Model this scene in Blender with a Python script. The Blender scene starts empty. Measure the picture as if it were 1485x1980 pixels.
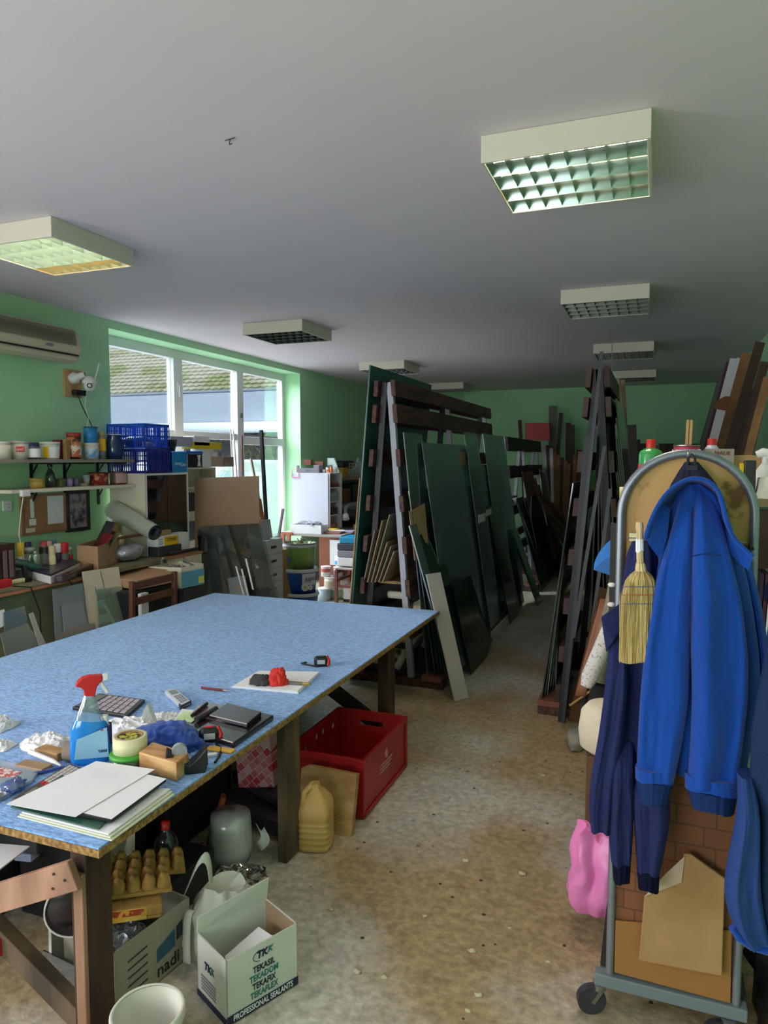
import bpy, math, random
from mathutils import Vector, Matrix, Euler, noise
random.seed(7)
S = bpy.context.scene
COL = S.collection
# ------------------------------------------------------------------ camera
F, CX, CY, VPX, VPY, HC = 1373.0, 742.5, 990.0, 1270.0, 887.0, 1.75   # calibrated in 1485x1980 pixels
pitch = math.atan((CY - VPY) / F); yaw = math.atan((VPX - CX) * math.cos(pitch) / F)
FW = Vector((-math.sin(yaw) * math.cos(pitch), math.cos(yaw) * math.cos(pitch), -math.sin(pitch)))
RT = Vector((math.cos(yaw), math.sin(yaw), 0)); UP = RT.cross(FW); CAM = Vector((0, 0, HC))
cd = bpy.data.cameras.new('camera'); cam = bpy.data.objects.new('camera', cd); COL.objects.link(cam)
cam.matrix_world = Matrix(((RT.x, UP.x, -FW.x, 0), (RT.y, UP.y, -FW.y, 0), (RT.z, UP.z, -FW.z, HC), (0, 0, 0, 1)))
cd.sensor_fit = 'VERTICAL'; cd.sensor_height = 24; cd.lens = F * 24 / 1980; cd.clip_start = .05; cd.clip_end = 200
S.camera = cam
S.view_settings.view_transform = 'Standard'; S.view_settings.look = 'None'; S.view_settings.gamma = 1
S.view_settings.exposure = 1.24
try: S.cycles.transparent_max_bounces = 24; S.cycles.max_bounces = 10
except Exception: pass
# measured photo points turned into room coordinates on a known plane of the room
def ray(px, py): return (FW * F + RT * (px - CX) - UP * (py - CY)) / F
def onx(px, py, x): d = ray(px, py); return CAM + d * (x / d.x)
def ony(px, py, y): d = ray(px, py); return CAM + d * (y / d.y)
def onz(px, py, z): d = ray(px, py); return CAM + d * ((z - HC) / d.z)
# ------------------------------------------------------------------ light
W = bpy.data.worlds.new('overcast_sky'); S.world = W; W.use_nodes = True
bg = W.node_tree.nodes['Background']; bg.inputs[0].default_value = (.82, .90, 1, 1); bg.inputs[1].default_value = 1.85
def area(name, loc, target, sx, sy, power, col):
    l = bpy.data.lights.new(name, 'AREA'); l.shape = 'RECTANGLE'; l.size = sx; l.size_y = sy; l.energy = power; l.color = col
    o = bpy.data.objects.new(name, l); o.location = loc
    d = Vector(target) - Vector(loc); o.rotation_euler = d.to_track_quat('-Z', 'Z').to_euler(); COL.objects.link(o); return o
area('daylight_rear_shop_window', (-2.2, -2.6, 1.7), (-2.2, 0, 1.55), 2.4, 1.3, 24, (1, .93, .93))
area('daylight_side_window', (-4.5, -.3, 1.75), (0, .2, 1.75), 2.0, 1.4, 36, (1, .94, 1))
area('daylight_window', (-6.6, 7.1, 4.6), (-3.6, 7.1, 1.2), 3.6, 2.4, 690, (.95, .92, 1))
# ------------------------------------------------------------------ materials
def hx(h, a=1):
    c = [int(h[i:i+2], 16) / 255 for i in (0, 2, 4)]
    return tuple((x / 12.92 if x <= .04045 else ((x + .055) / 1.055) ** 2.4) for x in c) + (a,)
MATS = {}
def mat(name, col, rough=.6, metal=0, var=0, scale=8, col2=None, bump=0, bscale=40, stretch=None, trans=0, emit=0, spec=.5, lo=.4, hi=.62, detail=5, sheen=0):
    if name in MATS: return MATS[name]
    m = bpy.data.materials.new(name); m.use_nodes = True; nt = m.node_tree; N = nt.nodes; L = nt.links
    b = N['Principled BSDF']; b.inputs['Roughness'].default_value = rough; b.inputs['Metallic'].default_value = metal
    b.inputs['Specular IOR Level'].default_value = spec
    if sheen: b.inputs['Sheen Weight'].default_value = sheen
    c = hx(col); b.inputs['Base Color'].default_value = c
    tc = N.new('ShaderNodeTexCoord'); mp = N.new('ShaderNodeMapping'); L.new(tc.outputs['Object'], mp.inputs[0])
    if stretch: mp.inputs['Scale'].default_value = stretch
    c2 = hx(col2) if col2 else tuple(min(1, x * (1 - var)) for x in c[:3]) + (1,)
    if var or col2:
        n = N.new('ShaderNodeTexNoise'); n.inputs['Scale'].default_value = scale; n.inputs['Detail'].default_value = detail
        L.new(mp.outputs[0], n.inputs[0]); r = N.new('ShaderNodeValToRGB')
        r.color_ramp.elements[0].position = lo; r.color_ramp.elements[1].position = hi
        r.color_ramp.elements[0].color = c2; r.color_ramp.elements[1].color = c
        L.new(n.outputs[0], r.inputs[0]); L.new(r.outputs[0], b.inputs['Base Color'])
    if bump:
        n = N.new('ShaderNodeTexNoise'); n.inputs['Scale'].default_value = bscale; n.inputs['Detail'].default_value = 4; L.new(mp.outputs[0], n.inputs[0])
        bp = N.new('ShaderNodeBump'); bp.inputs['Strength'].default_value = bump; bp.inputs['Distance'].default_value = .01
        L.new(n.outputs[0], bp.inputs['Height']); L.new(bp.outputs[0], b.inputs['Normal'])
    if emit: b.inputs['Emission Color'].default_value = c; b.inputs['Emission Strength'].default_value = emit
    if trans: b.inputs['Transmission Weight'].default_value = trans
    MATS[name] = m; return m
def clear(name, col, gloss=.12, rough=.03, haze=None, hz=.0):
    """thin sheet: tinted see-through, a mirror share, and a share of milky scatter"""
    if name in MATS: return MATS[name]
    m = bpy.data.materials.new(name); m.use_nodes = True; nt = m.node_tree; N = nt.nodes; L = nt.links
    N.remove(N['Principled BSDF']); out = N['Material Output']
    t = N.new('ShaderNodeBsdfTransparent'); t.inputs[0].default_value = hx(col)
    g = N.new('ShaderNodeBsdfGlossy'); g.inputs['Roughness'].default_value = rough
    lw = N.new('ShaderNodeLayerWeight'); lw.inputs[0].default_value = .35
    ma = N.new('ShaderNodeMath'); ma.operation = 'MULTIPLY_ADD'; ma.inputs[1].default_value = .55; ma.inputs[2].default_value = gloss
    L.new(lw.outputs['Fresnel'], ma.inputs[0]); mx = N.new('ShaderNodeMixShader'); L.new(ma.outputs[0], mx.inputs[0])
    src = t
    if hz:
        d = N.new('ShaderNodeBsdfDiffuse'); d.inputs[0].default_value = hx(haze); m2 = N.new('ShaderNodeMixShader'); m2.inputs[0].default_value = hz
        L.new(t.outputs[0], m2.inputs[1]); L.new(d.outputs[0], m2.inputs[2]); src = m2
    L.new(src.outputs[0], mx.inputs[1]); L.new(g.outputs[0], mx.inputs[2]); L.new(mx.outputs[0], out.inputs[0]); MATS[name] = m; return m
# ------------------------------------------------------------------ geometry
class MB:
    def __init__(s): s.v = []; s.f = []; s.mi = []; s.s = []; s.cur = 0
    def add(s, v, f, sm=False):
        k = len(s.v); s.v += [Vector(p) for p in v]; s.f += [tuple(i + k for i in q) for q in f]; s.mi += [s.cur] * len(f); s.s += [sm] * len(f); return s
    def M(s, i): s.cur = i; return s
    def box(s, x0, x1, y0, y1, z0, z1):
        x0, x1 = sorted((x0, x1)); y0, y1 = sorted((y0, y1)); z0, z1 = sorted((z0, z1))
        return s.add([(x, y, z) for z in (z0, z1) for x, y in ((x0, y0), (x1, y0), (x1, y1), (x0, y1))],
                     [(3, 2, 1, 0), (4, 5, 6, 7), (0, 1, 5, 4), (1, 2, 6, 5), (2, 3, 7, 6), (3, 0, 4, 7)])
    def obox(s, c, sz, R=(0, 0, 0), base=False):
        """box of size sz about c (or standing on c) turned by Euler R"""
        E = R if isinstance(R, Matrix) else Euler(R).to_matrix(); h = [a / 2 for a in sz]; c = Vector(c); o = Vector((0, 0, h[2] if base else 0))
        p = [c + E @ (Vector((x, y, z)) + o) for z in (-h[2], h[2]) for x, y in ((-h[0], -h[1]), (h[0], -h[1]), (h[0], h[1]), (-h[0], h[1]))]
        return s.add(p, [(3, 2, 1, 0), (4, 5, 6, 7), (0, 1, 5, 4), (1, 2, 6, 5), (2, 3, 7, 6), (3, 0, 4, 7)])
    def beam(s, p0, p1, w, h, up=(0, 0, 1)):
        p0 = Vector(p0); p1 = Vector(p1); d = (p1 - p0).normalized(); up = Vector(up)
        if abs(d.dot(up)) > .98: up = Vector((0, 1, 0))
        a = d.cross(up).normalized() * w / 2; b = a.cross(d).normalized() * h / 2
        v = [p + q for p in (p0, p1) for q in (-a - b, a - b, a + b, -a + b)]
        return s.add(v, [(3, 2, 1, 0), (4, 5, 6, 7), (0, 1, 5, 4), (1, 2, 6, 5), (2, 3, 7, 6), (3, 0, 4, 7)])
    def tube(s, pts, r, n=8, caps=True):
        pts = [Vector(p) for p in pts]; rs = r if isinstance(r, (list, tuple)) else [r] * len(pts); v = []; f = []
        a = None
        for i, p in enumerate(pts):
            d = (pts[min(i + 1, len(pts) - 1)] - pts[max(i - 1, 0)]).normalized()
            if a is None: a = d.orthogonal().normalized()
            else:
                a = a - d * a.dot(d); a = a.normalized() if a.length > 1e-6 else d.orthogonal().normalized()
            b = d.cross(a)
            v += [p + (a * math.cos(t) + b * math.sin(t)) * rs[i] for t in [2 * math.pi * k / n for k in range(n)]]
        for i in range(len(pts) - 1):
            for k in range(n): f.append((i * n + k, i * n + (k + 1) % n, (i + 1) * n + (k + 1) % n, (i + 1) * n + k))
        s.add(v, f, True)
        if caps: s.add(v[:n][::-1] + v[-n:], [tuple(range(n)), tuple(range(n, 2 * n))])
        return s
    def cyl(s, p0, p1, r0, r1=None, n=18): return s.tube([p0, p1], [r0, r0 if r1 is None else r1], n)
    def lathe(s, prof, c=(0, 0, 0), n=24, R=None, sx=1, sy=1):
        """profile [(radius, height)...] spun about a vertical axis through c"""
        c = Vector(c); E = (R if isinstance(R, Matrix) else Euler(R).to_matrix()) if R is not None else Matrix.Identity(3); v = []; f = []
        for r, z in prof: v += [c + E @ Vector((r * math.cos(t) * sx, r * math.sin(t) * sy, z)) for t in [2 * math.pi * k / n for k in range(n)]]
        for i in range(len(prof) - 1):
            for k in range(n): f.append((i * n + k, i * n + (k + 1) % n, (i + 1) * n + (k + 1) % n, (i + 1) * n + k))
        return s.add(v, f, True)
    def slab(s, pts, d):
        """flat outline pushed along d"""
        pts = [Vector(p) for p in pts]; d = Vector(d); n = len(pts)
        nrm = (pts[1] - pts[0]).cross(pts[2] - pts[0])
        if nrm.dot(d) > 0: pts = pts[::-1]
        return s.add(pts + [p + d for p in pts], [tuple(range(n)), tuple(range(2 * n - 1, n - 1, -1))] + [((i + 1) % n, i, n + i, n + (i + 1) % n) for i in range(n)])
    def pane(s, a, b, c, d, t):
        """sheet with corners a b c d and thickness t"""
        a, b, c, d = map(Vector, (a, b, c, d)); n = (b - a).cross(d - a).normalized() * t; return s.slab([a, b, c, d], n)
    def grid(s, nu, nv, fn, cu=False, sm=True):
        v = [fn(i / (nu if cu else nu - 1), j / (nv - 1)) for j in range(nv) for i in range(nu)]
        f = [(j * nu + i, j * nu + (i + 1) % nu, (j + 1) * nu + (i + 1) % nu, (j + 1) * nu + i) for j in range(nv - 1) for i in range(nu if cu else nu - 1)]
        return s.add(v, f, sm)
    def blob(s, c, r, amp=.25, freq=3, seed=0, n=20, flat=None, crease=False):
        c = Vector(c); r = Vector(r)
        def fn(u, w):
            th = u * 2 * math.pi; ph = (w - .5) * math.pi; d = Vector((math.cos(ph) * math.cos(th), math.cos(ph) * math.sin(th), math.sin(ph)))
            q = noise.noise(d * freq + Vector((seed * 7.3, seed, 0))); q2 = noise.noise(d * freq * 2.7 + Vector((seed, 3.1, seed)))
            if crease: q = abs(q) * 2 - .5; q2 = abs(q2) * 2 - .5
            k = 1 + amp * (q + .5 * q2) * 1.4
            p = c + Vector((d.x * r.x, d.y * r.y, d.z * r.z)) * k
            if flat is not None: p.z = max(p.z, flat)
            return p
        return s.grid(n, n // 2 + 2, fn, True)
    def open_box(s, x0, x1, y0, y1, z0, z1, t):
        return s.box(x0, x1, y0, y1, z0, z0 + t).box(x0, x0 + t, y0, y1, z0 + t, z1).box(x1 - t, x1, y0, y1, z0 + t, z1).box(x0 + t, x1 - t, y0, y0 + t, z0 + t, z1).box(x0 + t, x1 - t, y1 - t, y1, z0 + t, z1)
    def xf(s, loc=(0, 0, 0), R=(0, 0, 0)):
        E = R if isinstance(R, Matrix) else Euler(R).to_matrix(); s.v = [Vector(loc) + E @ p for p in s.v]; return s
WM = {}
def put(o, parent, M):
    """o's mesh is given in room coordinates: rest it in its parent's frame"""
    COL.objects.link(o)
    if parent is not None:
        o.parent = parent; P = WM[parent.name]; o.data.transform(P.inverted()); WM[o.name] = P
    else:
        # origin at the thing's base centre
        vs = [v.co for v in o.data.vertices]
        if vs:
            c = Vector(((min(v.x for v in vs) + max(v.x for v in vs)) / 2, (min(v.y for v in vs) + max(v.y for v in vs)) / 2, min(v.z for v in vs)))
            T = Matrix.Translation(c); o.data.transform(T.inverted()); o.matrix_world = T; WM[o.name] = T
    return o
def part(name, mb, m, parent=None, bev=0, sub=0, solid=0, label=None):
    me = bpy.data.meshes.new(name); me.from_pydata([tuple(v) for v in mb.v], [], mb.f)
    for x in (m if isinstance(m, (list, tuple)) else [m]): me.materials.append(x)
    for p, i, s_ in zip(me.polygons, mb.mi, mb.s): p.material_index = i; p.use_smooth = s_
    me.update(); o = bpy.data.objects.new(name, me); put(o, parent, None)
    if solid: q = o.modifiers.new('solid', 'SOLIDIFY'); q.thickness = solid; q.offset = 0
    if bev: q = o.modifiers.new('bevel', 'BEVEL'); q.width = bev; q.segments = 2; q.limit_method = 'ANGLE'; q.angle_limit = .6
    if sub: q = o.modifiers.new('sub', 'SUBSURF'); q.levels = sub; q.render_levels = sub
    if label: o['label'] = label
    return o
def tag(o, label, cat, group=None, kind=None):
    o['label'] = label; o['category'] = cat
    if group: o['group'] = group
    if kind: o['kind'] = kind
    return o
def thing(name, label, cat, loc=(0, 0, 0), group=None, rz=0):
    o = bpy.data.objects.new(name, None); o.empty_display_size = .05; COL.objects.link(o)
    M = Matrix.Translation(Vector(loc)) @ Matrix.Rotation(rz, 4, 'Z'); o.matrix_world = M; WM[o.name] = M; return tag(o, label, cat, group)
def one(name, label, cat, mb, m, group=None, **k): return tag(part(name, mb, m, **k), label, cat, group)
def struct(name, mb, m, **k): o = part(name, mb, m, **k); o['kind'] = 'structure'; return o
def copy_tree(o, loc=None, rz=None, label=None, parent=None):
    c = o.copy(); COL.objects.link(c); WM[c.name] = WM[o.name]
    if parent: c.parent = parent
    if loc is not None: c.location = loc
    if rz is not None: c.rotation_euler = (0, 0, rz)
    if label: c['label'] = label
    for ch in [x for x in COL.objects if x.parent is o]: copy_tree(ch, parent=c)
    return c
def text(name, s, size, loc, xd, yd, m, parent, thick=.0012, align='CENTER', shear=0, bold=0, sq=1):
    c = bpy.data.curves.new(name, 'FONT'); c.body = s; c.size = size; c.align_x = align; c.align_y = 'CENTER'; c.extrude = thick / 2; c.shear = shear; c.offset = bold; c.resolution_u = 3
    t = bpy.data.objects.new('tmp', c); COL.objects.link(t); dg = bpy.context.evaluated_depsgraph_get(); me = bpy.data.meshes.new_from_object(t.evaluated_get(dg)); bpy.data.objects.remove(t)
    xd = Vector(xd).normalized(); yd = Vector(yd).normalized(); zd = xd.cross(yd).normalized(); yd = zd.cross(xd)
    M = Matrix(((xd.x * sq, yd.x, zd.x, loc[0]), (xd.y * sq, yd.y, zd.y, loc[1]), (xd.z * sq, yd.z, zd.z, loc[2]), (0, 0, 0, 1)))
    me.transform(M); me.materials.clear(); me.materials.append(m); o = bpy.data.objects.new(name, me); return put(o, parent, None)
def lerp(a, b, t): return Vector(a) + (Vector(b) - Vector(a)) * t
X, Y, Z = Vector((1, 0, 0)), Vector((0, 1, 0)), Vector((0, 0, 1))
PI = math.pi
# ================================================================== materials of the place
GREEN = mat('green_wall_paint', 'b0e2b4', .75, var=.06, scale=1.5)
CEIL = mat('white_ceiling_paint', 'ded4dc', .9, var=.03, scale=.8)
WHITE = mat('white_plastic', 'e8e6e4', .45); OFFW = mat('cream_enamel', 'ded8c4', .5, var=.05, scale=5)
PVC = mat('white_window_frame', 'e4e4e8', .4)
DBROWN = mat('stained_brown_board', '6a4236', .6, col2='3e2822', scale=5, stretch=(6, 1, 6), bump=.15, bscale=60)
REDWOOD = mat('reddish_board_end', '8a5446', .7, var=.25, scale=20)
LWOOD = mat('pale_pine', 'c9a06c', .65, col2='a97f4e', scale=9, stretch=(1, 1, .3))
MWOOD = mat('brown_furniture_wood', '6a3f30', .45, var=.3, scale=12)
CARD = mat('brown_cardboard', 'b08e6c', .85, var=.1, scale=6)
BLACK = mat('black_plastic', '17171b', .45); DGREY = mat('dark_grey_plastic', '34343a', .5); GREY = mat('grey_plastic', '85868e', .5)
STEEL = mat('bare_steel', 'a6a8ac', .3, metal=1); GALV = mat('dull_grey_tube', '8a8f98', .38, metal=.6)
RED = mat('red_plastic', 'c81e22', .4); PAPER = mat('white_paper', 'f2f2f6', .8); BLUEP = mat('blue_plastic', '1766c8', .35)
YELLOW = mat('yellow_print', 'f0c21c', .5); NAVY = mat('navy_plastic', '1a2350', .35); CREAM = mat('cream_plastic', 'e6dcae', .45)
SILV = mat('silver_foil', 'c0c2d2', .25, metal=.6, bump=.8, bscale=30); DRED = mat('dark_red_print', '7c1c26', .5); ORANGE = mat('orange_plastic', 'e86a20', .5)
GPLAS = mat('green_plastic', '3f9a52', .4); LILAC = mat('lilac_print', '8a78b0', .5)
GLASS = clear('window_glass', 'f4faf8', .03)
def floor_mat():
    m = bpy.data.materials.new('worn_concrete'); m.use_nodes = True; nt = m.node_tree; N = nt.nodes; L = nt.links; b = N['Principled BSDF']
    tc = N.new('ShaderNodeTexCoord')
    def nz(sc, det, a, c0, c1, hi):
        n = N.new('ShaderNodeTexNoise'); n.inputs['Scale'].default_value = sc; n.inputs['Detail'].default_value = det; L.new(tc.outputs['Object'], n.inputs[0])
        r = N.new('ShaderNodeValToRGB'); r.color_ramp.elements[0].position = a; r.color_ramp.elements[1].position = hi; r.color_ramp.elements[0].color = hx(c0); r.color_ramp.elements[1].color = hx(c1); L.new(n.outputs[0], r.inputs[0]); return r, n
    base, _ = nz(1.0, 6, .44, 'dedbd0', 'c0a982', .58)
    fine, _ = nz(34, 8, .28, 'a8a49c', 'ffffff', .72)
    mx = N.new('ShaderNodeMixRGB'); mx.blend_type = 'MULTIPLY'; mx.inputs[0].default_value = .8; L.new(base.outputs[0], mx.inputs[1]); L.new(fine.outputs[0], mx.inputs[2])
    # pale scrapes and dark spots worn into the slab
    sc, _ = nz(10, 12, .60, '000000', 'b0b0b0', .72); mp = N.new('ShaderNodeMapping'); mp.inputs['Scale'].default_value = (1, 2.6, 1); L.new(tc.outputs['Object'], mp.inputs[0]); L.new(mp.outputs[0], _.inputs[0])
    m2 = N.new('ShaderNodeMixRGB'); L.new(sc.outputs[0], m2.inputs[0]); L.new(mx.outputs[0], m2.inputs[1]); m2.inputs[2].default_value = hx('d2c8b0')
    vo = N.new('ShaderNodeTexVoronoi'); vo.inputs['Scale'].default_value = 11; L.new(tc.outputs['Object'], vo.inputs[0])
    gt = N.new('ShaderNodeMath'); gt.operation = 'LESS_THAN'; gt.inputs[1].default_value = .085; L.new(vo.outputs[0], gt.inputs[0])
    big, _ = nz(2.2, 2, .44, '000000', 'ffffff', .46); mu = N.new('ShaderNodeMath'); mu.operation = 'MULTIPLY'; L.new(gt.outputs[0], mu.inputs[0]); L.new(big.outputs[0], mu.inputs[1])
    m3 = N.new('ShaderNodeMixRGB'); L.new(mu.outputs[0], m3.inputs[0]); L.new(m2.outputs[0], m3.inputs[1]); m3.inputs[2].default_value = hx('3c362c')
    L.new(m3.outputs[0], b.inputs['Base Color']); b.inputs['Roughness'].default_value = .42
    bp = N.new('ShaderNodeBump'); bp.inputs['Strength'].default_value = .25; bp.inputs['Distance'].default_value = .01; L.new(fine.outputs[0], bp.inputs['Height']); L.new(bp.outputs[0], b.inputs['Normal'])
    return m
FLOOR = floor_mat()
# ================================================================== the room
struct('floor', MB().box(-4.65, 1.02, -2.7, 13.0, -.1, 0), FLOOR)
struct('ceiling', MB().box(-4.95, 1.3, -2.7, 13.0, 3, 3.15), CEIL)
WY0, WY1, WZ = 5.19, 8.88, 2.925
struct('wall_left', MB().box(-4.95, -4.65, 1.2, WY0, 0, 3).box(-4.95, -4.65, .75, 1.2, 0, 3).box(-4.95, -4.65, -2.7, -1.35, 0, 3).box(-4.95, -4.65, -1.35, .75, 2.5, 3).box(-4.95, -4.65, -1.35, .75, 0, 1.0).box(-4.95, -4.65, WY1, 11.4, 0, 3).box(-4.95, -4.65, WY0, WY1, WZ, 3), GREEN)
struct('wall_far_left', MB().slab([(-4.65, 11.4, 0), (-3.38, 13, 0), (-3.38, 13, 3), (-4.65, 11.4, 3)], (-.2, .16, 0)), GREEN)
struct('wall_far', MB().box(-3.5, 1.3, 13, 13.2, 0, 3), GREEN)
struct('wall_right', MB().box(1.0, 1.3, -2.7, 13, 0, 3), GREEN)
struct('wall_rear', MB().box(-4.95, -3.4, -2.9, -2.7, 0, 3).box(-1.0, 1.3, -2.9, -2.7, 0, 3).box(-3.4, -1.0, -2.9, -2.7, 2.4, 3).box(-3.4, -1.0, -2.9, -2.7, 0, 1.0), GREEN)
# the big window
wx = -4.93; fr = MB()
def wbar(y0, y1, z0, z1, d=.035): fr.box(wx - d, wx + d, y0, y1, z0, z1)
wbar(WY0, WY1, 2.83, WZ); wbar(WY0, WY0 + .07, 0, 2.83); wbar(WY1 - .07, WY1, 0, 2.83)
wbar(6.42, 6.57, 0, 2.83, .045); wbar(7.66, 7.80, 0, 2.83, .045); wbar(WY0, WY1, 0, .08)
wbar(WY0 + .07, 6.42, 1.98, 2.06); wbar(6.57, 7.66, 1.98, 2.06); wbar(7.80, WY1 - .07, 1.93, 2.03, .045)
win = struct('window_1', MB().box(wx - .05, wx + .05, WY0, WY1, -.02, 0), PVC)
part('window_frame', fr, PVC, win, bev=.004)
for y0, y1 in ((WY0 + .07, 6.42), (6.57, 7.66), (7.80, WY1 - .07)):
    for z0, z1 in ((.08, 1.98), (2.05, 2.83)):
        part('pane', MB().box(wx - .004, wx + .004, y0, y1, z0, z1), GLASS, win)
part('handle', MB().box(wx + .045, wx + .06, 6.47, 6.5, 2.48, 2.58).box(wx + .06, wx + .075, 6.478, 6.492, 2.42, 2.55), PVC, win, bev=.003)
part('hinge', MB().box(wx + .045, wx + .06, 7.72, 7.75, 2.26, 2.32), STEEL, win)
sw = MB(); ww = -4.93
sw.box(ww - .03, ww + .03, -1.35, .75, 1.0, 1.07).box(ww - .03, ww + .03, -1.35, .75, 2.43, 2.5)
for y in (-1.35, -.34, .68): sw.box(ww - .03, ww + .03, y, y + .07, 1.07, 2.43)
struct('window_2', sw, PVC)
rw = MB(); rw.box(-3.4, -1.0, -2.83, -2.77, 1.0, 1.07).box(-3.4, -1.0, -2.83, -2.77, 2.33, 2.4)
for x in (-3.4, -2.6, -1.8, -1.07): rw.box(x, x + .07, -2.83, -2.77, 1.07, 2.33)
struct('window_3', rw, PVC)
# ================================================================== outside the window
YARD = mat('yard_concrete', 'b4b0aa', .9, var=.2, scale=2)
struct('yard_ground', MB().box(-40, -4.96, -10, 40, -.15, -.02), YARD)
def tile_mat():
    m = mat('mossy_roof_tile', 'a39a88', .9, col2='7d7f4e', scale=1.2, lo=.38, hi=.5); nt = m.node_tree; N = nt.nodes; L = nt.links
    return m
TILE = tile_mat(); ROOFM = mat('grey_metal_roof', '8d93a4', .5, var=.08, scale=3); GUT = mat('white_gutter', 'c9ccd6', .5); DWALL = mat('dark_shed_wall', '5c5a60', .8, var=.2, scale=2)
b = thing('tiled_roof_building', 'old building outside the window with a mossy scalloped tile roof', 'building', (-14, 17, 0))
g0 = ony(150, 778, 16); g1 = ony(620, 760, 16); ez = g0.z
part('wall', MB().box(-22, -7.0, 16.3, 22, -.02, ez), DWALL, b)
rows = 34; tl = MB(); ux = [(-22 + i * .11) for i in range(137)]
def ty(j): return 15.9 + j * .19
for j in range(rows):
    y0, y1 = ty(j), ty(j + 1) + .03; z0 = ez + j * .125
    vs = []; 
    for i, x in enumerate(ux):
        sg = (i % 2) * .085
        vs += [(x, y0 - sg, z0 + .035 - sg * .6), (x, y1, z0 + .125)]
    fs = [(2 * i, 2 * i + 2, 2 * i + 3, 2 * i + 1) for i in range(len(ux) - 1)]
    tl.add(vs, fs); tl.add([(x, ty(j) + (0 if k else -.0), z0 + (.035 if k else .0)) for x in (ux[0], ux[-1]) for k in (0, 1)], [(0, 2, 3, 1)])
part('tile_roof', tl, TILE, b, solid=.02)
part('gutter', MB().tube([(-22, 15.85, ez - .02), (-7, 15.85, ez - .02)], .09, 12), GUT, b)
b = thing('metal_roof_shed', 'low shed outside the window with a ribbed grey metal roof and white gutter', 'building', (-11, 12.5, 0))
e0 = ony(215, 822, 12.0); e1 = ony(548, 806, 12.0); r0 = ony(215, 792, 15.2); r1 = ony(335, 768, 15.2); r2 = ony(548, 756, 15.2)
rb = MB(); A, B_, C_, D_ = Vector((-18, 12, e0.z + .02)), Vector((-6.6, 12, e0.z + .02)), Vector((-6.6, 15.2, r2.z)), Vector((-14.6, 15.2, r2.z))
n = 70
vs = []; n = 26
for i in range(n * 2 + 1):
    t = i / (n * 2); zz = .045 * (i % 2); vs += [lerp(A, D_, t) + Z * zz, lerp(B_, C_, t) + Z * zz]
rb.add(vs, [(2 * i, 2 * i + 1, 2 * i + 3, 2 * i + 2) for i in range(n * 2)])
part('metal_roof', rb, ROOFM, b, solid=.01)
part('ridge_cap', MB().beam(D_ + Z * .05, C_ + Z * .05, .3, .05), ROOFM, b)
part('gutter', MB().tube([(-18, 11.9, e0.z - .1), (-6.6, 11.9, e0.z - .1)], .11, 12), GUT, b)
part('shed_wall', MB().box(-17.5, -6.8, 13.2, 15.2, -.02, e0.z + .1), DWALL, b)
part('small_window', MB().box(-9.4, -8.9, 13.15, 13.2, 1.5, 1.9), GREY, b)
part('post', MB().box(-12.6, -12.5, 12.2, 12.3, -.02, e0.z), GUT, b)
# dry climbing twigs beyond the van
tw = MB()
for i in range(150):
    x = random.uniform(-9.6, -6.2); y = random.uniform(12.5, 12.95); z = random.uniform(.3, 2.0); p = Vector((x, y, z)); pts = [p]
    for k in range(4): p = p + Vector((random.uniform(-.25, .25), random.uniform(-.05, .05), random.uniform(-.15, .2))); pts.append(p.copy())
    tw.tube(pts, .008, 4, False)
tag(part('dry_shrub', tw, mat('dry_twigs', 'a68f58', .9, var=.4, scale=4)), 'tangle of dry yellow brown twigs outside behind the van', 'shrub', kind='stuff')
# white van
VAN = mat('white_van_paint', 'c0c4ca', .25); VG = mat('van_glass', '9db4b8', .15, var=.3, scale=2)
vt = thing('parked_van', 'white van parked outside the right hand window pane', 'van', (-7.1, 10.2, 0))
prof = [(8.6, .35), (8.6, .95), (8.85, 1.15), (9.5, 1.68), (9.9, 1.74), (12.2, 1.72), (12.3, .35)]
part('body', MB().slab([(-6.35, y, z) for y, z in prof], (-1.7, 0, 0)), VAN, vt, bev=.05)
part('windscreen', MB().slab([(-6.55, 8.93, 1.17), (-7.85, 8.93, 1.17), (-7.75, 9.47, 1.62), (-6.65, 9.47, 1.62)], (0, -.03, .03)), VG, vt)
part('side_window', MB().slab([(-6.34, 9.1, 1.1), (-6.34, 10.1, 1.1), (-6.34, 10.1, 1.55), (-6.34, 9.55, 1.55)], (.02, 0, 0)), VG, vt)
part('side_mark', MB().box(-6.35, -6.33, 9.0, 9.8, .96, 1.0).tube([(-6.33, 9.3 + .1 * math.cos(a), .78 + .06 * math.sin(a)) for a in [k * PI / 8 for k in range(17)]], .008, 5).tube([(-6.33, 9.55 + .1 * math.cos(a), .78 + .06 * math.sin(a)) for a in [k * PI / 8 for k in range(17)]], .008, 5), DGREY, vt)
for y in (9.2, 11.6):
    part('wheel', MB().cyl((-6.34, y, .33), (-6.56, y, .33), .33, n=24), BLACK, vt); 
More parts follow.
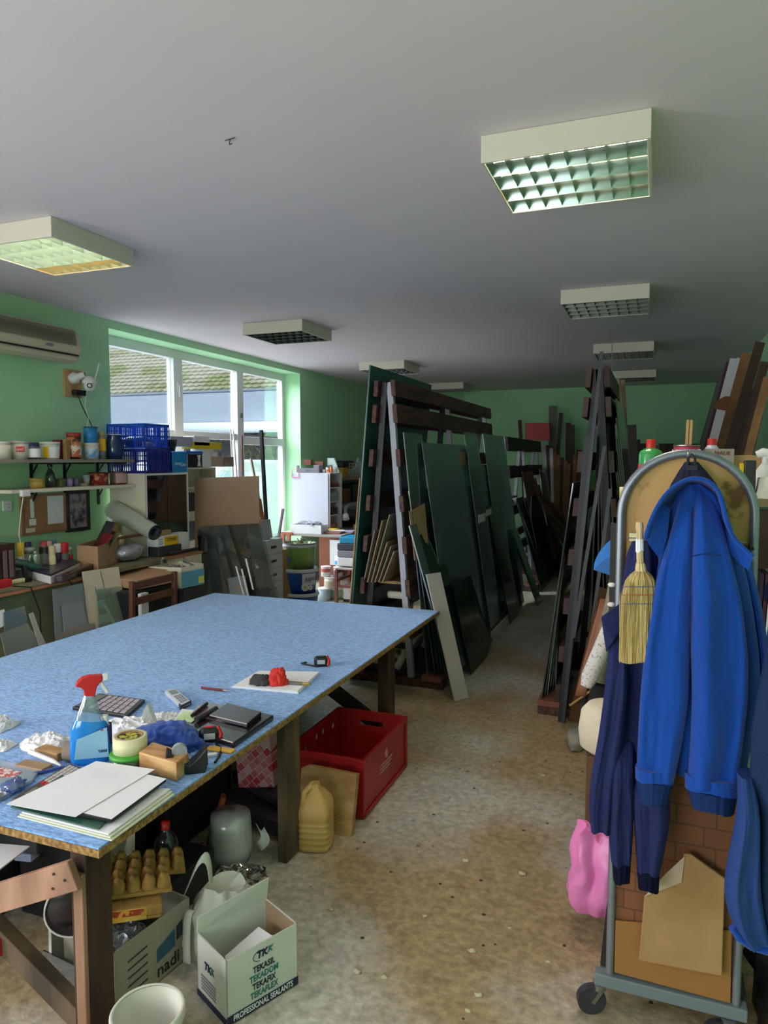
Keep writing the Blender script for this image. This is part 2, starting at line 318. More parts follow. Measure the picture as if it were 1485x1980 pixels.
# ================================================================== ceiling luminaires
def emis(name, col, e): return mat(name, col, .5, emit=e)
TUBEC = emis('lit_tube_cool', 'fffdf2', 38); TUBEW = emis('lit_tube_warm', 'ffb868', 30); TUBEO = mat('unlit_tube', 'cfd2cf', .3)
LOUV = mat('mirror_louvre', '788c82', .2, metal=1); LOUVS = mat('lit_satin_louvre', 'a8b4a4', .28, metal=.8); HOUS = mat('lamp_housing', 'd5cfbe', .55)  # pale satin louvre colour stands in for the left lamp's glow
def lamp(x0, y0, tubes, label, lou=None, rz=0):
    w = .62; h = .105; t = thing('ceiling_light', label, 'ceiling light', (x0 + w / 2, y0 + w / 2, 3 - h), 'square louvred ceiling lights', rz)
    sv = WM[t.name]; c = Matrix.Translation(Vector((x0 + w / 2, y0 + w / 2, 3 - h)))
    M0 = MB()
    z0 = 3 - h
    for a in ((x0, x0 + w, y0, y0 + .012), (x0, x0 + w, y0 + w - .012, y0 + w), (x0, x0 + .012, y0 + .012, y0 + w - .012), (x0 + w - .012, x0 + w, y0 + .012, y0 + w - .012)): M0.box(*a, z0, 2.999)
    M0.box(x0 + .012, x0 + w - .012, y0 + .012, y0 + w - .012, 2.985, 2.999)
    WM[t.name] = c
    part('housing', M0, HOUS, t, bev=.002)
    L0 = MB(); i0, i1, j0, j1 = x0 + .013, x0 + w - .013, y0 + .013, y0 + w - .013
    for k in range(5):      # long V-shaped mirror blades between the tubes
        y = j0 + (j1 - j0) * k / 4
        ya, yb = max(j0, y - .014), min(j1, y + .014); L0.add([(i0, ya, z0 + .055), (i1, ya, z0 + .055), (i1, y, z0 + .004), (i0, y, z0 + .004), (i0, yb, z0 + .055), (i1, yb, z0 + .055)], [(0, 1, 2, 3), (3, 2, 5, 4)])
    for k in range(9):
        x = i0 + (i1 - i0) * k / 8; L0.add([(x - .007, j0, z0 + .05), (x, j0, z0 + .006), (x, j1, z0 + .006), (x - .007, j1, z0 + .05), (x + .007, j0, z0 + .05), (x + .007, j1, z0 + .05)], [(0, 1, 2, 3), (1, 4, 5, 2)])
    part('louvre', L0, lou or LOUV, t)
    for k, m in enumerate(tubes):
        y = j0 + (j1 - j0) * (k + .5) / 4; part('tube', MB().cyl((i0 + .01, y, z0 + .075), (i1 - .01, y, z0 + .075), .008, n=10), m, t)
    WM[t.name] = c
    return t
CO, WA, OF = TUBEC, TUBEW, TUBEO
LOUVO = mat('unlit_dark_louvre', '5c615e', .3, metal=.9)  # same louvre in a darker colour for lamps that are off
lamp(-3.57, 2.90, (CO, CO, CO, WA), 'lit louvred ceiling light near the window wall, orange at one end', LOUVS)
lamp(-.67, 2.80, (CO, CO, WA, CO), 'nearest right ceiling light, lit green white with yellow streaks')
lamp(-3.62, 5.78, (OF,) * 4, 'unlit ceiling light hanging between window and lit lamp', LOUVO)
lamp(-3.65, 8.62, (OF,) * 4, 'unlit ceiling light just behind the top of the dark green sheet', LOUVO)
lamp(-3.60, 11.40, (OF,) * 4, 'farthest unlit ceiling light of the window side row', LOUVO)
lamp(-.70, 5.50, (OF,) * 4, 'unlit ceiling light in the right row, second from the viewer', LOUVO)
lamp(-.68, 8.18, (OF,) * 4, 'unlit ceiling light behind the tip of the right glass rack', LOUVO)
lamp(-.66, 10.78, (OF,) * 4, 'farthest unlit ceiling light of the right row', LOUVO)
one('ceiling_hook', 'small bent wire hook in the bare ceiling above the left lamps', 'hook', MB().tube([(-1.594, 2.476, 3), (-1.594, 2.47, 2.975), (-1.575, 2.46, 2.972)], .002, 6).tube([(-1.62, 2.48, 2.998), (-1.57, 2.47, 2.998)], .002, 6), DGREY)
one('hanging_wire', 'thin grey wire hanging down from the ceiling over the right rack', 'wire', MB().tube([(-.428, 7.27, 3), (-.43, 7.25, 2.8), (-.41, 7.2, 2.35)], .004, 6), GREY)
# ================================================================== the big cutting table
CARPET = mat('blue_felt_carpet', '92c2ff', .9, col2='5687c8', scale=60, stretch=(.8, 2.2, 1), bump=.4, bscale=120, spec=.15, lo=.34, hi=.60, detail=10, sheen=.4)
CHIP = mat('chipboard_edge', 'b08a50', .85, col2='7a5a30', scale=70)
TX0, TX1, TY0, TY1, TZ = -3.34, -1.43, 1.50, 4.85, .66
PINEL = mat('weathered_lit_pine', 'b48a74', .8, col2='8e6a54', scale=10, stretch=(1, 1, .2)); PINED = mat('old_dark_timber', '4d3226', .75, col2='33201a', scale=10, stretch=(1, 1, .2))
GTIM = mat('grey_brown_timber', '6b5844', .75, col2='43372c', scale=9, stretch=(1, 1, .25))
t = thing('cutting_table', 'large glass cutting table covered in worn blue carpet', 'table', ((TX0 + TX1) / 2, (TY0 + TY1) / 2, 0))
part('table_board', MB().box(TX0, TX1, TY0, TY1, TZ - .028, TZ - .006), CHIP, t)
part('carpet_top', MB().box(TX0 + .003, TX1 - .004, TY0 + .004, TY1 - .003, TZ - .0059, TZ), CARPET, t)
def leg(x, y, m, w=.055, d=.10): return part('leg', MB().box(x - w / 2, x + w / 2, y - d / 2, y + d / 2, 0, TZ - .029), m, t, bev=.004)
leg(-1.5325, 1.575, PINED, .06, .10); part('leg_lit_face', MB().box(-1.538, -1.503, 1.508, 1.5245, 0, .56), PINEL, t, bev=.003, label='lit front face of leg in a paler colour')  # thin strip paints the leg's lit front face in a paler colour
leg(-1.47, 2.67, GTIM, .045, .13); leg(-1.49, 3.93, PINED, .075, .10)
for x, y in ((-3.2, 1.6), (-3.2, 4.6), (-2.4, 1.7), (-3.2, 3.1), (-2.4, 4.5)): leg(x, y, PINED)
part('brace', MB().beam((-1.512, 1.495, .572), (-2.5, 1.495, .115), .024, .085), PINEL, t, bev=.003)
for nx_, nz_ in ((-1.54, .565), (-1.58, .575), (-1.585, .53)): part('nail', MB().cyl((nx_, 1.482, nz_ - .01), (nx_, 1.479, nz_ - .01), .004, n=8), DGREY, t)
part('brace', MB().beam((-2.2, 1.58, .40), (-1.50, 1.58, -.0), .045, .07), GTIM, t, bev=.003)
part('brace', MB().beam((-2.35, 3.93, .62), (-1.53, 3.93, .12), .035, .085), PINED, t, bev=.003)
part('apron', MB().box(TX0 + .1, -1.6, TY1 - .3, TY1 - .26, .53, .63), PINED, t)
# ================================================================== A-frame racks for glass
POST = mat('white_rack_steel', 'b9bac6', .5, var=.1, scale=6)
def rack(name, label, y0, y1, ztop, xl, xr, sl, sr, boards, posts, foot, wood=DBROWN, pm=None, pml=None):
    """xl,xr: face positions at ztop; sl,sr: outward lean per metre down"""
    cx = (xl + xr) / 2; t = thing(name, label, 'glass rack', (cx, (y0 + y1) / 2, 0))
    L = lambda z: xl - sl * (ztop - z); R = lambda z: xr + sr * (ztop - z)
    for y in posts:
        for fn, s in ((L, 1), (R, -1)):
            part('post', MB().beam((fn(.06) + s * .03, y, .06), (fn(ztop) + s * .03, y, ztop - .01), .045, .045, (0, 1, 0)), (pml or pm or POST) if s > 0 else (pm or POST), t)
        part('cross_bar', MB().beam((L(.3) + .03, y, .3), (R(.3) - .03, y, .3), .04, .04), pml or pm or POST, t)
        part('foot_beam', MB().box(foot[0], foot[1], y - .05, y + .05, 0, .06), DBROWN, t)
    for z0, z1 in boards:
        for fn, s in ((L, -1), (R, 1)):
            a, b = fn(z1), fn(z0)
            part('board', MB().slab([(b, y0, z0), (b, y1, z0), (a, y1, z1), (a, y0, z1)], (s * .036, 0, 0)), [wood], t, bev=.003)
    for s, x in ((-1, foot[0]), (1, foot[1])): part('ledge', MB().box(x, x + .16 * -s, y0, y1, .06, .1), REDWOOD, t, bev=.003)
    return t
GT = [clear('glass_green_a', 'b4d2c8', .2, .15, 'a4c4c4', .24), clear('glass_green_b', 'a8c8c8', .30, .25, '9cb8c8', .34), clear('glass_green_c', '84a89c', .22, .2, '78989a', .34)]  # bluish haze in the sheets stands in for blurred reflections
GDK = mat('dark_green_glass_edge', '0f211d', .10, var=.3, scale=3, spec=.7); GDK2 = mat('teal_back_painted_glass', '255a50', .3, spec=.5); GTL = mat('green_glass_pack', '24483c', .1, var=.35, scale=4, stretch=(1, 6, .3))
ra = rack('glass_rack', 'tall brown slatted rack carrying clear glass beyond the blue table', 5.05, 8.36, 2.34, -1.98, -1.885, .075, .078,
     [(2.22, 2.34), (2.02, 2.16), (1.69, 1.82), (1.35, 1.47), (1.03, 1.16), (.70, .83), (.38, .50)], (5.13, 6.7, 8.27), (-2.28, -1.47), pml=mat('blackened_steel', '1c1d22', .5))
rb_ = rack('glass_rack', 'white posted rack with two dark boards further down the aisle', 9.35, 12.2, 2.04, -1.965, -1.875, .075, .078,
     [(1.86, 2.04), (1.49, 1.65), (1.0, 1.12), (.5, .62)], (9.4, 10.8, 12.1), (-2.2, -1.42), mat('dark_rack_board', '3d2d2a', .65, var=.3, scale=6))
for z, nm in ((1.25, 'shelf_tray'), (.50, 'shelf_tray')): part(nm, MB().box(-1.87 - (2.04 - z) * .1, -1.80 + (2.04 - z) * .05, 9.3, 9.7, z - .02, z), REDWOOD, rb_)
rc = rack('glass_rack', 'tall dark rack at the right of the aisle seen end on', 4.82, 6.05, 2.34, -.405, -.335, .075, .07,
     [(2.21, 2.34), (2.02, 2.15), (1.66, 1.80), (1.37, 1.49), (1.04, 1.15), (.71, .82), (.38, .49), (.10, .22)], (4.88, 6.0), (-.72, .02), mat('dark_brown_slat', '4a332d', .6, var=.35, scale=7), pm=mat('blackened_steel', '', 0))
def uplane(px, py, P0, n):   # where the sight line of a measured point meets a leaning plane
    d = ray(px, py); P0 = Vector(P0); n = Vector(n); return CAM + d * ((P0 - CAM).dot(n) / d.dot(n))
# sheets leaning on the racks: y range, height, foot x, top x, base z
def sheet(label, y0, y1, h, xb, xt, m, zb=.1, th=.006, name='glass_sheet', group=None, dy=0, cat='glass sheet', x2=0):
    a, b = Vector((xb, y0, zb)), Vector((xb + x2, y1, zb)); u = Vector((xt - xb, dy, math.sqrt(max(h * h - (xt - xb) ** 2, .01))))
    return one(name, label, cat, MB().pane(a, b, b + u, a + u, th), m, group)
def RA(z): return -1.885 + .078 * (2.34 - z) + .05
sheet('dark teal painted sheet standing on the left of the tall rack above all boards', 5.0, 6.55, 2.36, -2.23, -2.035, GDK2, .1, .012, 'painted_glass_sheet')
sheet('thin pale edged board leaning against the near left end of the tall rack', 4.99, 5.7, 1.55, -2.25, -2.115, LWOOD, .06, .008, 'hardboard_sheet', cat='board')
sheet('narrow clear glass strip at the near end of the tall rack', 5.1, 5.55, 1.86, -1.60, RA(1.9), GT[0])
sheet('large clear glass sheet filling the aisle face of the tall rack', 5.45, 7.35, 1.80, -1.50, RA(1.85) + .03, GT[1])
sheet('second large glass sheet layered under the clear one on the tall rack', 5.12, 7.1, 1.42, -1.545, RA(1.45), GT[2])
sheet('tall narrow glass sheet rising above the large clear one', 6.72, 7.22, 1.93, -1.47, RA(1.98) + .06, GT[0])
sheet('greenish glass sheet at the far end of the tall rack reaching the second board', 7.75, 8.9, 1.95, -1.52, RA(2.0), GT[1])
sheet('smoky green glass sheet behind the far end panes', 7.2, 8.6, 1.60, -1.56, RA(1.6), GT[2])
sheet('pale green glass strip leaning beside the white board', 5.0, 5.16, 1.24, -1.37, -1.72, GT[1], .06, .01)
sheet('long white board strip leaning against the dark glass by the table corner', 4.86, 4.98, .94, -1.32, -1.54, mat('white_mdf', 'c4bfb8', .6), .002, .01, 'board_strip', cat='board', x2=.07)
OR = ['outermost', 'second', 'third', 'fourth', 'fifth', 'sixth', 'seventh', 'eighth']
for i in range(5): sheet(OR[i] + ' dark green glass in the thick pack at the near foot of the tall rack', 5.08 + .03 * i, 5.62 + .04 * i, .95 + .07 * i, -1.40 - .035 * i, -1.66 - .02 * i, GTL, .1, .012, group='thick dark glass pack at the near rack foot')
for i in range(5): sheet(OR[i] + ' short dark pane, from the near end, low in front of the large clear sheet', 5.5 + .12 * i, 6.05 + .13 * i, .72 - .06 * i + .04 * (i % 2), -1.36 - .015 * i, -1.52 - .02 * i, [GDK, GTL][i % 2], .02, .01, group='low dark panes leaning mid rack')
for i in range(4): sheet(OR[i] + ' tall dark glass pane in the group past the large clear sheet', 7.35 + .22 * i, 7.8 + .25 * i, 1.25 - .12 * i, -1.40 - .02 * i, -1.66, [GDK, GT[2]][i % 2], .02, .01, group='dark panes at the far end of the tall rack')
for i in range(4): sheet(OR[i] + ' narrow dark pane at the aisle corner past the tall rack', 8.45 + .12 * i, 8.75 + .14 * i, .95 - .1 * i, -1.28 - .03 * i, -1.60, [GTL, GDK][i % 2], .0, .01, group='narrow panes at the aisle corner')
# white notes and cardboard corner pads tucked on the glass
CP = mat('kraft_pad', 'b39468', .8)
one('cardboard_pad', 'tan cardboard pad taped on the glass at the near end of the tall rack', 'cardboard', MB().pane((-1.70, 5.08, .98), (-1.66, 5.32, .98), (-1.70, 5.32, 1.40), (-1.745, 5.08, 1.35), .006), CP)
one('cardboard_pad', 'small tan cardboard pad on the top corner of the clear glass', 'cardboard', MB().pane((-1.735, 6.55, 1.66), (-1.735, 6.78, 1.66), (-1.75, 6.78, 1.82), (-1.75, 6.55, 1.82), .006), CP)
for (px, py, px2, py2, lb) in ((925, 992, 938, 1012, 'small white paper tag on the glass beyond the tall rack'), (940, 983, 950, 998, 'second white paper tag higher on the far glass')):
    a = onx(px, py2, -1.56); b2 = onx(px2, py, -1.56); one('paper_tag', lb, 'paper', MB().box(-1.562, -1.558, a.y, b2.y, a.z, b2.z), PAPER)
for i in range(7): sheet(OR[i].replace('outermost', 'nearest') + ' dark glass pane, from the near end, leaning on the white posted rack', 9.4 + .38 * i, 10.3 + .36 * i, 1.25 + .12 * ((i * 3) % 4), -1.38 - .02 * i, -1.73, [GTL, GDK, GT[2]][i % 3], .0, .01, group='dark panes on the white posted rack')
for i in range(6): sheet(OR[i].replace('outermost', 'nearest') + ' very dark pane leaning low at the end of the aisle', 10.4 + .3 * i, 10.9 + .33 * i, 1.35 - .1 * i, -1.02 - .03 * i, -1.6 + .03 * i, GDK, .0, .01, group='very dark panes at the end of the aisle')
# right rack
for k, (x_, h_) in enumerate(((-.40, 2.05), (-.34, 2.15), (-.28, 1.9))): sheet(['left', 'middle', 'right'][k] + ' black sheet standing inside the right rack frame', 4.9 + .02 * k, 5.95, h_, x_, -.37, mat('black_sheet', '121318', .35), .1, .01, group='black sheets inside the right rack')
def LC(z): return -.405 - .075 * (2.34 - z) - .05
for i in range(6): sheet(OR[i] + ' dark glass sheet on edge at the left face of the right rack', 4.84 + .05 * i, 6.0 + .12 * i, 1.5 - .17 * i, -.70 + .012 * i, LC(1.5 - .17 * i) - .008 * i, [GDK, GTL, GT[2]][i % 3], .1, .008, group='dark glass sheets on the left face of the right rack')
sheet('short dark pane leaning farther along the right rack', 6.6, 7.5, .95, -.74, -.60, GDK, .0, .01)
DST = mat('dark_steel_strip', '3c3f44', .45, metal=.4)
for (p0, p1, lb) in (((-.34, 4.70, 2.42), (-.53, 4.66, .02), 'longest dark steel strip leaning on the end of the right rack'), ((-.31, 4.70, 1.83), (-.47, 4.64, .6), 'steel strip crossing the middle of the right rack end'), ((-.27, 4.7, 1.56), (-.42, 4.6, .02), 'thin bright edged strip leaning right of the right rack')):
    one('steel_strip', lb, 'metal strip', MB().beam(p0, p1, .022, .01), DST)
one('angle_post', 'black steel post standing at the foot of the right rack', 'post', MB().beam((-.545, 4.74, 0), (-.41, 4.76, 1.9), .05, .03, (0, 1, 0)), BLACK)
for i in range(6): sheet(OR[i].replace('outermost', 'tallest') + ' bare dark glass sheet on the right face of the right rack', 4.84 + .06 * i, 5.9, 2.05 - .12 * i, -.02 - .012 * i, -.26 + .0 * i, GDK, .1, .008, group='glass sheets on the right face of the right rack')
for k, (px, w) in enumerate(((1194, .035), (1204, .035))):
    a = ony(px, 733 + 2 * k, 6.3); one('timber_batten', ['left', 'right'][k] + ' of two pale tipped battens behind the right rack tip', 'batten', MB().beam((a.x + .18, 6.3, 0), a, w, w), mat('pale_batten', 'a58a6c', .7, var=.3, scale=8))
for k, (px, py, y, lean, w, lb) in enumerate(((1218, 822, 7.5, .1, .12, 'dark rounded board standing behind the right rack'), (1232, 850, 7.8, .06, .06, 'short dark batten beside the rounded board'), (1212, 870, 6.8, .12, .07, 'grey brown batten close behind the right rack'))):
    a = ony(px, py, y); one('timber_batten', lb, 'batten', MB().beam((a.x + lean, y, 0), a, w, .03), mat('charcoal_timber', '3a3733', .7, var=.3, scale=9))
# ------------------------------------------------------------------ timbers and profiles at the far wall
WTS = [mat('profile_white', 'eae6ea', .5), mat('profile_maroon', '5e2433', .5), mat('profile_oak', '9c6c42', .6, var=.3, scale=8), mat('profile_walnut', '4a2e22', .6, var=.3, scale=8), mat('profile_grey', '6c6a66', .6)]
def prof_at(px, py, y, lean, w, m, lb, name='profile_bar', g=None):
    a = ony(px, py, y); return one(name, lb, 'profile bar', MB().beam((a.x + lean, y - .12, 0), a, w, .03, (0, 1, 0)), m, g)
prof_at(1005, 812, 12.6, .2, .06, WTS[3], 'dark bar poking above the white posted rack')
one('red_board', 'bright red rectangular board against the green far wall', 'board', MB().pane(ony(1016, 850, 12.4), ony(1064, 852, 12.4), ony(1062, 818, 12.4), ony(1016, 818, 12.4), .02), mat('red_painted_board', 'c43038', .5))
prof_at(1069, 785, 12.6, .02, .13, WTS[4], 'tall grey brown post right of the red board'); prof_at(1085, 798, 12.5, -.15, .06, WTS[3], 'thin dark bar leaning beside the tall post')
cols = [0, 1, 0, 2, 2, 3, 2, 2]
for k in range(8): prof_at(1052 + k * 7, 855 + 6 * k, 12.3, .15 - .03 * k, .055, WTS[cols[k]], ['leftmost', 'second', 'third', 'fourth', 'fifth', 'sixth', 'seventh', 'rightmost'][k] + ' ' + ['white', 'maroon', 'white', 'oak', 'oak', 'walnut', 'oak', 'oak'][k] + ' bar standing under the red board', g='bars standing under the red board')
for k in range(7): prof_at(1092 + k * 7, [890, 818, 822, 880, 870, 900, 885][k], 12.6 - .1 * k, .03 * (k % 3), .08, WTS[[2, 3, 3, 2, 3, 2, 3][k]], ['leftmost', 'second', 'third', 'fourth', 'fifth', 'sixth', 'rightmost'][k] + ' brown bar in the cluster left of the right rack', g='brown bars near the far wall corner')
for k in range(5): prof_at(1240 + k * 24, 858 + 3 * (k % 2), 12.7, .02, .22, WTS[[3, 4, 3, 4, 4][k]], ['leftmost', 'second', 'third', 'fourth', 'rightmost'][k] + ' dull board standing low against the far wall', 'wall_board', 'low boards against the far wall')
# ------------------------------------------------------------------ profiles leaning on the right wall
rp = [(1392, 735, 9.6, -.62, .05, 3), (1402, 716, 9.2, -.62, .09, 4), (1410, 700, 9.0, -.6, .06, 1), (1421, 694, 8.2, -.58, .09, 0), (1434, 693, 8.0, -.58, .09, 0), (1446, 683, 7.4, -.6, .10, 2), (1470, 662, 6.4, -.62, .07, 3), (1452, 752, 6.9, -.52, .08, 3), (1479, 700, 6.0, -.55, .06, 3), (1484, 730, 5.4, -.45, .05, 2), (1462, 800, 5.8, -.40, .09, 3)]
nm = ['dark narrow', 'faded pink', 'maroon', 'white', 'second white', 'orange brown', 'tallest dark', 'wide dark', 'rightmost dark', 'pale edged', 'short walnut']
for (px, py, y, ln, w, c), s_ in zip(rp, nm):
    a = ony(px, py, y); a.x = min(a.x, .96); b2 = Vector((a.x + ln, y - .05, .0)); one('profile_bar', s_ + ' frame profile leaning on the right wall above the trolley', 'profile bar', MB().beam(b2, a, w, .03, (0, 1, 0)), WTS[c])
one('cardboard_band', 'brown cardboard band wrapped around the white profiles', 'cardboard', MB().slab([ony(x, y, 7.9) for x, y in ((1380, 790), (1384, 776), (1402, 766), (1436, 768), (1433, 798), (1404, 794))], (0, .02, 0)), mat('band_card', '8c5a36', .8))
# ================================================================== helpers for small goods
def mpp(P): return (Vector(P) - CAM).dot(FW) / F
def facing(P): d = CAM - Vector(P); d.z = 0; return d.normalized()      # towards the room's aisle
def tin(name, label, cat, P, r, h, m, lid=None, band=None, taper=1.0, lidh=.12, lidr=1.04, handle=False, group=None, cap=None, n=22, txt=None):
    """round tin, tub or bottle standing at P: body, lid and printed band"""
    P = Vector(P); t = thing(name, label, cat, P, group)
    r0 = r * taper; bh = h * (1 - lidh) if lid else h
    if cap:   # shouldered bottle or spray can
        cr, ch = cap[1], cap[2]; hb = h - ch
        part('body', MB().lathe([(0, 0), (r * .95, 0), (r, .004), (r, hb * .84), (r * .9, hb * .92), (cr * .9, hb), (0, hb)], P, n), m, t)
        part('cap', MB().lathe([(cr, hb - .002), (cr, h - .003), (cr * .92, h), (0, h)], P, n), cap[0], t)
    else:
        part('body', MB().lathe([(0, 0), (r0, 0), (r, bh), (0, bh)], P, n), m, t)
        if lid: part('lid', MB().lathe([(r * .9, bh - .003), (r * lidr, bh - .003), (r * lidr, h), (r * .8, h + .001), (0, h)], P, n), lid, t)
        else: part('rim', MB().tube([P + Vector((r * math.cos(a), r * math.sin(a), h)) for a in [k * PI / 10 for k in range(21)]], .0025, 5), STEEL, t)
    if band:
        bm, b0, b1 = band; q = lambda z: (r0 + (r - r0) * z / bh) + .0012 if not cap else r + .001
        part('label', MB().lathe([(q(b0 * bh), b0 * bh), (q(b1 * bh), b1 * bh)], P, n), bm, t)
    if txt:
        f = facing(P); rt = Vector((-f.y, f.x, 0)); tm, ts, tz = txt[1], txt[2], txt[3]
        text('lettering', txt[0], ts, P + f * (r * lidr + .003) + Z * tz, rt if len(txt) < 5 else Z, Z if len(txt) < 5 else -rt, tm, t)
    if handle:
        part('handle', MB().tube([P + Vector((r * math.cos(a), r * 1.02 * math.sin(a), h * .82 - .3 * h * math.sin(a * 1) ** 2 * .8)) for a in [k * PI / 12 - PI / 2 for k in range(13)]], .002, 5), STEEL, t)
    return t
def carton(name, label, cat, c, sz, m, rz=0, group=None, open_=False, flaps=True, rx=0):
    """cardboard carton standing on c; open_ leaves it without a top"""
    t = thing(name, label, cat, c, group); R = Euler((rx, 0, rz)).to_matrix(); w, d, h = sz; th = .004
    b = MB()
    if open_: b.open_box(-w / 2, w / 2, -d / 2, d / 2, 0, h, th)
    else: b.box(-w / 2, w / 2, -d / 2, d / 2, 0, h)
    b.xf(c, R); part('box_body', b, m, t, bev=.002)
    return t
# ================================================================== wall unit: air conditioner and camera
t = thing('air_conditioner', 'cream split air conditioner high on the green wall', 'air conditioner', (-4.55, 4.1, 2.53))
pr = [(-4.65, 2.54), (-4.47, 2.52), (-4.41, 2.56), (-4.385, 2.64), (-4.40, 2.73), (-4.46, 2.80), (-4.65, 2.81)]
part('casing', MB().slab([(x, 3.62, z) for x, z in pr], (0, .97, 0)), mat('aged_cream_plastic', 'cfc6ac', .5), t, bev=.012)
g = MB()
for k in range(13): g.box(-4.402 + .0 * k, -4.378 - .0014 * k if k < 7 else -4.385, 3.68, 4.53, 2.655 + k * .0095, 2.658 + k * .0095)
for s in g.v: s.x = -4.381 - max(0, (s.z - 2.70)) * .18 + (s.x > -4.40) * .002 - (s.x <= -4.40) * .012
part('intake_grille', g, mat('grille_shadow_grey', '8d8877', .6), t)
part('outlet_slot', MB().box(-4.43, -4.392, 3.66, 4.56, 2.575, 2.587), BLACK, t)
part('louvre_flap', MB().box(-4.45, -4.402, 3.68, 4.55, 2.535, 2.57), mat('aged_cream_plastic', '', 0), t, bev=.003)
part('badge', MB().lathe([(0, .002), (.02, .002), (.022, 0)], (-4.378, 4.25, 2.625), 14, (0, PI / 2, 0), sy=1.8, sx=.6), GREY, t)
t = thing('camera_board', 'small wooden mounting board on the wall beneath the air conditioner', 'mounting board', (-4.64, 4.73, 2.27))
part('board', MB().box(-4.649, -4.63, 4.64, 4.83, 2.27, 2.50), LWOOD, t, bev=.002)
t = thing('security_camera', 'white dome security camera with upright aerial on a wooden board', 'security camera', (-4.56, 4.76, 2.33))
c = Vector((-4.50, 4.78, 2.385))
part('wall_arm', MB().lathe([(0, -.04), (.045, -.035), (.05, .01), (.03, .03), (.02, .1)], (-4.60, 4.72, 2.43), 16, (0, PI / 2 - .3, .2)), WHITE, t)
part('dome_cover', MB().lathe([(0, .062), (.03, .055), (.055, .025), (.058, 0), (.05, -.004)], c, 20), WHITE, t)
part('camera_ball', MB().lathe([(.045, 0), (.047, -.02), (.04, -.045), (.02, -.062), (0, -.066)], c, 20), WHITE, t)
fc = facing(c); part('lens_ring', MB().tube([c + fc * .049 + Z * -.022 + (Vector((-fc.y, fc.x, 0)) * math.cos(a) + Z * math.sin(a)) * .018 for a in [k * PI / 8 for k in range(17)]], .004, 6), BLACK, t)
part('aerial', MB().tube([c + Vector((.01, .045, .02)), c + Vector((.03, .09, .18))], .006, 8), WHITE, t)
one('power_adapter', 'black plug adapter on the wall under the security camera', 'adapter', MB().box(-4.62, -4.57, 4.70, 4.82, 2.285, 2.33), BLACK, bev=.004)
one('cable', 'black cable dropping from the wall adapter to the shelf', 'cable', MB().tube([(-4.60, 4.75, 2.285), (-4.6, 4.79, 2.2), (-4.6, 4.87, 2.08), (-4.6, 4.93, 1.98), (-4.61, 4.96, 1.85)], .004, 6), BLACK)
one('cable', 'thin white cable looping below the security camera', 'cable', MB().tube([(-4.57, 4.77, 2.40), (-4.57, 4.82, 2.33), (-4.575, 4.80, 2.2), (-4.58, 4.84, 2.1), (-4.58, 4.82, 2.03), (-4.58, 4.86, 1.98)], .003, 6), WHITE)
# ================================================================== two wall shelves
SZ1, SZ2 = 1.745, 1.525
t = thing('wall_shelf', 'upper grey wall shelf on black brackets crowded with buckets', 'shelf', (-4.45, 4.2, SZ1 - .025))
part('plank', MB().box(-4.648, -4.27, 2.9, 5.04, SZ1 - .025, SZ1), mat('grey_shelf_board', '8e8a80', .6, var=.15, scale=6), t, bev=.002)
for y in (3.3, 4.28, 4.62, 5.0)[1:]: part('bracket', MB().box(-4.648, -4.642, y - .015, y + .015, SZ1 - .2, SZ1 - .026).box(-4.648, -4.33, y - .012, y + .012, SZ1 - .038, SZ1 - .0255).beam((-4.644, y, SZ1 - .13), (-4.58, y, SZ1 - .04), .012, .008), BLACK, t)
t = thing('wall_shelf', 'lower white wall shelf holding tins and a glass bottle', 'shelf', (-4.47, 4.5, SZ2 - .025))
part('plank', MB().box(-4.648, -4.30, 3.78, 5.06, SZ2 - .025, SZ2), OFFW, t, bev=.002)
for y in (4.28, 4.62, 5.0): part('bracket', MB().box(-4.648, -4.642, y - .015, y + .015, SZ2 - .18, SZ2 - .026).beam((-4.644, y, SZ2 - .12), (-4.59, y, SZ2 - .03), .012, .008), BLACK, t)
def sh(px, x, z): p = onx(px, 890, x); return Vector((x, p.y, z))
TUB = mat('tub_white', 'dcd8ce', .5)
s1 = SZ1 + .001
def g1(px, w, py, x=-4.42): P = sh(px, x, s1); m_ = mpp(P); return P, w / 2 * m_, (890 - py) * m_
P, r, h = g1(3, 34, 856); tin('bucket', 'white square tub cut off by the left picture edge', 'bucket', P, r, h, TUB, lid=TUB)
P, r, h = g1(37, 36, 855); tin('bucket', 'white plastic bucket printed with a red banner on the upper shelf', 'bucket', P, r, h, TUB, lid=mat('tub_lid_grey', 'b9b2a6', .5), taper=.88, txt=('Jupol', WHITE, .03, h * .55))
f = facing(P); rt = Vector((-f.y, f.x, 0)); part('red_banner', MB().obox(P + f * (r * 1.0) + Z * h * .55 + rt * .01, (.002, .055, .04), (0, 0, math.atan2(f.y, f.x))), RED, COL.objects[-1].parent if COL.objects[-1].parent else None)
P, r, h = g1(66, 24, 866, -4.38); tin('paint_tin', 'small white labelled tin between the two white buckets', 'tin', P, r, h, STEEL, band=(PAPER, .15, .85))
P, r, h = g1(71, 20, 858, -4.56); one('box', 'blue box half hidden behind the small labelled tin', 'box', MB().obox(P, (.06, .11, h), (0, 0, 0), True), mat('dusty_blue', '4a5f8e', .6), bev=.002)
P, r, h = g1(97, 36, 857); tin('bucket', 'white bucket with a yellow edged label on the upper shelf', 'bucket', P, r, h, TUB, lid=TUB, taper=.9, band=(PAPER, .1, .8))
f = facing(P); part('yellow_label', MB().obox(P + f * r * .98 + Vector((-f.y, f.x, 0)) * -r * .4 + Z * h * .42, (.004, .04, h * .62), (0, 0, math.atan2(f.y, f.x) - .35)), YELLOW, COL.objects[-1].parent)
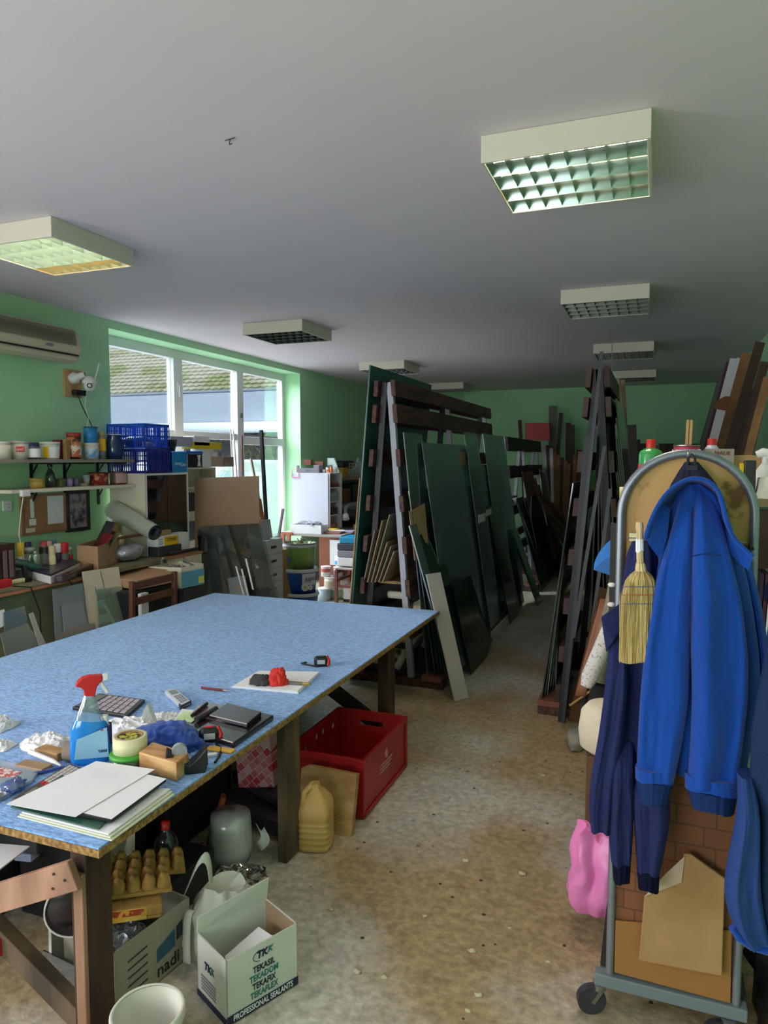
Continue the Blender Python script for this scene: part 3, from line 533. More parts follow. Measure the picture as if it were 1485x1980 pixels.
P, r, h = g1(117, 14, 853, -4.55); one('box', 'dark red carton standing behind the thin wooden piece', 'box', MB().obox(P, (.07, .09, h), (0, 0, .2), True), DRED, bev=.002)
P, r, h = g1(129, 9, 852, -4.40); one('wood_offcut', 'thin upright tan wood offcut beside the dark food jar', 'offcut', MB().obox(P, (.03, .05, h), (0, 0, .15), True), LWOOD, bev=.002)
P, r, h = g1(144, 26, 839, -4.42); tin('food_jar', 'dark jar with colourful picture print and red lid', 'jar', P, r, h, mat('picture_print', '3d2a26', .4, col2='d08a4c', scale=14, lo=.5, hi=.56), lid=mat('faded_red_lid', 'a03a34', .5), lidh=.16, band=(mat('picture_print2', 'c26a48', .4, col2='e7dccb', scale=18, lo=.45, hi=.5), .1, .62))
P, r, h = g1(177, 29, 859, -4.40); tb = tin('bucket', 'white tub with blue label below the stacked blue tin', 'bucket', P, r, h, TUB, lid=TUB, taper=.9, band=(mat('pale_blue_label', '5b9bd0', .4, col2='dfe8f0', scale=16), .1, .75))
P2 = P + Z * (h + .002); m_ = mpp(P); tin('paint_tin', 'blue tin with rainbow print stacked on the white tub', 'tin', P2, 13 * m_, 31 * m_, mat('rainbow_blue_tin', '2586c4', .4, col2='7fc36a', scale=9, lo=.3, hi=.4), lid=mat('deep_blue_lid', '1c4f86', .4), lidh=.08, lidr=1.02)
P, r, h = g1(197, 17, 838, -4.38); tin('sealant_tube', 'grey cylinder with a yellow tool brand label on the shelf', 'tube', P, r, h, GREY, lid=mat('tan_lid', 'b19a62', .5), band=(YELLOW, .35, .85), txt=('BOSCH', mat('brand_red', 'a8201e', .5), .032, h * .5, 1))
P, r, h = g1(222, 34, 843, -4.36)
t = thing('enamel_jug', 'navy blue rounded enamel jug at the end of the upper shelf', 'jug', P)
part('body', MB().lathe([(0, 0), (r * .85, 0), (r, h * .3), (r * .98, h * .6), (r * .72, h * .97), (r * .76, h), (r * .7, h)], P, 26), mat('navy_enamel', '1b2f5e', .15), t)
part('rim', MB().tube([P + Vector((r * .75 * math.cos(a), r * .75 * math.sin(a), h)) for a in [k * PI / 12 for k in range(25)]], .003, 6), OFFW, t)
part('handle', MB().tube([P + Vector((-.0, -r * .8, h * .98)), P + Vector((0, -r * .95, h * 1.06)), P + Vector((0, -r * .7, h * 1.08))], .004, 6), STEEL, t)
s2 = SZ2 + .001
def g2(px, w, py, x=-4.45, pb=938): P = sh(px, x, s2); m_ = mpp(P); return P, w / 2 * m_, (pb - py) * m_
P, r, h = g2(70, 27, 928); h = .075
tin('jar', 'squat yellow jar with black lead coming out on the lower shelf', 'jar', P, r, h, mat('mustard_pot', 'b89a4c', .5), lid=mat('mustard_pot', '', 0), lidh=.2)
P, r, h = g2(96, 16, 900, -4.45, 942); t = thing('glass_bottle', 'clear glass bottle with dark stopper on the lower shelf', 'bottle', P)
part('body', MB().lathe([(0, 0), (r * 1.2, 0), (r * 1.25, h * .4), (r * 1.0, h * .62), (r * .5, h * .8), (r * .5, h * .95)], P, 20), clear('bottle_glass', '8aa39c', .15), t)
part('stopper', MB().lathe([(r * .6, h * .93), (r * .65, h * 1.02), (r * .5, h * 1.12), (0, h * 1.13)], P, 14), BLACK, t)
P, r, h = g2(117, 22, 925); one('box', 'small brown and green carton left of the purple tins', 'box', MB().obox(P, (.06, .085, .065), (0, 0, .15), True), mat('dull_green_box', '6f7a50', .7, var=.3, scale=20), bev=.002)
for px in (134, 145): P, r, h = g2(px, 10, 924, -4.40 - .03 * (px > 140)); tin('tin', ('left' if px < 140 else 'right') + ' of the pair of small purple tins on the lower shelf', 'tin', P, r, .065, LILAC, group='purple tins')
P, r, h = g2(157, 12, 935); one('tape_box', 'flat cream and green box lying beside the purple tins', 'box', MB().obox(P, (.06, .05, .02), (0, 0, .1), True), mat('cream_green', 'c8cda0', .6))
P, r, h = g2(166, 12, 915); one('plastic_cup', 'translucent cup leaning beside the first dark red tin', 'cup', MB().lathe([(0, 0), (r * .7, 0), (r * 1.3, .09), (r * 1.25, .09), (r * .6, .004)], P, 16), clear('milky_cup', 'd8d8d8', .1, .2, 'e8e8ec', .5))
PL = mat('plaid_red_tin', '8a2c30', .4, col2='c88858', scale=26, lo=.45, hi=.52)
P, r, h = g2(190, 36, 912); tin('tin', 'wide dark red printed tin on the lower shelf', 'tin', P, r, .108, PL, lid=mat('tin_lid_dark', '5a2024', .4), lidh=.06)
P, r, h = g2(228, 30, 912); tin('tin', 'shiny red and silver tin nearest the end of the lower shelf', 'tin', P, r, .108, PL, band=(mat('tin_pink', 'c9a0a0', .3), .1, .9))
one('plug_block', 'white socket block hooked on the front of the lower shelf', 'socket block', MB().obox((-4.285, 3.885, 1.50), (.03, .08, .05)), WHITE, bev=.008)
one('cable', 'white cable hanging from the socket block down to the bench', 'cable', MB().tube([(-4.285, 3.87, 1.48), (-4.30, 3.86, 1.38), (-4.32, 3.85, 1.2), (-4.3, 3.86, 1.05), (-4.3, 3.9, .9)], .004, 6), OFFW)
t = thing('wall_socket', 'square white wall socket left of the cork board', 'socket', (-4.645, 4.04, 1.35)); part('plate', MB().box(-4.65, -4.638, 4.0, 4.08, 1.35, 1.43), WHITE, t, bev=.004)
for z in (1.38, 1.40): part('hole', MB().cyl((-4.638, 4.055, z), (-4.6365, 4.055, z), .004, n=8), BLACK, t)
t = thing('cork_board', 'wooden framed cork notice board below the shelves', 'notice board', (-4.645, 4.39, 1.15))
part('cork', MB().box(-4.649, -4.638, 4.17, 4.60, 1.16, 1.45), mat('cork', 'b0805c', .9, var=.15, scale=50), t)
part('frame', MB().box(-4.649, -4.63, 4.155, 4.61, 1.445, 1.465).box(-4.649, -4.63, 4.155, 4.61, 1.145, 1.165).box(-4.649, -4.63, 4.155, 4.175, 1.165, 1.445).box(-4.649, -4.63, 4.59, 4.61, 1.165, 1.445), mat('frame_wood', 'a3785c', .6), t)
for nm_, lb, (y0, y1, z0, z1), m_ in (('note', 'large white lined note pinned on the cork board', (4.42, 4.585, 1.215, 1.445), PAPER), ('note', 'narrow white strip pinned on the cork board', (4.25, 4.285, 1.28, 1.43), PAPER), ('note', 'small white card under the strip on the cork board', (4.235, 4.30, 1.22, 1.27), PAPER), ('note', 'cream card in the lower left of the cork board', (4.2, 4.29, 1.165, 1.2), OFFW)):
    tt = one(nm_, lb, 'note', MB().box(-4.6375, -4.636, y0, y1, z0, z1), m_)
t = thing('picture_frame', 'black framed grey street photograph hanging beside the cork board', 'picture', (-4.645, 4.74, 1.13))
part('frame', MB().box(-4.649, -4.62, 4.61, 4.87, 1.45, 1.48).box(-4.649, -4.62, 4.61, 4.87, 1.13, 1.16).box(-4.649, -4.62, 4.61, 4.64, 1.16, 1.45).box(-4.649, -4.62, 4.84, 4.87, 1.16, 1.45), BLACK, t, bev=.002)
part('photograph', MB().box(-4.645, -4.632, 4.64, 4.84, 1.16, 1.45), mat('grey_photo', '9c8f92', .3, col2='3b3d4c', scale=16, lo=.4, hi=.55), t)
# ================================================================== bench along the window wall
BZ = .88; BX = -3.97
BENCH = mat('olive_bench_board', '77745a', .6, var=.25, scale=5)
t = thing('work_bench', 'long olive topped bench along the green wall behind the blue table', 'bench', (-4.3, 4.0, 0))
part('bench_top', MB().box(-4.649, BX, 2.4, 5.07, BZ - .03, BZ), BENCH, t)
part('edge_strip', MB().box(BX, BX + .006, 2.4, 4.45, BZ - .03, BZ - .012), mat('copper_strip', 'b77b58', .5), t)
part('front_panel', MB().box(BX - .06, BX - .04, 2.4, 4.42, .02, BZ - .0305), mat('olive_panel', '8f8c6c', .5, col2='5d6a56', scale=1.3), t)
for y in (2.45, 4.42, 5.02):
    for x in (-4.1, -4.62): part('leg', MB().box(x, x + .06, y - .03, y + .03, 0, BZ - .031), OFFW, t)
t = thing('wooden_cabinet', 'dark red wooden cabinet with two grey doors at the left edge', 'cabinet', (-4.3, 3.55, BZ)); mcw = mat('mahogany', '43201f', .35, var=.3, scale=9)
part('body', MB().box(-4.58, -4.16, 3.0, 3.67, BZ + .001, 1.165), mcw, t, bev=.004)
for y in (3.565, 3.615): part('panel', MB().box(-4.16, -4.15, y, y + .032, .93, 1.12), mat('taupe_panel', '6e5b5a', .4), t, bev=.003)
part('panel', MB().box(-4.16, -4.15, 3.1, 3.54, .93, 1.12), mat('cab_dark_glass', '1d1a22', .2), t)
one('lid', 'round white lid with red edge on top of the dark cabinet', 'lid', MB().lathe([(0, 0), (.07, 0), (.075, .02), (.06, .025), (0, .025)], (-4.3, 3.58, 1.168), 20), WHITE)
def bz(px, py, x=None): return onz(px, py, BZ + .001) if x is None else Vector((x, onx(px, py, x).y, BZ + .001))
def btl(nm_, lb, ct, px, w, pt, x, m, cap=None, lid=None, band=None, bh=None, **k):
    P = bz(px, 1080, x); m_ = mpp(P); top = onx(px, pt, x).z; h = top - P.z
    kw = dict(k)
    if cap: kw['cap'] = (cap[0], w / 2 * m_ * cap[1], h * cap[2])
    return tin(nm_, lb, ct, P, w / 2 * m_, h, m, lid=lid, band=band, **kw)
btl('spray_can', 'white spray can with bright yellow cap behind the bench clutter', 'spray can', 41, 13, 1049, -4.45, WHITE, cap=(YELLOW, 1.0, .4))
btl('spray_can', 'spray can with a navy cap right of the yellow cap', 'spray can', 55, 13, 1048, -4.52, GREY, cap=(NAVY, 1.0, .3))
btl('glass_jar', 'clear glass jar with rounded lid on the bench', 'jar', 58, 18, 1058, -4.36, clear('jar_glass', 'b6c8c0', .15, .05, 'c8d2cc', .35), lid=clear('jar_glass', '', 0), lidh=.2)
btl('spray_can', 'bare silver aerosol can with domed top beside the green drill', 'spray can', 68, 17, 1066, -4.28, mat('brushed_can', 'a9b8ae', .3, metal=.7), cap=(WHITE, .3, .06))
btl('tin', 'black tin with grey label band on the bench', 'tin', 86, 18, 1057, -4.36, BLACK, band=(GREY, .3, .75))
btl('tin', 'small red mug like tin standing behind the black tin', 'tin', 85, 12, 1046, -4.52, mat('faded_red', 'c24a48', .5))
btl('rag', 'crumpled pinkish rag ball on top of the tins', 'rag', 96, 10, 1045, -4.5, mat('pinkish_cloth', 'd9b8ae', .9))
btl('jar', 'small jar with a blue grey cap at the back of the bench', 'jar', 106, 8, 1044, -4.56, mat('teal_cap', '5f8fa4', .5), lid=mat('teal_cap', '', 0))
btl('glue_bottle', 'cream bottle with tan shoulder in front of the white capped cans', 'bottle', 101, 13, 1055, -4.26, CREAM, cap=(mat('tan_cap', 'cfc09a', .5), .95, .3))
btl('spray_can', 'dark striped can with white cap between cream and red caps', 'spray can', 112, 13, 1051, -4.40, mat('striped_dark', '3d3848', .4), cap=(WHITE, 1, .33))
btl('spray_can', 'grey spray can with a bright red cap on the bench', 'spray can', 125, 15, 1049, -4.38, GREY, cap=(RED, 1, .38))
btl('jar', 'little jar with white lid squeezed right of the red cap', 'jar', 135, 8, 1058, -4.45, mat('green_jar', '7a9a86', .5), lid=WHITE)
btl('tin', 'tiny red tin beside the open cardboard box', 'tin', 137, 8, 1072, -4.4, RED)
# scanner and laptops
t = thing('scanner', 'white flatbed scanner with dark lid lying on the bench', 'scanner', (-4.2, 4.1, BZ))
q = [onz(62, 1112, BZ + .03), onz(98, 1122, BZ + .03), onz(155, 1095, BZ + .03), onz(120, 1084, BZ + .03)]
part('body', MB().slab([Vector((v.x, v.y, BZ + .001)) for v in q], (0, 0, .055)), WHITE, t, bev=.004)
part('scanner_lid', MB().slab([Vector((v.x, v.y, BZ + .0565)) for v in q], (0, 0, .015)), mat('dark_indigo', '2a2642', .3), t, bev=.004)
a, b2 = onz(97, 1118, BZ + .03), onz(163, 1092, BZ + .03)
one('roller_bar', 'dark glossy bar shaped laminator in front of the scanner', 'laminator', MB().beam(a + Vector((.1, -.02, 0)), b2 + Vector((.09, 0, 0)), .06, .05), mat('gloss_dark', '3c2c34', .2), bev=.012)
# power drill
P = bz(45, 1095, -4.2); t = thing('power_drill', 'green and black power drill lying on the bench', 'drill', P)
part('drill_body', MB().tube([P + Vector((-.06, -.02, .13)), P + Vector((-.02, .03, .11)), P + Vector((.04, .10, .08))], [.03, .033, .022], 12), mat('drill_green', '1e4a42', .4), t)
part('handle', MB().tube([P + Vector((-.02, .02, .11)), P + Vector((.05, -.02, .03)), P + Vector((.08, -.03, .012))], [.022, .02, .026], 10), BLACK, t)
part('chuck', MB().tube([P + Vector((.04, .10, .08)), P + Vector((.08, .15, .065))], [.018, .012], 10), DGREY, t)
P = onz(60, 1110, BZ); one('dark_tool', 'lump of black charger and leads on the bench front', 'charger', MB().blob(P + Vector((-.02, .06, .04)), (.07, .1, .045), .2, 3, 4, flat=BZ + .001), BLACK)
P = onz(48, 1120, BZ); one('plastic_tub', 'small clear square tub near the bench edge', 'tub', MB().open_box(P.x - .04, P.x + .04, P.y - .045, P.y + .045, BZ + .001, BZ + .07, .002), clear('tub_clear', 'd4d8dc', .1, .2, 'dfe2e8', .4))
P = onz(25, 1130, BZ); one('glue_stick', 'pale yellow stick with string round it on the bench edge', 'stick', MB().beam(P + Vector((-.02, -.12, .016)), P + Vector((.0, .13, .016)), .04, .03), CREAM, bev=.01)
P = onz(4, 1136, BZ); one('small_block', 'bright red block on the bench at the left edge', 'block', MB().obox(P + Z * .001, (.06, .12, .05), (0, 0, .1), True), RED, bev=.003)
for i, pts in enumerate((((-4.1, 3.9, .93), (-4.02, 4.0, .90), (-3.94, 4.12, .885), (-3.92, 4.25, .80), (-3.9, 4.28, .7), (-3.9, 4.1, .55)), ((-4.0, 3.78, .90), (-3.95, 3.92, .89), (-3.95, 4.0, .80), (-3.95, 4.0, .3)), ((-4.0, 3.5, .90), (-3.95, 3.6, .88), (-3.94, 3.66, .7), (-3.94, 3.66, .4)))):
    one('cable', ['black cable with bare end swinging forward from the bench', 'black cable hanging straight down the bench front', 'black cable hanging at the left of the bench front'][i], 'cable', MB().tube(pts, .005, 6), BLACK)
# open cardboard box with clipboards
c0 = onz(150, 1101, BZ); c1 = onz(190, 1104, BZ); c2 = onz(232, 1086, BZ); hz_ = .14
t = thing('cardboard_box', 'open brown cardboard box full of clipboards on the bench', 'box', (-4.2, 4.5, BZ))
def wallbox(name, cs, z0, h, th, m, t, mi=None):
    cs = [Vector((c_.x, c_.y, z0)) for c_ in cs]; b = MB(); n_ = len(cs); cc = sum(cs, Vector()) / n_
    for i in range(n_):
        p, q_ = cs[i], cs[(i + 1) % n_]; nn = (q_ - p).cross(Z).normalized() * th
        if nn.dot(cc - p) < 0: nn = -nn
        b.slab([p, q_, q_ + Z * h, p + Z * h], nn)
    b.slab(cs, (0, 0, th)); return part(name, b, m, t)
c3 = c2 + (c0 - c1) * 1.0
wallbox('box_body', [c0, c1, c2, c3], BZ + .001, .19, .004, CARD, t)
cc = (c0 + c2) / 2
for i, (dx, dy, l, tl, m_, lb) in enumerate(((-.06, .05, .33, .5, DGREY, 'dark folder with pink print rising from the open box'), (-.02, .02, .28, .75, mat('olive_clip', '6a6e58', .6), 'grey green clipboard sticking out of the open box'), (.0, -.02, .24, .6, DRED, 'dark red folder lying across the open box'))):
    P = cc + Vector((dx, dy - .06, .06)); R = Euler((-tl, 0, -.5)); one('clipboard', lb, 'clipboard', MB().obox((0, 0, 0), (.2, .012, l), (0, 0, 0), True).xf(P, R), m_, bev=.002)
P = cc + Vector((.05, .17, .2)); one('wooden_bar', 'dark reddish wooden bar resting across the box corner', 'bar', MB().beam(P + Vector((-.05, -.2, -.0)), P + Vector((.08, .28, .02)), .03, .02), MWOOD)
P = onz(262, 1085, BZ) + Vector((-.07, 0, 0)); one('wrapped_cushion', 'silver cushion shaped parcel in crinkled clear wrap', 'parcel', MB().blob(P + Z * .075, (.09, .17, .075), .12, 2.5, 3, 24, flat=BZ + .001), SILV)
# roll leaning on the wall
a, b2 = Vector((-4.60, 4.93, 1.24)), Vector((-4.22, 5.04, 1.07)); a = ony(218, 985, 5.02); b2 = ony(300, 1030, 4.88)
t = thing('film_roll', 'rolled sheet of greenish clear film tied with a black strap', 'roll', (b2 + a) / 2 - Z * .08)
part('roll', MB().tube([a, lerp(a, b2, .5), b2], [.082, .078, .068], 22, False), clear('green_film', 'd8e4d4', .30, .12, 'dce8d8', .7), t)
part('inner_turn', MB().tube([a, b2 - (b2 - a) * .01], [.05, .04], 18, False), mat('film_grey', '4c5660', .3), t)
u = (b2 - a).normalized(); s_ = u.orthogonal().normalized(); w_ = u.cross(s_); pc = lerp(a, b2, .55)
part('strap', MB().tube([pc + (s_ * math.cos(k) + w_ * math.sin(k)) * .07 for k in [i * PI / 9 for i in range(19)]], .005, 6), BLACK, t)
part('strap', MB().tube([b2 + (s_ * math.cos(k) + w_ * math.sin(k)) * .062 for k in [i * PI / 9 for i in range(19)]], .004, 6), BLACK, t)
# things on the low cabinet
t = thing('low_cabinet', 'cream low cabinet with orange brown top beside the bench end', 'cabinet', (-4.3, 5.33, 0))
part('body', MB().box(-4.64, -3.99, 5.09, 5.6, .03, .86), OFFW, t, bev=.003); part('cabinet_top', MB().box(-4.64, -3.98, 5.085, 5.61, .861, .88), mat('orange_brown_top', 'a8744c', .5), t)
P = Vector((-4.18, 5.16, .882)); t = thing('toner_box', 'white and yellow toner carton on the low cabinet', 'box', P)
part('box_body', MB().box(-4.3, -4.10, 5.11, 5.40, .97, 1.055), PAPER, t, bev=.002)
part('yellow_panel', MB().box(-4.1, -4.098, 5.20, 5.398, .972, 1.053), YELLOW, t); text('lettering', 'TONER', .045, (-4.0965, 5.30, 1.02), Y, Z, BLACK, t)
part('small_print', MB().box(-4.1, -4.098, 5.13, 5.18, .99, .996).box(-4.1, -4.098, 5.13, 5.18, 1.01, 1.016).box(-4.1, -4.098, 5.13, 5.18, 1.03, 1.036), GREY, t)
one('document_tray', 'dark grey tray under the toner carton', 'tray', MB().box(-4.32, -4.08, 5.10, 5.42, .882, .968), DGREY, bev=.006)
one('small_box', 'small plain brown box on top of the toner carton', 'box', MB().box(-4.28, -4.16, 5.22, 5.38, 1.057, 1.10), CARD, bev=.002)
one('small_box', 'white printed box right of the toner carton', 'box', MB().box(-4.3, -4.12, 5.43, 5.58, .882, 1.06), PAPER, bev=.002)
one('candle', 'stubby pale yellow candle standing beside the toner carton', 'candle', MB().lathe([(0, 0), (.042, 0), (.038, .09), (.03, .11), (0, .112)], (-4.42, 5.0, .97), 18), CREAM)
one('round_dish', 'white round dish under the yellow candle', 'dish', MB().lathe([(0, 0), (.045, 0), (.055, .088), (.0, .088)], (-4.42, 5.0, .881), 20), WHITE)
one('poster_tube', 'black tube with a pale open end lying on the cabinet top', 'tube', MB().tube([(-4.06, 5.20, .90), (-4.02, 5.58, .905)], .016, 12), BLACK)
one('paper_roll', 'short white roll standing at the wall end of the bench', 'roll', MB().cyl((-4.5, 4.98, BZ + .3), (-4.5, 4.98, BZ + .42), .025), PAPER)
one('wood_offcut', 'upright brown offcut holding the white roll at the bench end', 'offcut', MB().box(-4.54, -4.45, 4.95, 5.02, BZ + .001, BZ + .298), LWOOD)
# chair 1 with boxes behind it
def chair(name, label, P, rz, w=.42, d=.42, sh_=.45, bh=.82, rails=(.78, .66), mt=MWOOD, seat=None):
    t = thing(name, label, 'chair', P); P = Vector(P); R = Euler((0, 0, rz)).to_matrix(); f = lambda x, y, z: P + R @ Vector((x, y, z))
    q = .035
    for x in (-w / 2, w / 2):
        part('leg', MB().beam(f(x, -d / 2, 0), f(x, -d / 2, sh_ - .04), q, q), mt, t, bev=.003)
        part('leg', MB().beam(f(x, d / 2, 0), f(x, d / 2 + .02, bh), q, q), mt, t, bev=.003, label='back leg rising into backrest post')
        part('stretcher', MB().beam(f(x, -d / 2, .2), f(x, d / 2, .2), .02, .03), mt, t)
    for y in (-d / 2, d / 2):
        part('stretcher', MB().beam(f(-w / 2, y, .27), f(w / 2, y, .27), .02, .03), mt, t)
        part('seat_rail', MB().beam(f(-w / 2, y, sh_ - .055), f(w / 2, y, sh_ - .055), .022, .06), mt, t)
    part('seat', MB().obox(f(0, 0, sh_ - .025), (w - .0, d, .025), (0, 0, rz)), seat or mt, t, bev=.006)
    for z in rails: part('back_rail', MB().beam(f(-w / 2, d / 2 + .015, z), f(w / 2, d / 2 + .015, z), .022, .055), mt, t, bev=.003)
    return t
# ================================================================== chair 1 and the boxes piled at it
chair('wooden_chair', 'brown wooden chair back showing behind the far left table edge', (-3.84, 4.46, 0), -PI / 2, .50, .40, .45, .84, (.80, .68))
one('mailing_box', 'flat tan cardboard parcel lying on the chair seat boxes', 'box', MB().slab([onz(200, 1117, .80), onz(252, 1120, .80) , onz(328, 1100, .82), onz(283, 1092, .84)][::1], (0, 0, .0)).slab([(-4.12, 4.42, .74), (-3.72, 4.40, .74), (-3.66, 4.80, .74), (-3.98, 4.92, .74)], (-.01, 0, .075)), CARD, bev=.003)
one('printer', 'dark printer under the tan parcel behind the chair back', 'printer', MB().box(-3.98, -3.70, 4.30, 4.85, .47, .73), BLACK, bev=.01)
one('white_box', 'narrow white box upright behind the chair rails', 'box', MB().box(-3.68, -3.645, 4.34, 4.42, .47, .72), PAPER, bev=.002)
t = thing('cable_box', 'open white carton with a blue side full of tangled cables', 'box', (-3.83, 5.0, .55))
wallbox('box_body', [Vector((-4.0, 4.86, 0)), Vector((-3.70, 4.90, 0)), Vector((-3.66, 5.16, 0)), Vector((-3.95, 5.2, 0))], .66, .18, .004, OFFW, t)
part('blue_side', MB().pane((-3.692, 4.90, .665), (-3.652, 5.155, .665), (-3.652, 5.155, .80), (-3.692, 4.90, .80), .003), mat('light_blue_card', '5fa6c8', .6), t)
part('price_sticker', MB().pane((-3.655, 5.08, .68), (-3.645, 5.14, .68), (-3.645, 5.14, .74), (-3.655, 5.08, .74), .003), mat('sticker_yellow', 'd8d86a', .6), t)
cb = MB(); random.seed(3)
for i in range(14):
    p = Vector((random.uniform(-3.92, -3.74), random.uniform(4.95, 5.1), .80)); pts = [p]
    for k in range(5): p = p + Vector((random.uniform(-.06, .06), random.uniform(-.06, .06), random.uniform(-.03, .04))); p.x = min(max(p.x, -3.94), -3.72); p.y = min(max(p.y, 4.92), 5.13); p.z = min(max(p.z, .76), .90); pts.append(p.copy())
    cb.tube(pts, .009, 6)
tag(part('cable_tangle', cb, mat('cable_mix', '2c2c30', .5, col2='8a8a88', scale=9, lo=.5, hi=.6)), 'tangle of grey and black cables in the blue sided carton', 'cables', kind='stuff')
one('plastic_crate', 'dark stack of cases under the blue sided carton', 'case', MB().box(-3.95, -3.66, 4.88, 5.18, .35, .655), DGREY, bev=.006)
# sheets leaning against the bench front
BP0, BN = (-3.93, 0, .87), (.77, 0, .23)
def bsheet(lb, pxs, m, off=0, th=.006, nm_='glass_sheet', cat='glass sheet', P0=BP0, N_=BN):
    n_ = Vector(N_).normalized(); P_ = Vector(P0) + n_ * off; cs = [uplane(px, py, P_, N_) for px, py in pxs]; return one(nm_, lb, cat, MB().slab(cs, n_ * th), m)
t = bsheet('cream board with a dark groove and clear strips leaning on the bench', [(158, 1106), (227, 1096), (246, 1212), (174, 1228)], mat('cream_board', 'cfc6b4', .6), .0, .012, 'panel_board', 'board')
bsheet('faint clear pane standing in front of the cream board', [(186, 1140), (232, 1134), (240, 1214), (192, 1226)], clear('faint_glass', 'dfeee4', .1, .05, 'b8ccba', .35), .03)
gl = MB()
for x in ((194, 1104, 210, 1170), (184, 1135, 198, 1205), (188, 1150, 206, 1222)): gl.tube([uplane(x[0], x[1], Vector(BP0) + Vector(BN).normalized() * .016, BN), uplane(x[2], x[3], Vector(BP0) + Vector(BN).normalized() * .016, BN)], .002, 4)
o_ = part('groove', gl, DGREY, t)
del t
FRO = clear('frosted_grey_blue', 'a9bac4', .1, .3, '8d9fae', .55)
bsheet('large frosted blue grey pane leaning on the bench front', [(101, 1140), (158, 1128), (172, 1212), (106, 1232)], FRO, .02)
bsheet('smaller frosted pane overlapping the large blue grey one', [(119, 1172), (157, 1163), (170, 1214), (124, 1226)], clear('frosted_pale', 'b8c8d0', .1, .3, 'a0afbd', .55), .035)
bsheet('long narrow grey pane with paper lying along the table edge', [(106, 1226), (182, 1204), (186, 1224), (108, 1252)], clear('grey_pane', 'b0b0ae', .1, .2, '9a9a9c', .6), .06)
bsheet('large clear pane at the left with a blue reflection', [(6, 1184), (46, 1172), (70, 1290), (14, 1310)], clear('blue_reflection_pane', 'a8c0c8', .15, .1, '8aa4b0', .45), .05)  # blue reflection is put into the pane's tint and haze
bsheet('clear pane with chalky edges leaning far left', [(0, 1225), (52, 1205), (84, 1262), (14, 1285)], clear('chalk_pane', 'c8d4d0', .12, .2, 'aab8b4', .45), .08)
bsheet('pinkish sheet of paper seen through the left panes', [(38, 1228), (76, 1218), (92, 1252), (58, 1262)], mat('pink_paper', 'b9a4a8', .7), .04, .002, 'paper_sheet', 'paper')
bsheet('narrow label taped glass strip among the left panes', [(55, 1187), (63, 1184), (86, 1248), (76, 1252)], clear('label_glass', 'd8dcd8', .1, .2, 'd0d4d0', .6), .09)
bsheet('small white note behind the left panes', [(0, 1180), (8, 1178), (12, 1208), (0, 1214)], PAPER, .03, .002, 'note', 'note')
# ================================================================== bookcases and crates
def bookcase(label, x0, x1, y0, y1, z0, z1, shelves, doors=True):
    t = thing('bookcase', label, 'bookcase', ((x0 + x1) / 2, (y0 + y1) / 2, z0)); th = .018
    b = MB().box(x0, x1, y0, y0 + th, z0, z1).box(x0, x1, y1 - th, y1, z0, z1).box(x0, x1, y0 + th, y1 - th, z1 - th, z1).box(x0, x1, y0 + th, y1 - th, z0, z0 + th).box(x0, x0 + .006, y0 + th, y1 - th, z0 + th, z1 - th)
    part('carcass', b, mat('cream_carcass', 'd6d0bc', .55), t)
    for z in shelves: part('shelf', MB().box(x0 + .01, x1 - .03, y0 + th, y1 - th, z - .008, z + .008), OFFW, t)
    if doors:
        ym = (y0 + y1) / 2; dm = clear('brown_door_glass', '6a5550', .10, .05)
        for a, c in ((y0 + th, ym), (ym, y1 - th)): part('glass_door', MB().box(x1 - .012, x1 - .006, a + .003, c - .003, z0 + th + .003, z1 - th - .003), dm, t)
        part('edge_trim', MB().box(x1 - .004, x1 + .002, y0, y0 + th, z0, z1).box(x1 - .004, x1 + .002, y1 - th, y1, z0, z1).box(x1 - .004, x1 + .002, y0 + th, y1 - th, z1 - th, z1), WHITE, t)
    return t
bookcase('white edged bookcase with dark glass doors under the blue crates', -4.60, -4.20, 5.09, 5.70, .882, 1.62, (1.12, 1.37))
bookcase('second white bookcase behind the brown hardboard', -4.62, -4.43, 5.76, 6.5, .0, 1.66, (.5, .9, 1.2, 1.45), False)
for i, (y, z, m_, h) in enumerate(((5.2, 1.13, RED, .08), (5.35, 1.13, DRED, .05), (5.55, 1.13, MWOOD, .1), (5.3, 1.38, MWOOD, .07), (5.5, .9, DRED, .1), (5.25, .9, DGREY, .12))):
    one('book_pile', 'dim object behind the brown glass doors, ' + ['reddish on the middle shelf', 'flat and dark red on the middle shelf', 'brown at the right of the middle shelf', 'brown on the top shelf', 'dark red at the bottom', 'dark grey at the bottom left'][i], 'box', MB().box(-4.5, -4.3, y - .05, y + .06, z, z + h), m_)
def crate(label, x0, x1, y0, y1, z0, z1, m, name='plastic_crate', solidband=.3):
    """ventilated crate: each wall a lattice of bars"""
    t = thing(name, label, 'crate', ((x0 + x1) / 2, (y0 + y1) / 2, z0)); b = MB(); th = .006; h = z1 - z0
    b.box(x0, x1, y0, y1, z0, z0 + .005)
    def wall(a, c, n):
        a, c = Vector(a), Vector(c)
        for k in range(n + 1): p = lerp(a, c, k / n); b.beam(p + Z * .0, p + Z * h, .006 if k % 6 else .02, .006, (c - a).normalized())
        for z, w in ((.008, .016), (.33 * h, .006), (.5 * h, .014), (.72 * h, .006), (h - .012, .024)): b.beam(a + Z * z, c + Z * z, .008, w)
    e = .004
    wall((x0 + e, y0 + e, z0), (x1 - e, y0 + e, z0), 16); wall((x1 - e, y0 + e, z0), (x1 - e, y1 - e, z0), 14); wall((x0 + e, y1 - e, z0), (x1 - e, y1 - e, z0), 16); wall((x0 + e, y0 + e, z0), (x0 + e, y1 - e, z0), 14)
    part('lattice', b, m, t); return t
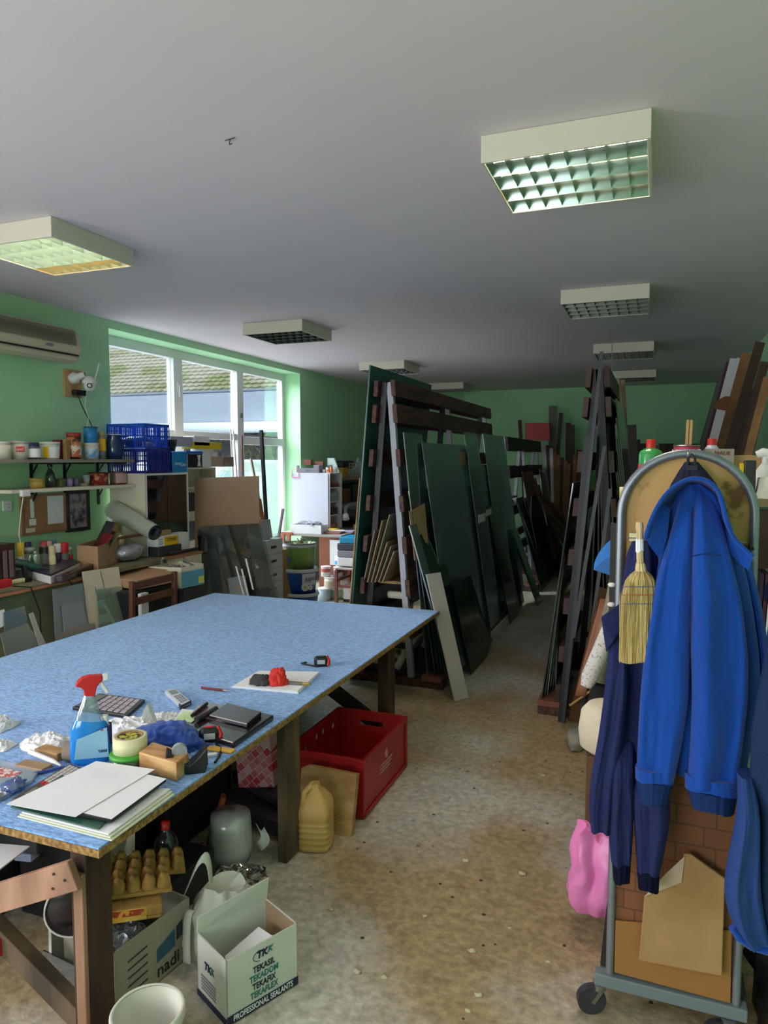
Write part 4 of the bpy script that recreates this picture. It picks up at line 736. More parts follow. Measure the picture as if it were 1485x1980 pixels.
crate('bright blue lattice crate on top of the navy crate', -4.61, -4.2, 5.09, 5.44, 1.842, 2.06, mat('crate_blue', '1f55c8', .35))
crate('violet navy lattice crate standing on the bookcase', -4.61, -4.2, 5.09, 5.46, 1.622, 1.838, mat('crate_navy', '2a2a86', .35))
one('tool_case', 'dark bag inside the bright blue crate', 'bag', MB().blob((-4.42, 5.26, 1.90), (.14, .13, .055), .15, 3, 8, flat=1.849), DGREY)
one('yellow_tool', 'yellow grey tool at the bottom of the bright blue crate', 'tool', MB().obox((-4.27, 5.22, 1.875), (.06, .12, .045), (0, .1, .2)), mat('tool_ochre', 'b8892c', .5), bev=.008)
t = thing('blue_box', 'square bright blue carton with white script beside the crates', 'box', (-4.33, 5.58, 1.622)); part('box_body', MB().box(-4.5, -4.2, 5.48, 5.69, 1.622, 1.815), mat('azure_card', '1585cc', .45), t, bev=.003)
text('lettering', 'PAPER', .036, (-4.198, 5.555, 1.70), Y, Z, PAPER, t); text('lettering', 'Line', .05, (-4.198, 5.625, 1.695), Y, Z, PAPER, t, shear=.4)
def bc(px, py, x): return onx(px, py, x)
one('bowl', 'dark oval bowl resting on the blue carton', 'bowl', MB().lathe([(0, 0), (.07, 0), (.10, .11), (.095, .11), (.06, .008), (0, .008)], (-4.34, 5.58, 1.818), 22), mat('dark_bowl', '2e2a30', .3))
zt = 1.662
def on2(px0, px1, pyt, pyb, x, dx, nm_, lb, ct, m, z0=zt, bev=.002):
    a, c = onx(px0, pyb, x), onx(px1, pyt, x); hh = (pyb - pyt) * mpp((a + c) / 2); return one(nm_, lb, ct, MB().box(x - dx, x, a.y, c.y, z0, z0 + hh), m, bev=bev)
t = thing('spool_box', 'black carton with white hourglass shape on the second bookcase', 'box', (-4.5, 5.9, zt)); a, c = onx(364, 905, -4.44), onx(391, 905, -4.44)
part('box_body', MB().box(-4.6, -4.44, a.y, c.y, zt, zt + .135), BLACK, t, bev=.003)
m_ = (a.y + c.y) / 2 + .04
part('hourglass_mark', MB().slab([(-4.439, m_ - .005, zt + .01), (-4.439, m_ + .055, zt + .01), (-4.439, m_ + .04, zt + .068), (-4.439, m_ + .055, zt + .125), (-4.439, m_ - .005, zt + .125), (-4.439, m_ + .01, zt + .068)], (.001, 0, 0)), PAPER, t)
on2(392, 412, 865, 905, -4.45, .15, 'white_box', 'tall white box under the yellow packet', 'box', PAPER)
on2(360, 392, 866, 871, -4.44, .15, 'folder', 'flat blue folder lying on the black hourglass carton', 'folder', BLUEP, zt + .138)
on2(375, 428, 852, 865, -4.42, .15, 'packet', 'bright yellow packet lying on the white box', 'packet', mat('packet_yellow', 'e3c21c', .6), zt + .19)
on2(330, 375, 843, 862, -4.44, .14, 'carton', 'grey lilac carton behind the dark bowl', 'box', mat('lilac_grey', 'b4b4cc', .6), zt + .21)
on2(376, 405, 834, 852, -4.42, .14, 'carton', 'white box with dark lower half on top of the yellow packet', 'box', PAPER, zt + .225)
on2(410, 432, 885, 905, -4.44, .14, 'carton', 'tan wrapped carton on the right end of the second bookcase', 'box', mat('tan_wrap', 'b8a48c', .7))
on2(433, 452, 886, 905, -4.43, .12, 'carton', 'pinkish bundle tied beside the tan wrapped carton', 'box', mat('pink_bundle', 'a88c84', .7, var=.4, scale=20))
one('cardboard_tube', 'round end of a cardboard tube between the two bookcases', 'tube', MB().tube([(-4.56, 5.735, 1.60), (-4.3, 5.735, 1.60)], .03, 16, False).tube([(-4.56, 5.735, 1.60), (-4.3, 5.735, 1.60)], .024, 16, False), CARD)
for z in (.92, 1.22): one('carton', 'dark carton inside the second bookcase, ' + ('lower' if z < 1 else 'upper'), 'box', MB().box(-4.58, -4.46, 5.85, 6.2, z - .009, z + .18), BLACK)
# ------------------------------------------------------------------ hardboard and panes leaning in front of the window
one('hardboard_sheet', 'large plain brown hardboard sheet leaning below the window', 'board', MB().slab([(-4.40, 6.08, 1.55), (-3.65, 6.08, 1.58), (-3.46, 5.78, .04), (-4.21, 5.78, .02)], (0, .012, .002)), mat('hardboard', 'a48468', .75, var=.08, scale=3))
SM = clear('smoky_pane', '9a938a', .14, .05, '8a8378', .25); CL = clear('clear_pane', 'd5dcd8', .12, .03, 'aab4b0', .12)
def wsheet(lb, cs, m, th=.006, nm_='glass_sheet', ct='glass sheet', y0=6.08, sl=.2):
    n_ = Vector((0, -1, -sl)).normalized(); P0 = Vector((0, y0, 1.55)); return one(nm_, lb, ct, MB().slab([uplane(px, py, P0, Vector((0, -1.0, sl))) for px, py in cs], Vector((0, -th, 0))), m)
wsheet('wide smoky pane covering the lower hardboard', [(388, 1018), (500, 1012), (545, 1200), (400, 1210)], SM, y0=6.02)
wsheet('clear pane with bright edge streaks leaning on the smoky pane', [(412, 1022), (440, 1014), (500, 1200), (446, 1210)], CL, y0=5.97)
wsheet('tall clear pane at the left side of the glass group', [(384, 1030), (424, 1026), (470, 1200), (396, 1210)], CL, y0=5.93)
wsheet('narrow clear pane at the right of the glass group', [(478, 1022), (506, 1016), (546, 1180), (505, 1190)], CL, y0=5.95)
wsheet('pale blue printed sheet standing behind the left clear pane', [(392, 1062), (416, 1058), (452, 1180), (398, 1190)], mat('map_print', '9fb8cc', .6, col2='7c9a9a', scale=6), .003, 'printed_sheet', 'poster', y0=5.96)
wsheet('small pane with an orange label low in the glass group', [(440, 1118), (474, 1112), (490, 1190), (452, 1196)], mat('smoke_card', '8f9a9c', .6, col2='b48a68', scale=5, lo=.3, hi=.4), .003, 'printed_sheet', 'poster', y0=5.90)
for k in range(4): wsheet(['outermost', 'second', 'third', 'innermost'][k] + ' dark edged narrow pane stacked at the far left of the glass group', [(381 + 4 * k, 1024 + 3 * k), (387 + 4 * k, 1023 + 3 * k), (404 + 4 * k, 1205), (397 + 4 * k, 1206)], clear('edge_glass', '6f8a86', .2), .004, y0=5.87 - .012 * k)['group'] = 'dark edged narrow panes'
for k, (a_, c_) in enumerate((((455, 1095), (470, 1150)), ((466, 1100), (480, 1158)), ((474, 1080), (488, 1140)))):
    wsheet(['left', 'middle', 'right'][k] + ' white edged thin glass strip in the low right of the glass group', [a_, (a_[0] + 3, a_[1]), (c_[0] + 3, c_[1]), c_], PAPER, .003, 'glass_strip', 'glass strip', y0=5.88)['group'] = 'white edged strips'
t = thing('drawer_unit', 'white plastic drawer unit beside the brown hardboard', 'drawers', (-3.92, 6.5, 0))
part('body', MB().box(-4.10, -3.75, 6.30, 6.72, 0, .90), mat('drawer_white', 'c9cace', .5), t, bev=.004)
for k in range(6):
    d = part('drawer', MB().box(-3.749, -3.74, 6.31, 6.71, .015 + k * .147, .152 + k * .147), mat('drawer_front', 'd4d5da', .5), t, bev=.003); part('handle', MB().box(-3.7395, -3.731, 6.46, 6.56, .075 + k * .147, .10 + k * .147), DGREY, d)
one('paper_stack', 'white paper sheets standing on the drawer unit', 'papers', MB().obox((-3.84, 6.55, .905), (.05, .16, .2), (0, -.15, 0), True), mat('grey_paper', 'b9bac2', .7))
def pole(lb, pa, pb, y, r, m, nm_='pole', tilt=.15):
    a, b2 = ony(*pa, y), ony(*pb, y - tilt); b2 = a + (b2 - a) * ((a.z - .002) / (a.z - b2.z)); one(nm_, lb, 'pole', MB().beam(b2, a, r * 2, r * 2), m)
pole('black square post leaning up in front of the window frame', (505, 832), (521, 1110), 6.9, .016, BLACK)
pole('rusty brown thin bar standing against the window', (467, 842), (474, 1150), 7.2, .011, mat('rusty', '6e4a48', .6))
pole('pale wooden pole leaning behind the brown hardboard', (485, 886), (512, 1020), 6.95, .011, mat('pole_beige', 'a0917e', .6))
pole('left white pole standing at the window mullion', (446, 830), (453, 960), 7.0, .008, WHITE); pole('right white pole standing at the window mullion', (451, 832), (461, 960), 7.05, .008, WHITE)
pole('grey blade shaped bar leaning at the window corner', (547, 984), (536, 1060), 7.1, .012, GREY)
one('orange_bar', 'orange brown moulding piece beside the black post', 'moulding', MB().beam(ony(500, 965, 6.75), ony(512, 1040, 6.7), .05, .03), mat('orange_wood', 'b0623a', .5))
one('cardboard_sheet', 'brown cardboard sheet standing between drawers and bucket stack', 'cardboard', MB().pane((-3.82, 6.75, .0), (-3.52, 6.95, .0), (-3.55, 7.0, .74), (-3.84, 6.8, .76), .006), mat('ochre_card', '9a7448', .8))
# ================================================================== bucket stack
def pail(lb, P, r, h, m, rim, band=None, fill=None, emb=None):
    t = thing('paint_bucket', lb, 'bucket', P, 'stacked paint buckets'); P = Vector(P)
    part('body', MB().lathe([(0, .003), (r * .84, .003), (r * .86, 0), (r * .98, h * .86), (r * .98, h), (r * .93, h), (r * .82, .02), (0, .02)], P, 30), m, t)
    part('rim', MB().lathe([(r * .99, h * .87), (r * 1.04, h * .88), (r * 1.04, h * .95), (r * 1.0, h + .002), (r * .94, h + .002)], P, 30), rim, t)
    return t
JW = mat('pail_white', 'd4d6dc', .4); bx, by = -3.68, 7.0
pail('white blue bucket at the bottom of the stack, mostly hidden by the table', (bx + .01, by, .0), .19, .27, mat('jupi_blue', '1f57b4', .4), JW)
t = pail('blue bucket printed with white daisies, middle of the stack', (bx, by, .255), .19, .285, mat('jupi_blue', '', 0), JW)
P = Vector((bx, by, .255)); f = facing(P)
def onpail(t, P, r, u0, u1, z0, z1, m, nm_):     # printed patch wrapped on a pail; u is the angle from the facing side
    a0 = math.atan2(f.y, f.x); rr = lambda z: r * (.86 + .12 * z / .25) + .002
    return part(nm_, MB().grid(10, 4, lambda u, v: P + Vector((rr(z0 + (z1 - z0) * v) * math.cos(a0 + u0 + (u1 - u0) * u), rr(z0 + (z1 - z0) * v) * math.sin(a0 + u0 + (u1 - u0) * u), z0 + (z1 - z0) * v))), m, t)
onpail(t, P, .19, .1, 1.1, .11, .24, JW, 'white_field'); onpail(t, P, .19, -1.2, 1.2, .0, .015, mat('blue_hem', '2a3f7a', .5), 'base_band')
rt = Vector((-f.y, f.x, 0)); a0 = math.atan2(f.y, f.x)
def pdir(u): return Vector((math.cos(a0 + u), math.sin(a0 + u), 0))
d_ = pdir(.62); text('lettering', 'jupol', .075, P + d_ * .193 + Z * .185, Vector((-d_.y, d_.x, 0)), Z, mat('jupi_ink', '243a86', .5), t)
for u, z, r_ in ((.28, .09, .045), (.66, .08, .03)):
    d_ = pdir(u); s_ = Vector((-d_.y, d_.x, 0)); dz = MB(); c_ = P + d_ * (.19 * (.86 + .12 * z / .25) + .006) + Z * z
    for k in range(12):
        an = k * PI / 6; v1 = (s_ * math.cos(an) + Z * math.sin(an)); v2 = (s_ * math.cos(an + .22) + Z * math.sin(an + .22)); v3 = (s_ * math.cos(an - .22) + Z * math.sin(an - .22)); dz.slab([c_ + v3 * r_ * .35, c_ + v3 * r_ * .9, c_ + v1 * r_ * 1.05, c_ + v2 * r_ * .9, c_ + v2 * r_ * .35], d_ * .001)
    part('daisy_petals', dz, PAPER, t); part('daisy_centre', MB().cyl(c_, c_ + d_ * .002, r_ * .33, n=14), YELLOW, t)
t = pail('green bucket with blue rim full of scraps on top of the stack', (bx - .01, by, .525), .185, .29, mat('lime_pail', '86a858', .4, var=.12, scale=5), mat('pail_rim_grey', 'c4c8cc', .4))
P = Vector((bx - .01, by, .525)); part('blue_hoop', MB().tube([P + Vector((.184 * math.cos(k * PI / 14), .184 * math.sin(k * PI / 14), .291)) for k in range(29)], .006, 6), NAVY, t)
onpail(t, P, .185, -.8, -.45, .0, .24, mat('leaf_green', '5f8a2c', .4), 'green_stripe'); d_ = pdir(-.72); part('blue_logo', MB().cyl(P + d_ * .17 + Z * .12, P + d_ * .181 + Z * .12, .024, n=14), mat('logo_blue', '2a62a8', .4), t)
sc = MB(); random.seed(9)
for i in range(26):
    a = random.uniform(0, 6.28); r_ = random.uniform(0, .14); p = P + Vector((r_ * math.cos(a), r_ * math.sin(a), .27)); sc.beam(p, p + Vector((random.uniform(-.08, .08), random.uniform(-.08, .08), random.uniform(.01, .07))), .02, .004)
tag(part('scraps', sc, mat('scrap_mix', 'c8c2a8', .7, col2='5a5048', scale=8)), 'pale offcut scraps heaped in the top green bucket', 'scraps', kind='stuff')
# ================================================================== desk corner
t = thing('desk', 'brown desk with grey top loaded with papers in the far window corner', 'desk', (-4.15, 8.9, 0)); dw = mat('desk_wood', '9c5a40', .5, var=.15, scale=6)
part('desk_top', MB().box(-4.62, -3.69, 8.12, 9.75, .755, .785), mat('desk_top_grey', 'a9a29c', .5), t, bev=.004)
part('side_panel', MB().box(-4.02, -3.74, 8.16, 8.19, 0, .754), dw, t); part('side_panel', MB().box(-4.6, -3.74, 9.68, 9.71, 0, .754), dw, t); part('leg', MB().box(-4.6, -4.55, 8.14, 8.19, 0, .754), dw, t)
t = thing('shelf_unit', 'white open shelf unit with a blank white side standing on the desk', 'shelf unit', (-4.3, 8.75, .786)); us = MB()
y0, y1, x0, x1 = 8.56, 8.95, -4.55, -4.05
part('carcass', us.box(x0, x1, y0, y0 + .015, .787, 1.56).box(x0, x1, y1 - .015, y1, .787, 1.56).box(x0, x1, y0 + .015, y1 - .015, 1.545, 1.56).box(x0, x0 + .01, y0 + .015, y1 - .015, .787, 1.545), WHITE, t)
for z in (.80, .99, 1.17, 1.36): part('shelf', MB().box(x0 + .01, x1, y0 + .015, y1 - .015, z - .006, z + .006), WHITE, t)
one('white_sheet', 'blank white sheet covering the side of the shelf unit', 'sheet', MB().box(-4.60, -4.07, 8.54, 8.555, .80, 1.555), mat('bright_white_board', 'cfd0e0', .5))
for i, (z, h, m_, lb) in enumerate(((1.367, .03, DRED, 'dark red folders on the top compartment of the shelf unit'), (1.40, .02, mat('tan_folder', 'a06c5c', .7), 'tan folders lying above the dark red ones'), (1.177, .12, clear('bin_clear', 'd8dce0', .1, .2, 'd0d4da', .6), 'clear plastic bin in the shelf unit'), (.997, .09, DGREY, 'dark odds and ends in the lower compartment'), (.807, .06, LWOOD, 'small pale wooden object at the bottom of the shelf unit'))):
    one('shelf_item', lb, 'item', MB().obox((-4.16, 8.75, z), (.18, .26 - .03 * i, h), (0, 0, .05 * (i - 2)), True), m_, bev=.003)
a = Vector((-4.3, 8.75, 1.562))
t = thing('grey_tray', 'grey toothed plastic tray on the shelf unit', 'tray', a); part('tray_body', MB().box(-4.56, -4.22, 8.58, 8.85, 1.563, 1.62).box(-4.56, -4.52, 8.58, 8.6, 1.62, 1.66).box(-4.30, -4.22, 8.58, 8.7, 1.62, 1.665), mat('mauve_grey', '7c7684', .5), t, bev=.004); text('lettering', 'Bush', .035, (-4.39, 8.578, 1.595), X, Z, mat('teal_ink', '4a8a88', .5), t)
one('price_rail', 'pink outlined sign clipped at the left of the grey tray', 'sign', MB().tube([(-4.60, 8.53, 1.50), (-4.60, 8.53, 1.60), (-4.50, 8.53, 1.60), (-4.50, 8.53, 1.50), (-4.60, 8.53, 1.50)], .005, 6), mat('neon_pink', 'e0506a', .5))
for i, (x, y, w, h, m_, nm_, lb) in enumerate(((-4.46, 8.72, .10, .09, mat('red_brown', '8a4a3c', .5), 'toy_block', 'brown red block with two posts behind the grey tray'), (-4.33, 8.8, .12, .11, mat('brown_carton', '8a5a48', .6), 'carton', 'brown carton on the back of the shelf unit top'))):
    one(nm_, lb, 'box', MB().obox((x, y + .02, 1.665 if i == 0 else 1.622), (w, .08, h * .8), (0, 0, .2), True), m_, bev=.003)
tin('spool', 'white spool with orange core on the shelf unit', 'spool', (-4.13, 8.66, 1.561), .022, .075, WHITE, band=(mat('pale_orange', 'e0a070', .5), .2, .6)); tin('spool', 'orange cylinder beside the white spool', 'spool', (-4.075, 8.66, 1.561), .018, .08, ORANGE); tin('spool', 'small white reel left of the white spool', 'spool', (-4.185, 8.66, 1.561), .022, .045, WHITE)
one('clear_triangle', 'clear acrylic wedge behind the orange cylinder', 'acrylic wedge', MB().slab([(-4.2, 8.8, 1.562), (-4.02, 8.8, 1.562), (-4.10, 8.8, 1.76), (-4.2, 8.8, 1.76)], (0, .03, 0)), clear('acrylic', 'cfe6e0', .2, .05, 'c8dcd8', .2))
t = thing('wall_shelf', 'long wooden wall shelf in the far left corner', 'shelf', (-4.45, 10.2, 1.43)); part('plank', MB().box(-4.648, -4.30, 8.97, 11.3, 1.43, 1.475), mat('pinkish_shelf', 'a28b7c', .6, var=.1, scale=6), t)
t = thing('wall_shelf', 'lower metal wall shelf with dim tool cases', 'shelf', (-4.45, 10.2, 1.07)); part('plank', MB().box(-4.648, -4.32, 8.99, 11.3, 1.07, 1.09), GREY, t)
def ws(px, w, pt, nm_, lb, ct, m, x=-4.4, z=1.476, **k):
    p = onx(px, 925, x); P = Vector((x, p.y, z)); q = mpp(P); top = onx(px, pt, x).z; return tin(nm_, lb, ct, P, w / 2 * q, top - z, m, **k)
p = onx(660, 925, -4.4); t = thing('battery_case', 'yellow and black case on the far wooden shelf', 'case', (-4.4, p.y, 1.476)); part('case_body', MB().box(-4.5, -4.34, p.y - .07, p.y + .12, 1.477, 1.62), mat('amber_case', 'c8982c', .5), t, bev=.005); part('lid', MB().box(-4.52, -4.33, p.y - .09, p.y + .14, 1.621, 1.72), BLACK, t, bev=.02)
p = onx(680, 925, -4.4)
t = thing('wire_basket', 'white wire basket of dark things on the far shelf', 'basket', (-4.4, p.y, 1.476)); wb = MB(); X0, X1, Y0, Y1 = -4.52, -4.34, p.y - .14, p.y + .16
for z in (1.48, 1.53, 1.58, 1.63, 1.68): wb.tube([(X0, Y0, z), (X1, Y0, z), (X1, Y1, z), (X0, Y1, z), (X0, Y0, z)], .004, 5)
for k in range(7): wb.tube([(X1, Y0 + (Y1 - Y0) * k / 6, 1.478), (X1, Y0 + (Y1 - Y0) * k / 6, 1.68)], .004, 5).tube([(X0 + (X1 - X0) * k / 6, Y0, 1.478), (X0 + (X1 - X0) * k / 6, Y0, 1.68)], .004, 5)
part('wires', wb, WHITE, t); one('basket_content', 'dark brown lump with a red top inside the wire basket', 'item', MB().blob((-4.43, p.y, 1.66), (.07, .11, .06), .2, 3, 2), mat('maroon_lump', '4a2a2c', .5))
p = onx(694, 925, -4.38); t = thing('hook_bottle', 'pale green detergent bottle with curved handle on the far shelf', 'bottle', (-4.38, p.y, 1.476)); part('body', MB().lathe([(0, 0), (.09, 0), (.09, .15), (.05, .22), (.03, .26), (0, .27)], (-4.38, p.y, 1.477), 18), mat('pale_mint', 'a8c8b4', .4), t); part('handle', MB().tube([(-4.36, p.y - .03, 1.74), (-4.34, p.y - .12, 1.76), (-4.33, p.y - .2, 1.72)], .014, 8), WHITE, t)
for px, lb, m_ in ((703, 'small cream bottle next to the green detergent bottle', CREAM), (712, 'small navy tin at the right end of the far shelf', NAVY)): ws(px, 6, 903, 'small_bottle', lb, 'bottle', m_)
one('toolbox', 'brown box under the far wooden shelf', 'box', MB().box(-4.6, -4.36, 9.55, 9.95, 1.092, 1.30), mat('toolbox_brown', '7a4a30', .6)); one('toolbox', 'dark green tool case on the lower far shelf', 'case', MB().box(-4.6, -4.36, 9.1, 9.5, 1.092, 1.22), mat('toolbox_green', '3f5a4c', .5), bev=.01); one('toolbox', 'black tool case on the lower far shelf', 'case', MB().box(-4.6, -4.36, 10.05, 10.9, 1.092, 1.36), DGREY, bev=.01)
# vacuum hose and machine on the desk
t = thing('vacuum_cleaner', 'grey vacuum hose and dark body heaped on the desk', 'vacuum cleaner', (-4.0, 9.4, .786))
part('body', MB().blob((-4.15, 9.35, .90), (.3, .32, .12), .18, 2.2, 5, 22, flat=.787), DGREY, t)
hp = [onx(668, 995, -3.95), onx(668, 982, -3.95), onx(675, 977, -3.95), onx(690, 975, -3.95), onx(700, 978, -3.95), onx(708, 960, -3.9), onx(714, 942, -3.9)]
part('hose', MB().tube(hp, .028, 10), GREY, t); part('nozzle', MB().tube([hp[0], hp[0] + Vector((.02, -.03, -.06))], [.04, .05], 10), WHITE, t); part('grip', MB().tube([hp[-1], hp[-1] + Vector((.02, .08, .08))], .025, 8), ORANGE, t)
part('hose', MB().tube([onx(672, 1000, -3.95), onx(690, 1008, -3.9), onx(710, 1004, -3.9)], .03, 10), BLACK, t)
t = thing('white_carton', 'white open carton of grey foam packing in front of the desk', 'box', (-4.2, 8.3, .786)); part('box_body', MB().open_box(-4.42, -3.98, 8.14, 8.36, .787, .90, .006), PAPER, t); part('foam', MB().blob((-4.2, 8.26, .88), (.18, .09, .05), .5, 6, 3, 26, crease=True), mat('foam_grey', 'a0a2ae', .8), t)
for i, (x, y, sx, sy, h, rz, m_, lb) in enumerate(((-3.98, 8.32, .42, .22, .022, .1, mat('pink_tray', 'b0766c', .6), 'pinkish board tray of papers on the desk corner'), (-3.86, 8.36, .2, .12, .012, .5, PAPER, 'white leaflet on the desk papers'), (-3.95, 8.45, .12, .1, .02, -.3, YELLOW, 'yellow pad on the desk papers'), (-4.1, 8.46, .14, .08, .03, .2, DRED, 'dark red wallet on the desk papers'), (-3.8, 8.6, .16, .24, .01, .2, mat('lilac_leaflet', 'b8b4d4', .6), 'lilac leaflet at the desk edge'), (-3.78, 9.0, .12, .3, .07, 0, LWOOD, 'small wooden box along the desk edge'))):
    one('desk_item', lb, 'stationery', MB().obox((x, y, .787 + .024 * (0 < i < 4)), (sx, sy, h), (0, 0, rz), True), m_)
one('easel', 'small orange wooden easel leg left of the desk', 'easel', MB().beam((-4.52, 8.05, 0), (-4.50, 8.1, .80), .04, .03).beam((-4.40, 8.05, 0), (-4.42, 8.1, .80), .04, .03).beam((-4.53, 8.1, .785), (-4.37, 8.1, .785), .03, .03), mat('easel_wood', 'b0664a', .6))
one('poster', 'white poster sheet hanging on the desk side behind the cases', 'poster', MB().box(-3.86, -3.70, 8.145, 8.155, .40, .72), PAPER)
chair('wooden_chair', 'reddish wooden chair stacked with plastic cases near the desk', (-3.44, 8.0, 0), -PI / 2, .40, .34, .44, .80, (.755, .62), mat('red_brown_chair', '7d4238', .45), mat('chair_seat_grey', 'b8a8a8', .6))
zc = .442
for h, m_, lb, nm_ in ((.11, WHITE, 'white plastic case, lowest of the pile on the reddish chair', 'tool_case'), (.085, GREY, 'grey plastic case in the pile on the reddish chair', 'tool_case'), (.085, mat('charcoal_case', '3a3a48', .5), 'charcoal case under the blue one on the reddish chair', 'tool_case'), (.08, mat('cyan_case', '1f8fc0', .4), 'cyan blue case topping the pile on the reddish chair', 'tool_case')):
    one(nm_, lb, 'case', MB().box(-3.62 + .03 * (h == .08), -3.31, 7.84, 8.16, zc, zc + h - .002), m_, bev=.012); zc += h
t = thing('sealant_carton', 'small white printed carton under the reddish chair', 'box', (-3.42, 7.95, 0)); wallbox('box_body', [Vector((-3.545, 7.86, 0)), Vector((-3.305, 7.86, 0)), Vector((-3.305, 8.08, 0)), Vector((-3.545, 8.08, 0))], .002, .205, .004, PAPER, t)
text('lettering', 'TKK', .05, (-3.42, 7.858, .12), X, Z, NAVY, t); part('navy_band', MB().box(-3.545, -3.305, 7.8575, 7.859, .004, .035), NAVY, t)
for (x, y, z, r_, h, m_, bd, lb) in ((-3.72, 8.0, .0, .09, .14, mat('pale_green_tub', '9cc48c', .5), None, 'pale green tub on the floor left of the reddish chair'), (-3.8, 7.86, 0, .08, .16, mat('grey_tub', 'a4b4bc', .5), None, 'grey tub on the floor beside the pale green one'), (-3.74, 7.92, .162, .085, .13, TUB, (mat('beige_label', 'c8b49c', .5), .1, .7), 'white bucket with beige print stacked left of the chair'), (-3.80, 7.9, .294, .06, .13, WHITE, (mat('redprint', 'c06a60', .5), .5, .9), 'white can with red print stacked left of the chair'), (-3.66, 7.96, .294, .06, .12, mat('lavender_tin', 'c4c8e4', .5), None, 'lavender white can next to the red printed can'), (-3.68, 8.04, .416, .055, .12, WHITE, (mat('sky_label', '3f9ad4', .5), .15, .6), 'white can with a sky blue label, top of the can pile')):
    tin('paint_can', lb, 'paint can', (x, y, z + .001), r_, h - .003, m_, lid=WHITE, band=bd, lidh=.1)
# ================================================================== helper: soft things shaped by measured outlines
def vp(px, py, P):      # measured point on the upright plane through P that faces the aisle
    f = facing(P); d = ray(px, py); return CAM + d * ((Vector(P) - CAM).dot(f) / d.dot(f))
def tz(px, py, z=TZ): return onz(px, py, z + .001)
def flat(name, label, cat, pxs, m, th=.004, z=TZ, curl=0, **k):
    return one(name, label, cat, MB().slab([onz(px, py, z + .001) for px, py in pxs], (0, 0, th)), m, **k)
def crumple(name, label, cat, c, r, m, amp=.45, fr=2.6, seed=1, n=30, floor_=None, **k):
    """crumpled soft sheet gathered about c: a creased height field with a ragged outline"""
    c = Vector(c); z0 = c.z if floor_ is None else floor_
    def fn(u, w):
        th = u * 2 * PI; q = w; rr = 1 + .35 * noise.noise(Vector((math.cos(th) * 1.6 + seed, math.sin(th) * 1.6, seed * 3.1)))
        x, y = math.cos(th) * q * rr, math.sin(th) * q * rr; p = Vector((x * fr, y * fr, seed * 5.7))
        rd = 1 - abs(noise.noise(p) * 2.2); rd2 = 1 - abs(noise.noise(p * 2.3 + Vector((9, 2, 1))) * 2.2)
        h = (max(0, 1 - q ** 3)) * (1 - amp + amp * (rd * .7 + rd2 * .45)) + .04 * (1 - q)
        jx = .10 * noise.noise(p * 1.7 + Vector((3, 3, 3))); jy = .10 * noise.noise(p * 1.7 + Vector((7, 1, 8)))
        return Vector((c.x + r[0] * (x + jx), c.y + r[1] * (y + jy), z0 + .001 + r[2] * .85 * max(h, 0)))
    return one(name, label, cat, MB().grid(n, n // 2 + 4, fn, True, False), m, **k)
def sack(name, label, cat, c, r, m, seed=1, folds=7, amp=.12, n=48, neck=.35):
    """slumped standing bag: folds run up to a pinched top"""
    c = Vector(c)
    def fn(u, w):
        th = u * 2 * PI; k = math.sin(min(1, w * 1.25 + .28) * PI) ** .55 if w < .9 else 0; prof = (1 - (1 - w / .25) ** 2 * .25 if w < .25 else 1 - (1 - neck) * ((w - .25) / .75) ** 1.6)
        f_ = 1 + amp * (math.sin(folds * th + 2.2 * noise.noise(Vector((math.cos(th), math.sin(th), seed + w * 2))) * 2) * (.3 + .9 * w) + .9 * noise.noise(Vector((math.cos(th) * 2, math.sin(th) * 2, seed + w * 3))))
        z = w * r[2] * (1 + .10 * noise.noise(Vector((math.cos(th) * 1.5 + seed, math.sin(th) * 1.5, 0))) * w * 2)
        return Vector((c.x + r[0] * math.cos(th) * prof * f_ + .15 * r[0] * w * w * math.sin(seed), c.y + r[1] * math.sin(th) * prof * f_, c.z + .001 + z))
    mb = MB().grid(n, 26, fn, True); top = [fn(i / n, 1) for i in range(n)]; cc = sum(top, Vector()) / n - Z * r[2] * .1; mb.add(top + [cc], [(i, (i + 1) % n, n) for i in range(n)], True); bt = [fn(i / n, 0) for i in range(n)]; mb.add(bt, [tuple(range(n))[::-1]])
    return one(name, label, cat, mb, m)
TIS = mat('tissue', 'e9e9ea', .9, bump=.4, bscale=60)
# ================================================================== on the cutting table
P = Vector((-1.86, 1.95, TZ + .001)); f = facing(P); rt = Vector((-f.y, f.x, 0)) * 1; rt = -rt if rt.dot(RT) < 0 else rt
t = thing('spray_bottle', 'blue window cleaner spray bottle with red and white trigger on the table', 'bottle', P)
def silh(rows, dr, P, f, n=24, close=True):
    def fn(u, w): pass
    mb = MB(); vs = []; 
    for py, xl, xr in rows:
        a, c = vp(xl, py, P), vp(xr, py, P); ce = (a + c) / 2; hw = (c - a).length / 2; s_ = (c - a).normalized()
        vs += [ce + s_ * hw * math.cos(k * 2 * PI / n) * 1.0 + f * hw * dr * math.sin(k * 2 * PI / n) * (1) for k in range(n)]
    fs = [(j * n + i, j * n + (i + 1) % n, (j + 1) * n + (i + 1) % n, (j + 1) * n + i) for j in range(len(rows) - 1) for i in range(n)]
    mb.add(vs, fs, True)
    if close: mb.add(vs[:n], [tuple(range(n))]); mb.add(vs[-n:], [tuple(range(n))[::-1]])
    return mb
part('body', silh([(1477, 142, 208), (1472, 136, 214), (1440, 134, 216), (1412, 136, 214), (1398, 142, 208), (1392, 145, 205)], .42, P, f), mat('blue_liquid', '1a86e0', .12, spec=.8), t, label='bottle body filled with blue liquid')
part('shoulder', silh([(1392, 146, 204), (1378, 150, 196), (1358, 158, 188), (1344, 163, 184)], .42, P, f, close=False), clear('clear_pet', 'dfe8f0', .12, .05, 'c8d8e8', .15), t, label='empty clear upper part')
